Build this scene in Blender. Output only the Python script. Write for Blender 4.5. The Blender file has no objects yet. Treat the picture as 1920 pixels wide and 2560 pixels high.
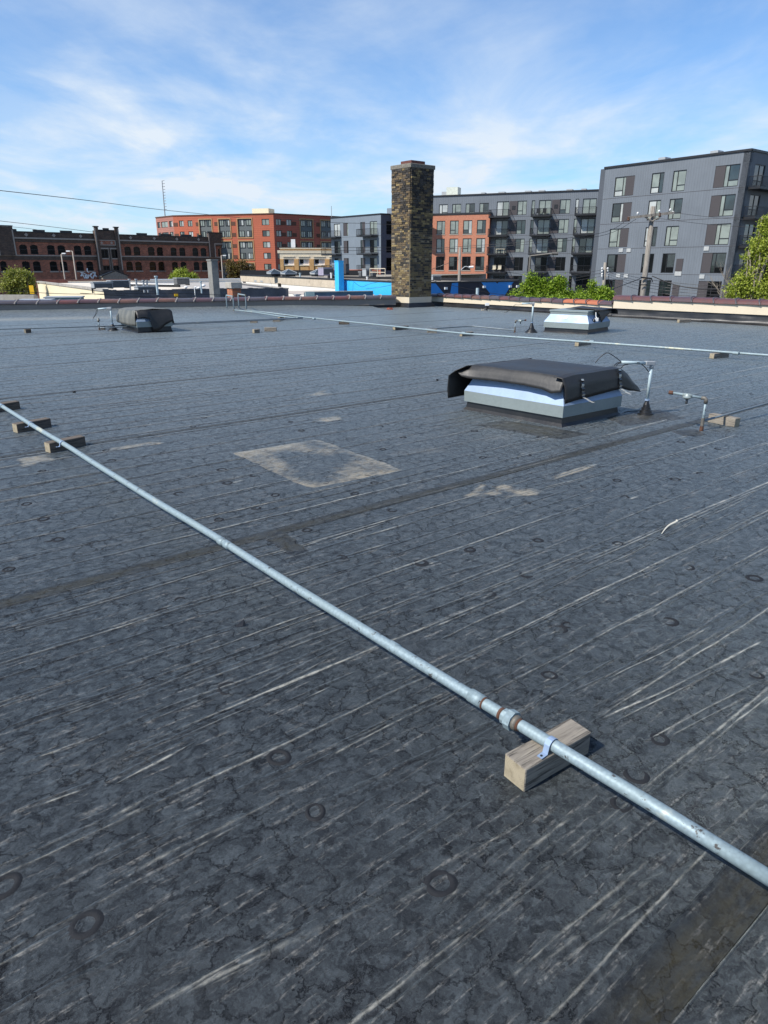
import bpy, bmesh, math, random
from mathutils import Vector, Matrix, noise
import numpy as np
R = math.radians
random.seed(7)
scene = bpy.context.scene

# ------------------------------------------------------------------ camera, sky, sun
EYE = 1.55                      # eye height above the roof membrane (z = 0)
FPX = 1701.0
PITCH = math.atan(615 / FPX)
cam_d = bpy.data.cameras.new('camera')
cam = bpy.data.objects.new('camera', cam_d)
scene.collection.objects.link(cam)
cam.location = (0, 0, EYE)
cam.rotation_euler = (R(90) - PITCH, 0, 0)
cam_d.sensor_fit = 'VERTICAL'
cam_d.sensor_height = 36.0
cam_d.sensor_width = 27.0
cam_d.lens = 36.0 * FPX / 2560.0
cam_d.clip_start = 0.05
cam_d.clip_end = 6000
scene.camera = cam

SUN_AZ, SUN_EL = 240.0, 47.0    # clockwise from +Y
SKY_STRENGTH = 0.093
world = bpy.data.worlds.new('World')
scene.world = world
world.use_nodes = True
nt = world.node_tree
nt.nodes.clear()
wo = nt.nodes.new('ShaderNodeOutputWorld')
bg = nt.nodes.new('ShaderNodeBackground')
bg.inputs['Strength'].default_value = SKY_STRENGTH
sky = nt.nodes.new('ShaderNodeTexSky')
sky.sky_type = 'NISHITA'
sky.sun_disc = False
sky.sun_elevation = R(SUN_EL)
sky.sun_rotation = R(SUN_AZ)
sky.altitude = 300
sky.air_density = 1.0
sky.dust_density = 0.4
sky.ozone_density = 2.2
def N(t, kind, **kw):
    n = t.nodes.new(kind)
    for k, v in kw.items():
        setattr(n, k, v)
    return n
def ramp(t, src, stops, interp='LINEAR'):
    r = t.nodes.new('ShaderNodeValToRGB')
    r.color_ramp.interpolation = interp
    e = r.color_ramp.elements
    while len(e) < len(stops):
        e.new(0.5)
    for i, (p, c) in enumerate(stops):
        e[i].position = p
        e[i].color = c if len(c) == 4 else (*c, 1)
    t.links.new(src, r.inputs[0])
    return r.outputs[0]
def g(v):
    return (v, v, v, 1)
def math_(t, op, a, b=None, c=None, clamp=False):
    n = N(t, 'ShaderNodeMath', operation=op)
    n.use_clamp = clamp
    for i, x in enumerate((a, b, c)):
        if x is None:
            continue
        if isinstance(x, (int, float)):
            n.inputs[i].default_value = x
        else:
            t.links.new(x, n.inputs[i])
    return n.outputs[0]
def mixc(t, fac, a, b, blend='MIX'):
    n = N(t, 'ShaderNodeMix', data_type='RGBA', blend_type=blend)
    for idx, x in ((0, fac), (6, a), (7, b)):
        if isinstance(x, (int, float)):
            n.inputs[idx].default_value = x
        elif isinstance(x, tuple):
            n.inputs[idx].default_value = x if len(x) == 4 else (*x, 1)
        else:
            t.links.new(x, n.inputs[idx])
    return n.outputs[2]
def noise_(t, vec, scale, detail=4, rough=0.55, dist=0.0, dim='3D'):
    n = N(t, 'ShaderNodeTexNoise', noise_dimensions=dim)
    n.inputs['Scale'].default_value = scale
    n.inputs['Detail'].default_value = detail
    n.inputs['Roughness'].default_value = rough
    n.inputs['Distortion'].default_value = dist
    if vec is not None:
        t.links.new(vec, n.inputs['Vector'])
    return n.outputs['Fac']
def mapping(t, vec, scale=(1, 1, 1), rot=(0, 0, 0), loc=(0, 0, 0)):
    m = N(t, 'ShaderNodeMapping')
    m.inputs['Scale'].default_value = scale
    m.inputs['Rotation'].default_value = rot
    m.inputs['Location'].default_value = loc
    t.links.new(vec, m.inputs['Vector'])
    return m.outputs[0]
# thin cirrus veil, laid out on a plane high above (direction / height)
tc = N(nt, 'ShaderNodeTexCoord')
sep = N(nt, 'ShaderNodeSeparateXYZ')
nt.links.new(tc.outputs['Generated'], sep.inputs[0])
zz = math_(nt, 'ADD', math_(nt, 'MAXIMUM', sep.outputs[2], 0.0), 0.10)
comb = N(nt, 'ShaderNodeCombineXYZ')
nt.links.new(math_(nt, 'DIVIDE', sep.outputs[0], zz), comb.inputs[0])
nt.links.new(math_(nt, 'DIVIDE', sep.outputs[1], zz), comb.inputs[1])
cv = comb.outputs[0]
big = noise_(nt, mapping(nt, cv, (0.50, 0.30, 1), (0, 0, R(24)), (2.3, 1.1, 0)), 1.0, 4, 0.50, 0.25, '2D')
fib = noise_(nt, mapping(nt, cv, (1.0, 0.75, 1), (0, 0, R(-30)), (1.6, 3.2, 0)), 1.2, 8, 0.56, 0.35, '2D')
small = noise_(nt, mapping(nt, cv, (0.8, 0.5, 1), (0, 0, R(20))), 1.5, 9, 0.60, 0.25, '2D')
s1 = ramp(nt, big, [(0.42, g(0)), (0.70, g(1))], 'EASE')
s2 = ramp(nt, fib, [(0.38, g(0.25)), (0.72, g(1))])
s3 = ramp(nt, small, [(0.40, g(0.35)), (0.68, g(1))])
veil = math_(nt, 'MULTIPLY', math_(nt, 'MULTIPLY', s1, s2), s3)
low = ramp(nt, sep.outputs[2], [(0.0, g(0.95)), (0.07, g(0.88)), (0.13, g(0.72)), (0.20, g(0.46)), (0.30, g(0.24)), (0.5, g(0.06))])
lowm = math_(nt, 'MULTIPLY', low, ramp(nt, small, [(0.34, g(0.45)), (0.64, g(1.25))]))
lowm = math_(nt, 'MULTIPLY', lowm, ramp(nt, fib, [(0.34, g(0.50)), (0.62, g(1.2))]))
cl = math_(nt, 'ADD', math_(nt, 'MULTIPLY', veil, 0.26), lowm, clamp=True)
skyb = mixc(nt, 1.0, sky.outputs[0], (0.74, 1.12, 1.46, 1), 'MULTIPLY')
skyc = mixc(nt, cl, skyb, (6.5, 7.3, 8.2, 1))
nt.links.new(skyc, bg.inputs['Color'])
nt.links.new(bg.outputs[0], wo.inputs[0])

sun_d = bpy.data.lights.new('sun', 'SUN')
sun_d.energy = 5.0
sun_d.angle = R(0.55)
sun_d.color = (1.0, 0.95, 0.87)
sun = bpy.data.objects.new('sun', sun_d)
scene.collection.objects.link(sun)
sdir = Vector((math.sin(R(SUN_AZ)) * math.cos(R(SUN_EL)), math.cos(R(SUN_AZ)) * math.cos(R(SUN_EL)), math.sin(R(SUN_EL))))
sun.rotation_euler = sdir.to_track_quat('Z', 'Y').to_euler()

scene.view_settings.view_transform = 'Standard'
scene.view_settings.look = 'None'
scene.view_settings.exposure = 0.36
scene.view_settings.gamma = 1.0
scene.view_settings.use_curve_mapping = False
scene.render.engine = 'CYCLES'
scene.cycles.max_bounces = 6
scene.cycles.use_denoising = True

# ------------------------------------------------------------------ survey helpers
CP, SP = math.cos(PITCH), math.sin(PITCH)
def sight(u, v):
    x = (u - 960) / FPX; y = -(v - 1280) / FPX
    return Vector((x, CP + y * SP, -SP + y * CP))
def at(u, v, z=0.0):
    d = sight(u, v); t = (z - EYE) / d.z
    return Vector((d.x * t, d.y * t, z))
def atd(u, v, dist):
    d = sight(u, v); h = math.hypot(d.x, d.y)
    return Vector((0, 0, EYE)) + d * (dist / h)
def V2(p):
    return Vector((p[0], p[1]))
def azv(a):
    return Vector((math.sin(R(a)), math.cos(R(a)), 0))
GROUND = -5.2

# ------------------------------------------------------------------ mesh helpers
coll = scene.collection
class MB:
    def __init__(s):
        s.v = []; s.f = []; s.m = []; s.a = None; s.sm = False
    def poly(s, pts, mi=0):
        b = len(s.v); s.v += [tuple(p) for p in pts]; s.f.append(tuple(range(b, b + len(pts)))); s.m.append(mi); return s
    def box8(s, p, mi=0):
        b = len(s.v); s.v += [tuple(q) for q in p]
        for f in ((3, 2, 1, 0), (4, 5, 6, 7), (0, 1, 5, 4), (1, 2, 6, 5), (2, 3, 7, 6), (3, 0, 4, 7)):
            s.f.append(tuple(b + i for i in f)); s.m.append(mi)
        return s
    def box(s, x0, x1, y0, y1, z0, z1, M=None, mi=0):
        p = [Vector(q) for q in ((x0, y0, z0), (x1, y0, z0), (x1, y1, z0), (x0, y1, z0), (x0, y0, z1), (x1, y0, z1), (x1, y1, z1), (x0, y1, z1))]
        if M is not None:
            p = [M @ q for q in p]
        return s.box8(p, mi)
    def tube(s, pts, r, seg=8, caps=True, mi=0):
        pts = [Vector(p) for p in pts]
        rs = r if isinstance(r, (list, tuple)) else [r] * len(pts)
        b = len(s.v); n = len(pts)
        up0 = None
        for i, p in enumerate(pts):
            d = (pts[min(i + 1, n - 1)] - pts[max(i - 1, 0)]).normalized()
            ref = Vector((0, 0, 1)) if abs(d.z) < 0.9 else Vector((1, 0, 0))
            a = d.cross(ref).normalized() if up0 is None else (up0 - d * up0.dot(d)).normalized()
            up0 = a
            c = d.cross(a)
            for k in range(seg):
                th = 2 * math.pi * k / seg
                s.v.append(tuple(p + (a * math.cos(th) + c * math.sin(th)) * rs[i]))
        for i in range(n - 1):
            for k in range(seg):
                k2 = (k + 1) % seg
                s.f.append((b + i * seg + k, b + i * seg + k2, b + (i + 1) * seg + k2, b + (i + 1) * seg + k)); s.m.append(mi)
        if caps:
            s.f.append(tuple(b + k for k in reversed(range(seg)))); s.m.append(mi)
            s.f.append(tuple(b + (n - 1) * seg + k for k in range(seg))); s.m.append(mi)
        return s
    def lathe(s, c, prof, seg=20, mi=0):
        c = Vector(c); b = len(s.v)
        for (r, z) in prof:
            for k in range(seg):
                th = 2 * math.pi * k / seg
                s.v.append((c.x + r * math.cos(th), c.y + r * math.sin(th), c.z + z))
        for i in range(len(prof) - 1):
            for k in range(seg):
                k2 = (k + 1) % seg
                s.f.append((b + i * seg + k, b + i * seg + k2, b + (i + 1) * seg + k2, b + (i + 1) * seg + k)); s.m.append(mi)
        s.f.append(tuple(b + k for k in reversed(range(seg)))); s.m.append(mi)
        e = b + (len(prof) - 1) * seg
        s.f.append(tuple(e + k for k in range(seg))); s.m.append(mi)
        return s
def worldloc(o):
    l = Vector((0, 0, 0))
    while o is not None:
        l += Vector(o.location); o = o.parent
    return l
def build(name, mb, mat, parent=None, smooth=False, bevel=0, loc=None, mods=None):
    """one mesh object; geometry is given in world coordinates and stored from its own origin"""
    me = bpy.data.meshes.new(name)
    base = worldloc(parent) if parent is not None else Vector((0, 0, 0))
    o_loc = Vector((0, 0, 0))
    if parent is None and mb.v:
        vs = np.array(mb.v); o_loc = Vector((float(vs[:, 0].mean()), float(vs[:, 1].mean()), float(vs[:, 2].min())))
        if loc is not None:
            o_loc = Vector(loc)
    off = base + o_loc
    me.from_pydata([(x - off.x, y - off.y, z - off.z) for x, y, z in mb.v], [], mb.f)
    mats = mat if isinstance(mat, (list, tuple)) else [mat]
    for m in mats:
        me.materials.append(m)
    if len(mats) > 1:
        me.polygons.foreach_set('material_index', mb.m)
    if smooth:
        me.polygons.foreach_set('use_smooth', [True] * len(me.polygons))
    me.update()
    o = bpy.data.objects.new(name, me)
    coll.objects.link(o)
    o.location = o_loc
    if parent is not None:
        o.parent = parent
    if bevel:
        b = o.modifiers.new('bevel', 'BEVEL'); b.width = bevel; b.segments = 2; b.limit_method = 'ANGLE'; b.angle_limit = R(40)
    return o
def tag(o, label=None, cat=None, group=None, kind=None):
    if label: o['label'] = label
    if cat: o['category'] = cat
    if group: o['group'] = group
    if kind: o['kind'] = kind
    return o
def thing(name, label, cat, loc, group=None):
    o = bpy.data.objects.new(name, None)
    o.empty_display_size = 0.2
    coll.objects.link(o)
    o.location = loc
    return tag(o, label, cat, group)
def copy_tree(o, parent=None):
    c = o.copy(); coll.objects.link(c); c.parent = parent
    for ch in [x for x in bpy.data.objects if x.parent == o]:
        copy_tree(ch, c)
    return c

# ------------------------------------------------------------------ materials
MAT = {}
def new_mat(name):
    m = bpy.data.materials.new(name); m.use_nodes = True
    t = m.node_tree; b = t.nodes['Principled BSDF']
    MAT[name] = m
    return m, t, b
def plain(name, col, rough=0.7, metal=0.0, var=0.25, scale=3.0, bump=0.15, spec=0.5, col2=None, stretch=(1, 1, 1), dirt_shade=None):
    m, t, b = new_mat(name)
    tcn = N(t, 'ShaderNodeTexCoord')
    vec = mapping(t, tcn.outputs['Object'], stretch)
    n1 = noise_(t, vec, scale, 6, 0.6)
    n2 = noise_(t, vec, scale * 9, 4, 0.6)
    mixf = ramp(t, n1, [(0.3, g(0)), (0.7, g(1))])
    c2 = col2 if col2 else tuple(c * (1 - var) for c in col)
    c = mixc(t, mixf, (*col, 1), (*c2, 1))
    c = mixc(t, 1.0, c, ramp(t, n2, [(0.25, g(1 - var * 0.5)), (0.75, g(1.0 + var * 0.3))]), 'MULTIPLY')
    if dirt_shade:
        n3 = noise_(t, tcn.outputs['Object'], dirt_shade[1], 8, 0.65)
        c = mixc(t, ramp(t, n3, [(dirt_shade[2], g(0)), (dirt_shade[2] + 0.12, g(1))]), c, (*dirt_shade[0], 1))
    t.links.new(c, b.inputs['Base Color'])
    b.inputs['Metallic'].default_value = metal
    b.inputs['Specular IOR Level'].default_value = spec
    t.links.new(ramp(t, n1, [(0.3, g(max(0.05, rough - 0.08))), (0.7, g(min(1, rough + 0.08)))]), b.inputs['Roughness'])
    if bump:
        bp = N(t, 'ShaderNodeBump'); bp.inputs['Strength'].default_value = bump; bp.inputs['Distance'].default_value = 0.02
        t.links.new(n2, bp.inputs['Height']); t.links.new(bp.outputs[0], b.inputs['Normal'])
    return m
def planar_vec(t, ang):
    """wall coordinate (distance along the wall, height) for a wall running at azimuth ang"""
    geo = N(t, 'ShaderNodeNewGeometry')
    a = azv(ang)
    d = N(t, 'ShaderNodeVectorMath', operation='DOT_PRODUCT'); d.inputs[1].default_value = a
    t.links.new(geo.outputs['Position'], d.inputs[0])
    s = N(t, 'ShaderNodeSeparateXYZ'); t.links.new(geo.outputs['Position'], s.inputs[0])
    c = N(t, 'ShaderNodeCombineXYZ')
    t.links.new(d.outputs['Value'], c.inputs[0]); t.links.new(s.outputs[2], c.inputs[1])
    return c.outputs[0]
def brick_mat(name, ang, c1, c2, mortar, bw=0.22, bh=0.075, msize=0.012, rough=0.9, blot=0.3):
    m, t, b = new_mat(name)
    vec = planar_vec(t, ang)
    br = N(t, 'ShaderNodeTexBrick')
    t.links.new(vec, br.inputs['Vector'])
    br.inputs['Color1'].default_value = (*c1, 1); br.inputs['Color2'].default_value = (*c2, 1); br.inputs['Mortar'].default_value = (*mortar, 1)
    br.inputs['Scale'].default_value = 1.0
    br.inputs['Mortar Size'].default_value = msize
    br.inputs['Brick Width'].default_value = bw; br.inputs['Row Height'].default_value = bh
    n = noise_(t, vec, 0.8, 8, 0.7)
    n2 = noise_(t, vec, 5.0, 4, 0.7)
    c = mixc(t, 1.0, br.outputs['Color'], ramp(t, n, [(0.3, g(1 - blot)), (0.7, g(1 + blot * 0.6))]), 'MULTIPLY')
    c = mixc(t, 1.0, c, ramp(t, n2, [(0.3, g(1 - blot)), (0.7, g(1 + blot * 0.5))]), 'MULTIPLY')
    t.links.new(c, b.inputs['Base Color'])
    b.inputs['Roughness'].default_value = rough
    bp = N(t, 'ShaderNodeBump'); bp.inputs['Strength'].default_value = 0.5; bp.inputs['Distance'].default_value = 0.01
    t.links.new(math_(t, 'SUBTRACT', 1.0, br.outputs['Fac']), bp.inputs['Height']); t.links.new(bp.outputs[0], b.inputs['Normal'])
    return m
def ribbed_mat(name, ang, col, pitch=0.30, horiz=False, rough=0.55, depth=0.14):
    m, t, b = new_mat(name)
    vec = planar_vec(t, ang)
    s = N(t, 'ShaderNodeSeparateXYZ'); t.links.new(vec, s.inputs[0])
    x = math_(t, 'FRACT', math_(t, 'DIVIDE', s.outputs[1 if horiz else 0], pitch))
    line = ramp(t, x, [(0.0, g(1 - depth)), (0.10, g(1 - depth)), (0.16, g(1.0)), (0.95, g(1.04)), (1.0, g(1 - depth))])
    n = noise_(t, vec, 0.35, 5, 0.6)
    n2 = noise_(t, mapping(t, vec, (3.0, 0.4, 1)), 1.0, 4, 0.6)
    c = mixc(t, 1.0, (*col, 1), line, 'MULTIPLY')
    c = mixc(t, 1.0, c, ramp(t, n, [(0.3, g(0.92)), (0.7, g(1.08))]), 'MULTIPLY')
    c = mixc(t, 1.0, c, ramp(t, n2, [(0.3, g(0.94)), (0.7, g(1.05))]), 'MULTIPLY')
    t.links.new(c, b.inputs['Base Color'])
    b.inputs['Roughness'].default_value = rough
    bp = N(t, 'ShaderNodeBump'); bp.inputs['Strength'].default_value = 0.4; bp.inputs['Distance'].default_value = 0.02
    t.links.new(x, bp.inputs['Height']); t.links.new(bp.outputs[0], b.inputs['Normal'])
    return m
def glass_mat(name, col, rough=0.06, spec=0.8, mottled=0.5):
    m, t, b = new_mat(name)
    tcn = N(t, 'ShaderNodeTexCoord')
    n = noise_(t, tcn.outputs['Object'], 0.9, 3, 0.5)
    c = mixc(t, ramp(t, n, [(0.4, g(0)), (0.6, g(1))]), (*col, 1), tuple(x * (1 - mottled) for x in col))
    t.links.new(c, b.inputs['Base Color'])
    b.inputs['Roughness'].default_value = rough
    b.inputs['Specular IOR Level'].default_value = spec
    b.inputs['IOR'].default_value = 1.6
    bp = N(t, 'ShaderNodeBump'); bp.inputs['Strength'].default_value = 0.03; bp.inputs['Distance'].default_value = 0.1
    t.links.new(noise_(t, tcn.outputs['Object'], 1.3, 2, 0.5), bp.inputs['Height']); t.links.new(bp.outputs[0], b.inputs['Normal'])
    return m

B_AZ, A_AZ = 51.5, 141.0
def membrane(name, ribbon=False, patch=False, dark=1.0):
    """weathered black roofing rubber: chalky bloom, feathery black crazing, dusty wrinkles along the sheets"""
    m, t, b = new_mat(name)
    geo = N(t, 'ShaderNodeNewGeometry')
    pos = mapping(t, geo.outputs['Position'], rot=(0, 0, R(B_AZ - 90)))   # x along the sheets
    def warped(scale, amp, src):
        w = N(t, 'ShaderNodeTexNoise'); w.inputs['Scale'].default_value = scale; w.inputs['Detail'].default_value = 9; w.inputs['Roughness'].default_value = 0.72
        t.links.new(src, w.inputs['Vector'])
        vm = N(t, 'ShaderNodeVectorMath', operation='MULTIPLY_ADD'); vm.inputs[1].default_value = (amp, amp, 0.0)
        t.links.new(w.outputs['Color'], vm.inputs[0]); t.links.new(src, vm.inputs[2])
        return vm.outputs[0]
    wv = warped(10, 0.20, pos)
    def crack(scale, w, sx=1.0, loc=(0, 0, 0)):
        v = N(t, 'ShaderNodeTexVoronoi', feature='DISTANCE_TO_EDGE', voronoi_dimensions='2D'); v.inputs['Scale'].default_value = scale
        t.links.new(mapping(t, wv, (sx, 1, 1), loc=loc), v.inputs['Vector'])
        return v.outputs['Distance'], ramp(t, v.outputs['Distance'], [(0.0, g(1)), (w * 0.35, g(0.85)), (w, g(0))])
    d1, c1 = crack(9.5, 0.044, 0.8)
    _, c1s = crack(9.5, 0.24, 0.8)
    d2, c2 = crack(15.0, 0.06, 0.8, (3.3, 1.1, 0))
    patchy = ramp(t, noise_(t, pos, 2.6, 5, 0.6), [(0.34, g(0.15)), (0.52, g(1))])
    patchy2 = ramp(t, noise_(t, mapping(t, pos, loc=(8, 3, 0)), 3.4, 4, 0.6), [(0.42, g(0.0)), (0.60, g(1))])
    hair = noise_(t, wv, 30, 8, 0.8, 0.6)
    hairm = ramp(t, hair, [(0.44, g(1)), (0.53, g(0))])
    feather = noise_(t, mapping(t, wv, (0.8, 1.25, 1)), 34, 12, 0.78, 0.3)
    feam = ramp(t, feather, [(0.41, g(1)), (0.55, g(0))])
    bloom = ramp(t, noise_(t, pos, 9, 12, 0.78), [(0.32, g(0.62)), (0.50, g(0.95)), (0.68, g(1.55))])
    grain = ramp(t, noise_(t, pos, 130, 3, 0.8), [(0.30, g(0.60)), (0.70, g(1.45))])
    large = ramp(t, noise_(t, pos, 0.35, 5, 0.6), [(0.3, g(0.80)), (0.7, g(1.22))])
    base = mixc(t, 1.0, (0.039 * dark, 0.046 * dark, 0.050 * dark, 1), bloom, 'MULTIPLY')
    base = mixc(t, 1.0, base, large, 'MULTIPLY')
    base = mixc(t, 1.0, base, grain, 'MULTIPLY')
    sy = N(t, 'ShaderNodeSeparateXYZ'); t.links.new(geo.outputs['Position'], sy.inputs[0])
    far_ = ramp(t, math_(t, 'DIVIDE', sy.outputs[1], 30.0), [(0.08, g(0)), (0.30, g(0.30)), (0.75, g(0.62))])  # dust tone growing with distance, painted in to brighten the far roof
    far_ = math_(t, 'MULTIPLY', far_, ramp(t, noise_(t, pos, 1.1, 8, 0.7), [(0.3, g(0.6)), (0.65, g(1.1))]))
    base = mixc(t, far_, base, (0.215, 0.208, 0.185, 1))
    dk = (0.009, 0.010, 0.012, 1)
    base = mixc(t, math_(t, 'MULTIPLY', feam, 0.80), base, dk)
    base = mixc(t, math_(t, 'MULTIPLY', math_(t, 'MULTIPLY', c1s, hairm), 0.75), base, dk)
    base = mixc(t, math_(t, 'MULTIPLY', math_(t, 'MULTIPLY', c1, patchy), 0.85), base, dk)
    base = mixc(t, math_(t, 'MULTIPLY', math_(t, 'MULTIPLY', c2, patchy2), 0.85), base, dk)
    # fine pale scuffs along the sheet
    sc = noise_(t, mapping(t, pos, (1.0, 10.0, 1)), 4.2, 9, 0.74, 0.15)
    scm = ramp(t, sc, [(0.555, g(0)), (0.63, g(1))])
    grit = ramp(t, noise_(t, pos, 70, 4, 0.75), [(0.42, g(0.05)), (0.58, g(1))])
    scf = math_(t, 'MULTIPLY', math_(t, 'MULTIPLY', scm, grit), 0.50)
    col = mixc(t, scf, base, (0.30, 0.285, 0.255, 1))
    # tan silt lying in the low spots
    silt = noise_(t, mapping(t, pos, (0.6, 1.3, 1)), 0.55, 8, 0.72)
    siltm = math_(t, 'MULTIPLY', ramp(t, silt, [(0.60, g(0)), (0.72, g(1))]), grit)
    col = mixc(t, math_(t, 'MULTIPLY', siltm, 0.45), col, (0.25, 0.22, 0.17, 1))
    rust = noise_(t, mapping(t, pos, loc=(5.5, 2.2, 0)), 1.3, 7, 0.7)
    rustm = math_(t, 'MULTIPLY', ramp(t, rust, [(0.735, g(0)), (0.77, g(1))]), grit)
    col = mixc(t, math_(t, 'MULTIPLY', rustm, 0.6), col, (0.30, 0.16, 0.06, 1))
    if ribbon:
        at_ = N(t, 'ShaderNodeAttribute'); at_.attribute_name = 'dust'
        rn = noise_(t, mapping(t, pos, (0.45, 1, 1)), 48, 7, 0.75)
        rn2 = noise_(t, pos, 3.0, 3, 0.6)
        f = math_(t, 'ADD', math_(t, 'MULTIPLY', at_.outputs['Fac'], 1.15), math_(t, 'MULTIPLY', math_(t, 'SUBTRACT', rn, 0.5), 2.2))
        f = math_(t, 'MULTIPLY', ramp(t, f, [(0.22, g(0)), (0.80, g(0.95))]), ramp(t, rn2, [(0.33, g(0.55)), (0.55, g(1))]))
        dirt_shade = math_(t, 'MULTIPLY', at_.outputs['Fac'], -1.0, clamp=True)  # dark line beside each ridge: its shadow side and dirt in one tone
        dirt_shade = math_(t, 'MULTIPLY', dirt_shade, ramp(t, rn, [(0.35, g(1)), (0.62, g(0.2))]))
        col = mixc(t, math_(t, 'MULTIPLY', dirt_shade, 0.5), col, dk)
        pos_ = math_(t, 'MAXIMUM', at_.outputs['Fac'], 0.0)
        rag = ramp(t, noise_(t, mapping(t, pos, (0.7, 1, 1), loc=(2, 9, 0)), 26, 8, 0.8), [(0.40, g(0.15)), (0.56, g(1))])
        f = math_(t, 'MULTIPLY', f, rag)
        col = mixc(t, math_(t, 'MULTIPLY', math_(t, 'MULTIPLY', f, pos_), 1.25, clamp=True), col, (0.33, 0.32, 0.275, 1))
    if patch:
        uv = N(t, 'ShaderNodeAttribute'); uv.attribute_name = 'edge'
        e = math_(t, 'ADD', uv.outputs['Fac'], math_(t, 'MULTIPLY', math_(t, 'SUBTRACT', noise_(t, pos, 9, 9, 0.75), 0.5), 1.5))
        tint = (0.30, 0.255, 0.18, 1) if patch == 'tan' else (0.034, 0.030, 0.018, 1)
        em = ramp(t, e, [(0.30, g(0)), (0.85, g(0.85))])
        em = math_(t, 'MULTIPLY', em, ramp(t, noise_(t, mapping(t, pos, (0.5, 2.2, 1)), 16, 7, 0.75), [(0.36, g(0.15)), (0.58, g(1))]))
        col = mixc(t, em, col, tint)
    t.links.new(col, b.inputs['Base Color'])
    ro = math_(t, 'ADD', ramp(t, feather, [(0.3, g(0.38)), (0.7, g(0.55))]), 0.0)
    t.links.new(ro, b.inputs['Roughness'])
    gloss = math_(t, 'SUBTRACT', 1.0, math_(t, 'MAXIMUM', math_(t, 'MULTIPLY', c1, patchy), math_(t, 'MULTIPLY', feam, 0.7)))
    t.links.new(math_(t, 'MULTIPLY', gloss, 0.36), b.inputs['Specular IOR Level'])
    t.links.new(math_(t, 'MULTIPLY', gloss, 0.12 if patch == 'seam' else 0.62), b.inputs['Sheen Weight'])
    b.inputs['Sheen Roughness'].default_value = 0.28
    b.inputs['Sheen Tint'].default_value = (0.88, 1.0, 0.98, 1)
    bp = N(t, 'ShaderNodeBump'); bp.inputs['Strength'].default_value = 0.75; bp.inputs['Distance'].default_value = 0.004
    hgt = math_(t, 'ADD', math_(t, 'MULTIPLY', feather, 1.0), math_(t, 'MULTIPLY', c1, -0.08))
    t.links.new(hgt, bp.inputs['Height'])
    t.links.new(bp.outputs[0], b.inputs['Normal'])
    return m
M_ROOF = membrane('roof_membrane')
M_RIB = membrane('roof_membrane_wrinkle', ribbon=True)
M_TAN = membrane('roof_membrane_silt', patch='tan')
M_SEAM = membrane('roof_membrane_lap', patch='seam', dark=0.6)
M_EPDM = plain('black_rubber_flashing', (0.008, 0.008, 0.009), 0.38, var=0.4, scale=2, bump=0.08, col2=(0.014, 0.0135, 0.013))
M_COVER = plain('dusty_rubber_cover', (0.010, 0.010, 0.010), 0.5, var=0.5, scale=2.6, bump=0.08, col2=(0.030, 0.028, 0.026), stretch=(1, 1, 0.6))
M_COVER2 = plain('black_rubber_cover', (0.010, 0.010, 0.010), 0.5, var=0.5, scale=5, bump=0.1, col2=(0.026, 0.024, 0.022))
def galv(name, col, rough, metal, spot):
    m, t, b = new_mat(name)
    tcn = N(t, 'ShaderNodeTexCoord')
    v = N(t, 'ShaderNodeTexVoronoi'); v.inputs['Scale'].default_value = 90
    t.links.new(tcn.outputs['Object'], v.inputs['Vector'])
    n1 = noise_(t, tcn.outputs['Object'], 6, 6, 0.6)
    c = mixc(t, ramp(t, v.outputs['Distance'], [(0.1, g(0)), (0.8, g(1))]), (*col, 1), tuple(x * 0.72 for x in col))
    c = mixc(t, ramp(t, n1, [(0.35, g(0)), (0.7, g(0.5))]), c, (col[0] * 0.8, col[1] * 0.78, col[2] * 0.7, 1))
    sp_ = noise_(t, mapping(t, tcn.outputs['Object'], loc=(3, 3, 3)), 26, 6, 0.75)
    c = mixc(t, math_(t, 'MULTIPLY', ramp(t, sp_, [(0.60, g(0)), (0.65, g(1))]), spot), c, (0.06, 0.055, 0.05, 1))
    chalk = noise_(t, mapping(t, tcn.outputs['Object'], loc=(9, 1, 3)), 2.1, 6, 0.7)
    c = mixc(t, math_(t, 'MULTIPLY', ramp(t, chalk, [(0.60, g(0)), (0.68, g(1))]), spot * 0.8), c, (0.52, 0.50, 0.36, 1))
    t.links.new(c, b.inputs['Base Color'])
    b.inputs['Metallic'].default_value = metal
    t.links.new(ramp(t, n1, [(0.3, g(rough - 0.08)), (0.7, g(rough + 0.1))]), b.inputs['Roughness'])
    bp = N(t, 'ShaderNodeBump'); bp.inputs['Strength'].default_value = 0.2; bp.inputs['Distance'].default_value = 0.002
    t.links.new(sp_, bp.inputs['Height']); t.links.new(bp.outputs[0], b.inputs['Normal'])
    return m
M_PIPE = galv('galvanised_pipe', (0.27, 0.35, 0.385), 0.56, 0.20, 1.0)
M_PIPE2 = galv('weathered_pipe', (0.20, 0.24, 0.27), 0.5, 0.35, 0.6)
M_SHEET = plain('galvanised_sheet', (0.27, 0.36, 0.50), 0.55, metal=0.25, var=0.12, scale=2.5, bump=0.02)
M_SHEETM = plain('dull_galvanised_sheet', (0.27, 0.315, 0.31), 0.5, metal=0.3, var=0.15, scale=3, bump=0.05)
M_RUST = plain('rust', (0.11, 0.055, 0.035), 0.85, var=0.5, scale=40, col2=(0.08, 0.03, 0.015))
M_FIT = plain('malleable_fitting', (0.19, 0.175, 0.15), 0.6, metal=0.3, var=0.4, scale=20)
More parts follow.
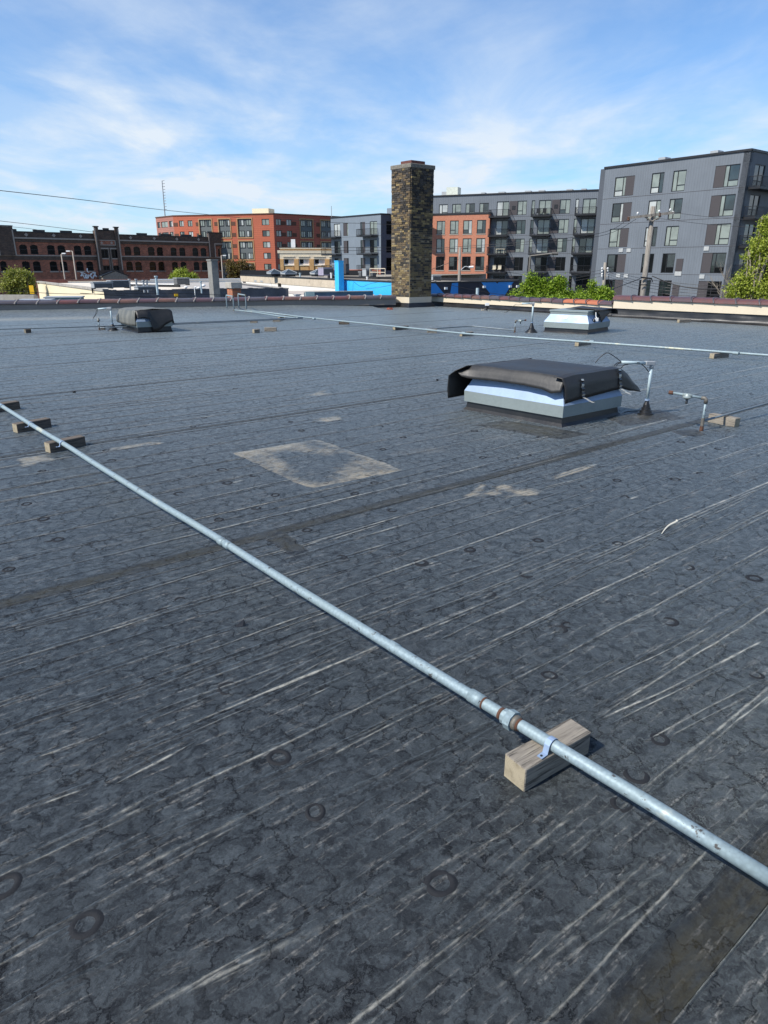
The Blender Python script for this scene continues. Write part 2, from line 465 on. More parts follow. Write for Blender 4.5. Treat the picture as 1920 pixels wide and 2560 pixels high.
def wood_mat(name, c1, c2, dark, axis=0, scale=1.0):
    m, t, b = new_mat(name)
    tcn = N(t, 'ShaderNodeTexCoord')
    st = (1.6, 40, 40) if axis == 0 else (22, 22, 1.2)
    v = mapping(t, tcn.outputs['Object'], tuple(x * scale for x in st))
    n1 = noise_(t, v, 1.1, 8, 0.7, 0.4)
    n2 = noise_(t, v, 2.6, 7, 0.78, 0.3)
    n3 = noise_(t, tcn.outputs['Object'], 7 * scale, 5, 0.6)
    c = mixc(t, ramp(t, n1, [(0.3, g(0)), (0.7, g(1))]), (*c1, 1), (*c2, 1))
    c = mixc(t, ramp(t, n2, [(0.38, g(1)), (0.50, g(0))]), c, (*dark, 1))
    c = mixc(t, math_(t, 'MULTIPLY', ramp(t, n3, [(0.5, g(0)), (0.7, g(1))]), 0.5), c, tuple(x * 0.55 for x in c1) + (1,))
    t.links.new(c, b.inputs['Base Color'])
    b.inputs['Roughness'].default_value = 0.88
    bp = N(t, 'ShaderNodeBump'); bp.inputs['Strength'].default_value = 0.9; bp.inputs['Distance'].default_value = 0.006
    t.links.new(math_(t, 'ADD', n2, n1), bp.inputs['Height']); t.links.new(bp.outputs[0], b.inputs['Normal'])
    return m
M_WOOD = wood_mat('weathered_timber', (0.31, 0.275, 0.22), (0.19, 0.165, 0.135), (0.025, 0.02, 0.017))
M_WOODD = wood_mat('dark_weathered_timber', (0.15, 0.12, 0.095), (0.09, 0.075, 0.06), (0.02, 0.017, 0.014))
M_POLE = wood_mat('grey_pole_timber', (0.30, 0.27, 0.23), (0.20, 0.18, 0.155), (0.06, 0.05, 0.04), axis=2, scale=0.35)
def endgrain(name):
    m, t, b = new_mat(name)
    tcn = N(t, 'ShaderNodeTexCoord')
    v = mapping(t, tcn.outputs['Object'], (0, 1, 1), loc=(0, 0.016, -0.050))
    ln = N(t, 'ShaderNodeVectorMath', operation='LENGTH')
    wn = N(t, 'ShaderNodeTexNoise'); wn.inputs['Scale'].default_value = 18
    t.links.new(tcn.outputs['Object'], wn.inputs['Vector'])
    ad = N(t, 'ShaderNodeVectorMath', operation='MULTIPLY_ADD'); ad.inputs[1].default_value = (0.008, 0.008, 0.008)
    t.links.new(wn.outputs['Color'], ad.inputs[0]); t.links.new(v, ad.inputs[2])
    t.links.new(ad.outputs[0], ln.inputs[0])
    fr = math_(t, 'FRACT', math_(t, 'MULTIPLY', ln.outputs['Value'], 170))
    rings = ramp(t, fr, [(0.0, g(0.72)), (0.3, g(1)), (0.85, g(1)), (1, g(0.72))])
    n = noise_(t, tcn.outputs['Object'], 25, 5, 0.7)
    c = mixc(t, 1.0, (0.34, 0.29, 0.20, 1), rings, 'MULTIPLY')
    c = mixc(t, ramp(t, n, [(0.45, g(0)), (0.7, g(0.8))]), c, (0.16, 0.13, 0.08, 1))
    t.links.new(c, b.inputs['Base Color']); b.inputs['Roughness'].default_value = 0.9
    return m
M_END = endgrain('timber_end_grain')
M_TERRA = [plain('glazed_tile_' + n, c, 0.38, var=0.3, scale=4, bump=0.1, spec=0.5, col2=c2) for n, c, c2 in (
    ('plum', (0.105, 0.055, 0.058), (0.07, 0.045, 0.05)), ('slate', (0.085, 0.075, 0.085), (0.06, 0.05, 0.055)),
    ('maroon', (0.15, 0.055, 0.045), (0.085, 0.04, 0.04)), ('brown', (0.17, 0.085, 0.06), (0.10, 0.055, 0.045)))]
M_ORANGE = plain('new_orange_tile', (0.42, 0.13, 0.06), 0.6, var=0.2, scale=5)
M_TILEGREY = plain('tile_joint_mortar', (0.30, 0.27, 0.25), 0.8, var=0.3, scale=12)
M_CREAM = plain('cream_metal_flashing', (0.60, 0.52, 0.39), 0.5, var=0.1, scale=1.5, bump=0.05)
M_GREYFL = plain('taupe_metal_flashing', (0.20, 0.175, 0.15), 0.45, var=0.1, scale=1.5, bump=0.05)
M_CONC = plain('weathered_concrete', (0.42, 0.39, 0.34), 0.9, var=0.35, scale=2.5, bump=0.4, dirt_shade=((0.16, 0.14, 0.11), 2.2, 0.58))
M_WHITEP = plain('white_painted_masonry', (0.78, 0.74, 0.66), 0.8, var=0.1, scale=0.8, bump=0.2, dirt_shade=((0.45, 0.40, 0.32), 0.9, 0.66))
M_BEIGE = plain('cream_painted_block', (0.74, 0.64, 0.44), 0.8, var=0.1, scale=0.6, bump=0.2)
M_DKWALL = plain('dark_grey_painted_brick', (0.11, 0.112, 0.125), 0.7, var=0.35, scale=1.2, bump=0.8)
M_BLGREY = plain('blue_grey_painted_wall', (0.10, 0.14, 0.18), 0.7, var=0.3, scale=1.5, bump=0.5)
M_SKYBL = plain('sky_blue_paint', (0.035, 0.42, 0.80), 0.55, var=0.08, scale=0.8, bump=0.1)
M_MURBL = plain('mural_blue_paint', (0.015, 0.23, 0.62), 0.6, var=0.15, scale=0.8, bump=0.1)
M_MURBK = plain('mural_navy_paint', (0.010, 0.012, 0.028), 0.6, var=0.3, scale=0.8, bump=0.1)
M_GRAVEL = plain('roof_gravel', (0.40, 0.35, 0.28), 0.95, var=0.5, scale=6, bump=0.8)
M_LROOF = plain('pale_flat_roof', (0.52, 0.45, 0.38), 0.9, var=0.3, scale=0.8, bump=0.2)
M_BLACKT = plain('black_trim', (0.014, 0.014, 0.016), 0.45, var=0.2)
M_DKMET = plain('dark_painted_steel', (0.018, 0.018, 0.02), 0.45, var=0.2, metal=0.2)
M_UNIT = plain('grey_unit_paint', (0.34, 0.36, 0.37), 0.5, var=0.15, scale=3)
M_UNITD = plain('dark_unit_grille', (0.10, 0.105, 0.11), 0.6, var=0.4, scale=8)
M_TEAL = plain('teal_unit_paint', (0.08, 0.22, 0.22), 0.5, var=0.2, scale=2)
M_WHITE = plain('white_enamel', (0.78, 0.78, 0.76), 0.5, var=0.06)
M_YEL = plain('yellow_sign_paint', (0.85, 0.50, 0.01), 0.5, var=0.05)
M_PVC = plain('pale_blue_grey_pipe', (0.42, 0.52, 0.55), 0.5, var=0.2, scale=5)
M_GROUND = plain('city_ground', (0.11, 0.11, 0.10), 0.95, var=0.4, scale=0.05, bump=0)
M_ASPH = plain('asphalt', (0.05, 0.05, 0.052), 0.9, var=0.3, scale=0.6)
M_GLASS = glass_mat('window_glass', (0.025, 0.035, 0.035))
M_GLASSP = glass_mat('window_glass_blind', (0.22, 0.25, 0.22), 0.10, 0.7, 0.25)
M_GLASSW = glass_mat('window_glass_white_blind', (0.42, 0.44, 0.42), 0.12, 0.6, 0.2)
M_GLASSD = glass_mat('window_glass_dark', (0.006, 0.0065, 0.007), 0.22, 0.15)
M_GLASSB = glass_mat('blind_behind_glass', (0.62, 0.61, 0.57), 0.3, 0.3, 0.1)
M_PANEL = plain('umber_panel', (0.052, 0.045, 0.047), 0.6, var=0.1, scale=1)
M_PALE = plain('pale_stone_trim', (0.36, 0.31, 0.26), 0.85, var=0.2, scale=2)
M_DKBRK = None

# ------------------------------------------------------------------ the ground
mb = MB(); S = 3000
mb.poly([(-S, -S, GROUND), (S, -S, GROUND), (S, S, GROUND), (-S, S, GROUND)])
tag(build('ground', mb, M_GROUND), kind='structure')
mb = MB(); z = GROUND + 0.004
for (a, b_, w) in (((-120, 110), (60, 180), 7), ((30, 40), (110, 110), 6)):
    pass
c0 = Vector((-150, 60, z)); dB = azv(52); dA = azv(142)
mb.poly([c0, c0 + dB * 300, c0 + dB * 300 + dA * -9, c0 + dA * -9])
tag(build('road', mb, M_ASPH), kind='structure')

# ------------------------------------------------------------------ our roof
LP1 = at(1000, 766, 0.0); LP1.z = 0
LW0 = Vector((0.45, 28.35, 0)); LAZ = 71.0       # left parapet: corner at the chimney, runs back-left
LDIR = -azv(LAZ)
RW0 = Vector((1.95, 29.62, 0)); RAZ = 140.5      # right parapet: from the chimney towards the right
RDIR = azv(RAZ)
apex = Vector((1.35, 30.2, 0))
lfar = LW0 + LDIR * 26
rfar = RW0 + RDIR * 24
mb = MB()
outline = [lfar, LW0 + LDIR * 0.2, apex, RW0 + RDIR * 0.2, rfar, Vector((rfar.x + 2, -14, 0)), Vector((lfar.x - 2, -14, 0))]
top = [Vector((p.x, p.y, 0.0)) for p in outline]
mb.poly(list(reversed(top)))
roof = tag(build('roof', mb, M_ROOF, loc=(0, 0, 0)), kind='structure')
mb = MB()
for i in range(len(outline)):
    a, c = outline[i], outline[(i + 1) % len(outline)]
    mb.poly([(a.x, a.y, GROUND), (c.x, c.y, GROUND), (c.x, c.y, -0.01), (a.x, a.y, -0.01)])
tag(build('building_wall', mb, M_WHITEP), kind='structure')

dB = azv(B_AZ); dA = azv(A_AZ)     # dB: along the rubber sheets; dA: across them, to the right and nearer
def ribbon(mb, dust, p0, p1, w, h, wob=0.006, lvl=1.0, seg=None, rs=None, ragged=True):
    """low dusty ridge in the membrane from p0 to p1"""
    rs = rs or random
    L = (p1 - p0).length
    n = seg or max(6, min(60, int(L / 0.035)))
    d = (p1 - p0).normalized(); s = Vector((-d.y, d.x, 0))
    b = len(mb.v); ph = rs.uniform(0, 100)
    for i in range(n + 1):
        t = i / n
        c = p0 + d * (L * t) + s * ((noise.noise(Vector((t * L * 3.0, ph, 0)))) * wob * 2.4)
        tap = min(1, t * L / 0.06, (1 - t) * L / 0.06)
        ww = 1.45 * w * (0.45 + 0.85 * abs(noise.noise(Vector((t * L * 5.0, ph + 9, 0)))) * 1.6) * (0.2 + 0.8 * tap) if ragged else w
        hh = h * (0.3 + 0.7 * tap)
        lv = lvl * (0.55 + 0.9 * noise.noise(Vector((t * L * 2.2, ph + 31, 0)))) if ragged else lvl
        lv = max(0.0, lv) * tap
        for k, (o, hz, dd) in enumerate(((-2.3, -0.0015, 0), (-1.35, 0.0006, -.9), (-0.55, hh * 0.7, 0.5), (0, hh, 1), (0.55, hh * 0.7, 0.5), (1.35, 0.0006, -.9), (2.3, -0.0015, 0))):
            q = c + s * (o * ww)
            mb.v.append((q.x, q.y, hz)); dust.append(min(1.0, dd * lv) if dd > 0 else dd * tap)
    for i in range(n):
        for k in range(6):
            mb.f.append((b + i * 7 + k, b + (i + 1) * 7 + k, b + (i + 1) * 7 + k + 1, b + i * 7 + k + 1)); mb.m.append(0)
def attr(o, name, vals):
    a = o.data.attributes.new(name, 'FLOAT', 'POINT'); a.data.foreach_set('value', vals)

mb = MB(); dust = []
rs = random.Random(11)
def P2(u, v):
    p = at(u, v); p.z = 0; return p
explicit = [((49, 1912), (879, 1596), .008, 1), ((33, 2026), (260, 1945), .007, 1), ((260, 1958), (499, 1834), .007, 1), ((313, 2553), (791, 2293), .008, .9),
            ((308, 2199), (752, 1965), .010, .8), ((440, 2500), (980, 2240), .012, 1), ((860, 2300), (1300, 2060), .011, .8), ((1180, 2520), (1650, 2130), .008, .9),
            ((1000, 2400), (1440, 2030), .010, .8), ((245, 2063), (380, 1990), .010, 1), ((110, 2200), (560, 2010), .009, .6), ((700, 1930), (1180, 1700), .008, .9),
            ((640, 1730), (878, 1600), .007, 1), ((700, 1762), (890, 1680), .006, 1), ((300, 1900), (760, 1700), .007, .7), ((480, 1640), (1050, 1440), .006, 1),
            ((0, 1825), (540, 1640), .006, .8), ((120, 1805), (800, 1560), .006, .7), ((0, 1580), (250, 1520), .006, .9), ((250, 1735), (100, 1775), .006, 1),
            ((1260, 2480), (1660, 2180), .007, .8), ((130, 2330), (215, 2275), .011, .9), ((170, 2350), (205, 2290), .009, .9), ((680, 1390), (1080, 1265), .010, 1),
            ((700, 1400), (1050, 1300), .012, .9), ((1330, 1435), (1530, 1362), .007, 1), ((1100, 1440), (1240, 1405), .012, 1), ((1100, 1522), (1300, 1445), .008, 1),
            ((1500, 1805), (1920, 1600), .008, 1), ((1480, 1770), (1700, 1650), .007, .9), ((1420, 1740), (1920, 1480), .006, .9), ((1340, 1840), (1450, 1790), .007, .9),
            ((1180, 1640), (1920, 1270), .005, .8), ((1100, 1600), (1920, 1215), .005, .9), ((1250, 1250), (1700, 1130), .006, 1), ((1355, 1205), (1500, 1158), .014, .9),
            ((1560, 1560), (1680, 1510), .014, 1), ((1270, 1690), (1400, 1645), .012, 1), ((1900, 1700), (1600, 1860), .005, .7), ((1870, 1960), (1920, 1925), .006, .9),
            ((760, 2030), (1240, 1800), .009, .6), ((560, 1990), (1000, 1790), .008, .5), ((380, 2430), (520, 2370), .010, .7), ((60, 2500), (300, 2400), .010, .4)]
for (a, c, w, lv) in explicit:
    ribbon(mb, dust, P2(*a), P2(*c), w * 1.0, 0.0035, lvl=lv * 1.0, rs=rs)
    if w < 0.012:
        off = azv(B_AZ + 90) * rs.uniform(0.022, 0.034)
        a2, c2 = P2(*a), P2(*c)
        f0, f1 = rs.uniform(0, .3), rs.uniform(.6, 1)
        ribbon(mb, dust, a2.lerp(c2, f0) + off, a2.lerp(c2, f1) + off, w * 0.8, 0.003, lvl=lv * 1.0, rs=rs)
s_base0 = Vector((-0.65, 3.96, 0)).dot(dA)
def inside_view(p, m=0.35):
    return p.y > 0.6 and abs(p.x) < 0.62 * p.y + m
def ridge(mb, dust, pts, w, h, ph, lv, floor=0.22):
    """one long continuous wrinkle; its dusting waxes and wanes along the length"""
    b = len(mb.v); n = len(pts)
    for i, p in enumerate(pts):
        d = (pts[min(i + 1, n - 1)] - pts[max(i - 1, 0)]).normalized(); sd = Vector((-d.y, d.x, 0))
        t = p.dot(dB)
        tap = min(1.0, i / 3, (n - 1 - i) / 3)
        far = 1 + 0.085 * p.length
        gate = noise.noise(Vector((t * 0.55, ph, 7)))
        amp = max(0.0, min(1.0, 0.62 + 1.5 * gate)) * tap
        ww = w * far * (0.55 + 0.45 * amp + 0.55 * abs(noise.noise(Vector((t * 5.0, ph, 1)))) + 0.5 * abs(noise.noise(Vector((t * 14.0, ph, 3)))))
        lvv = (floor + (1 - floor) * amp) * tap * lv * (0.80 + 0.55 * noise.noise(Vector((t * 3.2, ph, 21))))
        c = p + sd * (0.006 * noise.noise(Vector((t * 2.5, ph, 11))) + 0.0025 * noise.noise(Vector((t * 9.0, ph, 13))))
        hh = h * (0.3 + 0.7 * amp)
        for (o_, hz, dd) in ((-2.4, -0.0015, 0), (-1.4, 0.0005, -.8 * (0.35 + .65 * amp)), (-0.6, hh * 0.65, 0.5), (0, hh, 1), (0.6, hh * 0.65, 0.5), (1.4, 0.0005, -.8 * (0.35 + .65 * amp)), (2.4, -0.0015, 0)):
            q = c + sd * (o_ * ww); mb.v.append((q.x, q.y, hz)); dust.append(max(-1.0, min(1.0, dd * max(0.0, lvv))) if dd > 0 else dd * tap)
    for i in range(n - 1):
        for k in range(6):
            mb.f.append((b + i * 7 + k, b + (i + 1) * 7 + k, b + (i + 1) * 7 + k + 1, b + i * 7 + k + 1)); mb.m.append(0)
for rowi in range(-84, 22):
    for sub in (0, 1, 2):
        if sub == 2 and rs.random() < .45: continue
        off = (0, 0.030 + 0.006 * math.sin(rowi * 3.3), 0.150)[sub]
        row = s_base0 + rowi * 0.290 + 0.035 * math.sin(rowi * 5.1) + off
        ph = rowi * 3.7 + (0.8 if sub == 1 else 9.0 * sub)
        lv = (1.0, 0.85, 0.6)[sub] * rs.uniform(0.8, 1.15); w = (0.0062, 0.0048, 0.0042)[sub] * rs.uniform(.85, 1.2)
        run = []
        x = -15.0
        def flush():
            if len(run) > 7: ridge(mb, dust, list(run), w, 0.0045, ph, lv, floor=(0.20, 0.12, 0.0)[sub])
            run.clear()
        while x < 24:
            p = dB * x + dA * (row + 0.05 * noise.noise(Vector((x * 0.25, rowi * 3.7, 2))) + 0.012 * noise.noise(Vector((x * 1.0, rowi * 3.7, 5))))
            dist = p.length
            vis = p.y > 0.15 and inside_view(p, 1.4) and dist < 20 and p.y < 23.2
            brk = noise.noise(Vector((x * 0.45, ph, 44))) < (-0.30, -0.20, -0.02)[sub]
            if vis and not brk: run.append(p)
            else: flush()
            x += 0.035 if dist < 4 else (0.07 if dist < 8 else 0.14)
        flush()
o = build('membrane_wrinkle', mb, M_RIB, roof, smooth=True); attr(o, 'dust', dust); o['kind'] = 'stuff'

# sheet laps every three metres
def band(name, c, az, L, w, mat, z=0.004, prof='edge', parent=roof, seg=60, edge_low=0.25):
    """flat strip of membrane, one edge dusty"""
    mb = MB(); ed = []
    d = azv(az); s = azv(az + 90)
    cols = (-1, -0.9, -0.35, 0.2, 0.75, 0.97, 1.0)
    vals = (0.0, 0.25, 0.70, 0.85, 0.80, 1.0, 1.0)
    for i in range(seg + 1):
        t = i / seg - 0.5
        for k, o_ in enumerate(cols):
            wob = noise.noise(Vector((t * L * 0.8, c.x, c.y))) * 0.012
            q = c + d * (t * L) + s * (o_ * w / 2 + wob)
            mb.v.append((q.x, q.y, z if 0 < k < len(cols) - 1 else (z if k == len(cols) - 2 else -0.001))); ed.append(vals[k] - edge_low * 0)
    n = len(cols)
    for i in range(seg):
        for k in range(n - 1):
            mb.f.append((i * n + k, (i + 1) * n + k, (i + 1) * n + k + 1, i * n + k + 1)); mb.m.append(0)
    mb.v = [tuple(v) for v in mb.v]
    o = build(name, mb, mat, parent); attr(o, 'edge', ed)
    # faces up
    return o
s_base = Vector((-0.65, 3.96, 0)).dot(dA)
for k in range(-7, 3):
    r_ = s_base + 3.02 * k
    mid = dA * r_ + dB * (2.2 - k * 1.0)
    L = 22 if k < -2 else 16
    w = {0: 0.105, 1: 0.13, -1: 0.06}.get(k, 0.04)
    lap = band('sheet_lap', mid, B_AZ, L, w, M_SEAM, seg=120)
    mbe = MB(); de = []; eo = azv(B_AZ + 90) * (w / 2)
    ribbon(mbe, de, mid + eo - dB * L / 2, mid + eo + dB * L / 2, 0.0035 if k > -3 else 0.006, 0.0045, wob=0.001, lvl=0.62, rs=rs, seg=160)
    oe = build('lap_edge', mbe, M_RIB, lap, smooth=True); attr(oe, 'dust', de)

# tan silted patches
PZI = 0
def patch(name, px, mat, z=0.0028, solid=0.0, n=18, stain=None):
    global PZI
    stain = (n < 18) if stain is None else stain
    P = [P2(*q) for q in px]
    mb = MB(); ed = []
    for i in range(n + 1):
        for j in range(n + 1):
            a, b_ = i / n, j / n
            p = (P[0].lerp(P[1], a)).lerp(P[3].lerp(P[2], a), b_)
            e = min(a, 1 - a, b_, 1 - b_)
            jag = 0.02 * noise.noise(Vector((a * 7, b_ * 7, px[0][0])))
            mb.v.append((p.x + jag, p.y + jag, (0.0008 if stain else z) if e > 0 else -0.001))
            if stain:
                nv = noise.noise(Vector((a * 4 + PZI * 3, b_ * 4, 1.7))); ed.append(max(0.0, min(1.0, min(1, e * 5) * (0.50 + solid * .45 + 0.9 * nv))))
                continue
            ed.append(min(1.0, max(solid, 0.82 - e * 2.0 + 0.60 * noise.noise(Vector((a * 4, b_ * 4, 3.3))))))
    for i in range(n):
        for j in range(n):
            mb.f.append((i * (n + 1) + j, (i + 1) * (n + 1) + j, (i + 1) * (n + 1) + j + 1, i * (n + 1) + j + 1)); mb.m.append(0)
    PZI += 1
    for q_ in range(len(mb.v)):
        x_, y_, z_ = mb.v[q_]
        if z_ > 0: mb.v[q_] = (x_, y_, z_ + 0.0005 * PZI)
    o = build(name, mb, mat, roof); attr(o, 'edge', ed); return o
patch('membrane_patch', [(578, 1132), (772, 1224), (1018, 1176), (794, 1097)], M_TAN)
patch('membrane_patch', [(1145, 1245), (1215, 1245), (1290, 1218), (1200, 1205)], M_TAN, solid=0.25, n=10)
patch('membrane_patch', [(1250, 1202), (1412, 1236), (1260, 1246), (1180, 1240)], M_TAN, solid=0.0, n=10)
patch('membrane_patch', [(1360, 1196), (1372, 1204), (1500, 1164), (1488, 1156)], M_TAN, solid=0.75, n=8)
patch('membrane_patch', [(24, 1147), (50, 1175), (150, 1150), (120, 1135)], M_TAN, solid=0.3, n=8)
patch('membrane_patch', [(255, 1124), (262, 1132), (420, 1108), (410, 1098)], M_TAN, solid=0.35, n=8)
patch('membrane_patch', [(770, 1048), (790, 1060), (870, 1050), (850, 1038)], M_TAN, solid=0.3, n=8)
patch('membrane_patch', [(650, 1340), (740, 1400), (780, 1380), (700, 1320)], M_SEAM, solid=0.6, n=8)
patch('membrane_patch', [(740, 990), (760, 1000), (840, 985), (820, 972)], M_TAN, solid=0.3, n=8)
patch('membrane_patch', [(1180, 1062), (1400, 1100), (1480, 1085), (1260, 1050)], M_SEAM, solid=0.5, n=10)
patch('membrane_patch', [(1500, 1040), (1560, 1066), (1720, 1046), (1650, 1022)], M_SEAM, solid=0.35, n=10)
patch('membrane_patch', [(1676, 1078), (1712, 1092), (1770, 1088), (1740, 1072)], M_SEAM, solid=0.1, n=8)

# fastener plates showing through
RING = [(1102, 2208), (788, 2030), (697, 1893), (571, 1721), (1649, 1848), (405, 1530), (1175, 1375), (1051, 1406), (1373, 1688), (1673, 1554)]
RING += [(500 + x / 2.765, 1050 + y / 2.765) for x, y in ((463, 296), (665, 360), (860, 433), (1162, 380), (1100, 277), (885, 214), (150, 345), (520, 519), (740, 762), (975, 950), (1530, 990), (1330, 625), (1070, 510), (190, 435), (700, 75), (1405, 122))]
RING += [(1100 + x / 2.023, 1050 + y / 2.023) for x, y in ((150, 655), (896, 305), (935, 390), (440, 780), (600, 1060), (1270, 495), (1490, 385), (900, 625), (1320, 270), (1190, 300), (1410, 145), (435, 177), (510, 87), (240, 880), (1590, 800), (1600, 1290), (730, 335), (430, 422), (1250, 745))]
RING += [(x / 3.318, 960 + y / 3.318) for x, y in ((880, 550), (1180, 505), (300, 638), (925, 635), (1485, 910), (360, 1120), (220, 995), (480, 1290), (1600, 355), (1180, 355), (1360, 570), (350, 722))]
RING += [(12, 2215), (450, 1500), (1555, 2010), (215, 2310), (120, 1350), (640, 1270)]
rrs = random.Random(77)
for k in range(-5, 3):
    for r_i in range(4):
        for jx in range(-8, 16):
            pp = dA * (s_base0 + 3.02 * k + 0.35 + 0.75 * r_i) + dB * (jx * 1.22 + 0.61 * (r_i % 2) + rrs.uniform(-.08, .08))
            if rrs.random() < .62 or not inside_view(pp, 0) or not 1.6 < pp.length < 10: continue
            zc_ = pp.y * CP + EYE * SP; RING.append((960 + FPX * pp.x / zc_, 1280 - FPX * (pp.y * SP - EYE * CP) / zc_))
M_RINGM = plain('dirty_ring_rubber', (0.013, 0.014, 0.016), 0.7, var=0.3, scale=40, bump=0.3, spec=0.2, col2=(0.020, 0.021, 0.024))
ring_me = []
for frac, rr_ in ((1.0, 1.0), (0.72, 1.0), (0.5, 1.05)):
    mbx = MB(); prof = ((0.020, -0.0016), (0.0245, 0.0014), (0.029, 0.0030), (0.034, 0.0014), (0.039, -0.0016)); ns_ = int(24 * frac) + 1
    for i in range(ns_):
        th = 2 * math.pi * i / 24; tp_ = 1.0 if frac == 1 else min(1, i / 3, (ns_ - 1 - i) / 3)
        for r_, z_ in prof:
            rj = 0.029 + (r_ - 0.029) * (0.25 + 0.75 * tp_) + 0.002 * noise.noise(Vector((math.cos(th) * 2, math.sin(th) * 2, frac * 9)))
            mbx.v.append((rj * math.cos(th), rj * math.sin(th), z_ * (tp_ if z_ > 0 else 1)))
    for i in range(ns_ - 1):
        for k in range(4): mbx.f.append((i * 5 + k, i * 5 + k + 1, (i + 1) * 5 + k + 1, (i + 1) * 5 + k)); mbx.m.append(0)
    me = bpy.data.meshes.new('fastener_ring'); me.from_pydata(mbx.v, [], mbx.f); me.materials.append(M_RINGM); me.polygons.foreach_set('use_smooth', [True] * len(me.polygons)); ring_me.append(me)
for (u, v) in RING:
    p = P2(u, v)
    o = bpy.data.objects.new('fastener_ring', ring_me[rs.choice((0, 0, 1, 2))]); coll.objects.link(o); o.parent = roof
    sc_ = rs.uniform(0.8, 1.2)
    o.location = (p.x, p.y, 0.0012); o.scale = (sc_, sc_ * rs.uniform(0.85, 1.15), rs.uniform(.6, 1.2)); o.rotation_euler = (0, 0, rs.uniform(0, 6))
mb = MB(); dust = []
for (u, v) in RING[:46]:
    p = P2(u, v)
    for k in range(rs.choice((0, 1, 1, 2))):
        a = rs.uniform(0, 6.28); q = p + Vector((math.cos(a), math.sin(a), 0)) * 0.05
        ribbon(mb, dust, q - dB * 0.05, q + dB * rs.uniform(0.04, 0.12), rs.uniform(0.008, 0.016), 0.002, lvl=1.1, rs=rs, seg=8)
o = build('membrane_wrinkle', mb, M_RIB, roof, smooth=True); attr(o, 'dust', dust); o['kind'] = 'stuff'

# silt that has washed down along the left parapet, and the steeper strip behind it
mb = MB(); ed = []
def lw(d_, s_, z_):       # d_ along the left parapet from the chimney, s_ into the roof
    p = LW0 + LDIR * d_ + azv(LAZ + 90) * s_
    return (p.x, p.y, z_)
n = 80
rows = ((0.0, 0.16, 0), (1.7, 0.035, 0.15), (2.1, 0.018, 0.55), (2.6, 0.007, 0.75), (3.2, 0.004, 0.55), (4.2, -0.001, 0.0))
for i in range(n + 1):
    d_ = 1.0 + 24.5 * i / n
    fade = min(1, max(0, (d_ - 5.5) / 6))
    for (s_, z_, e_) in rows:
        mb.v.append(lw(d_, s_ + (0.12 * noise.noise(Vector((d_ * 0.7, s_, 0))) if 0 < s_ else 0) - (0.3 if s_ > 3 else 0), z_ * (0.4 + 0.6 * min(1, max(0, (d_ - 1) / 3))))); ed.append(e_ * fade)
m_ = len(rows)
for i in range(n):
    for k in range(m_ - 1):
        mb.f.append((i * m_ + k, i * m_ + k + 1, (i + 1) * m_ + k + 1, (i + 1) * m_ + k)); mb.m.append(0)
o = build('tapered_edge', mb, M_TAN, roof); attr(o, 'edge', ed)

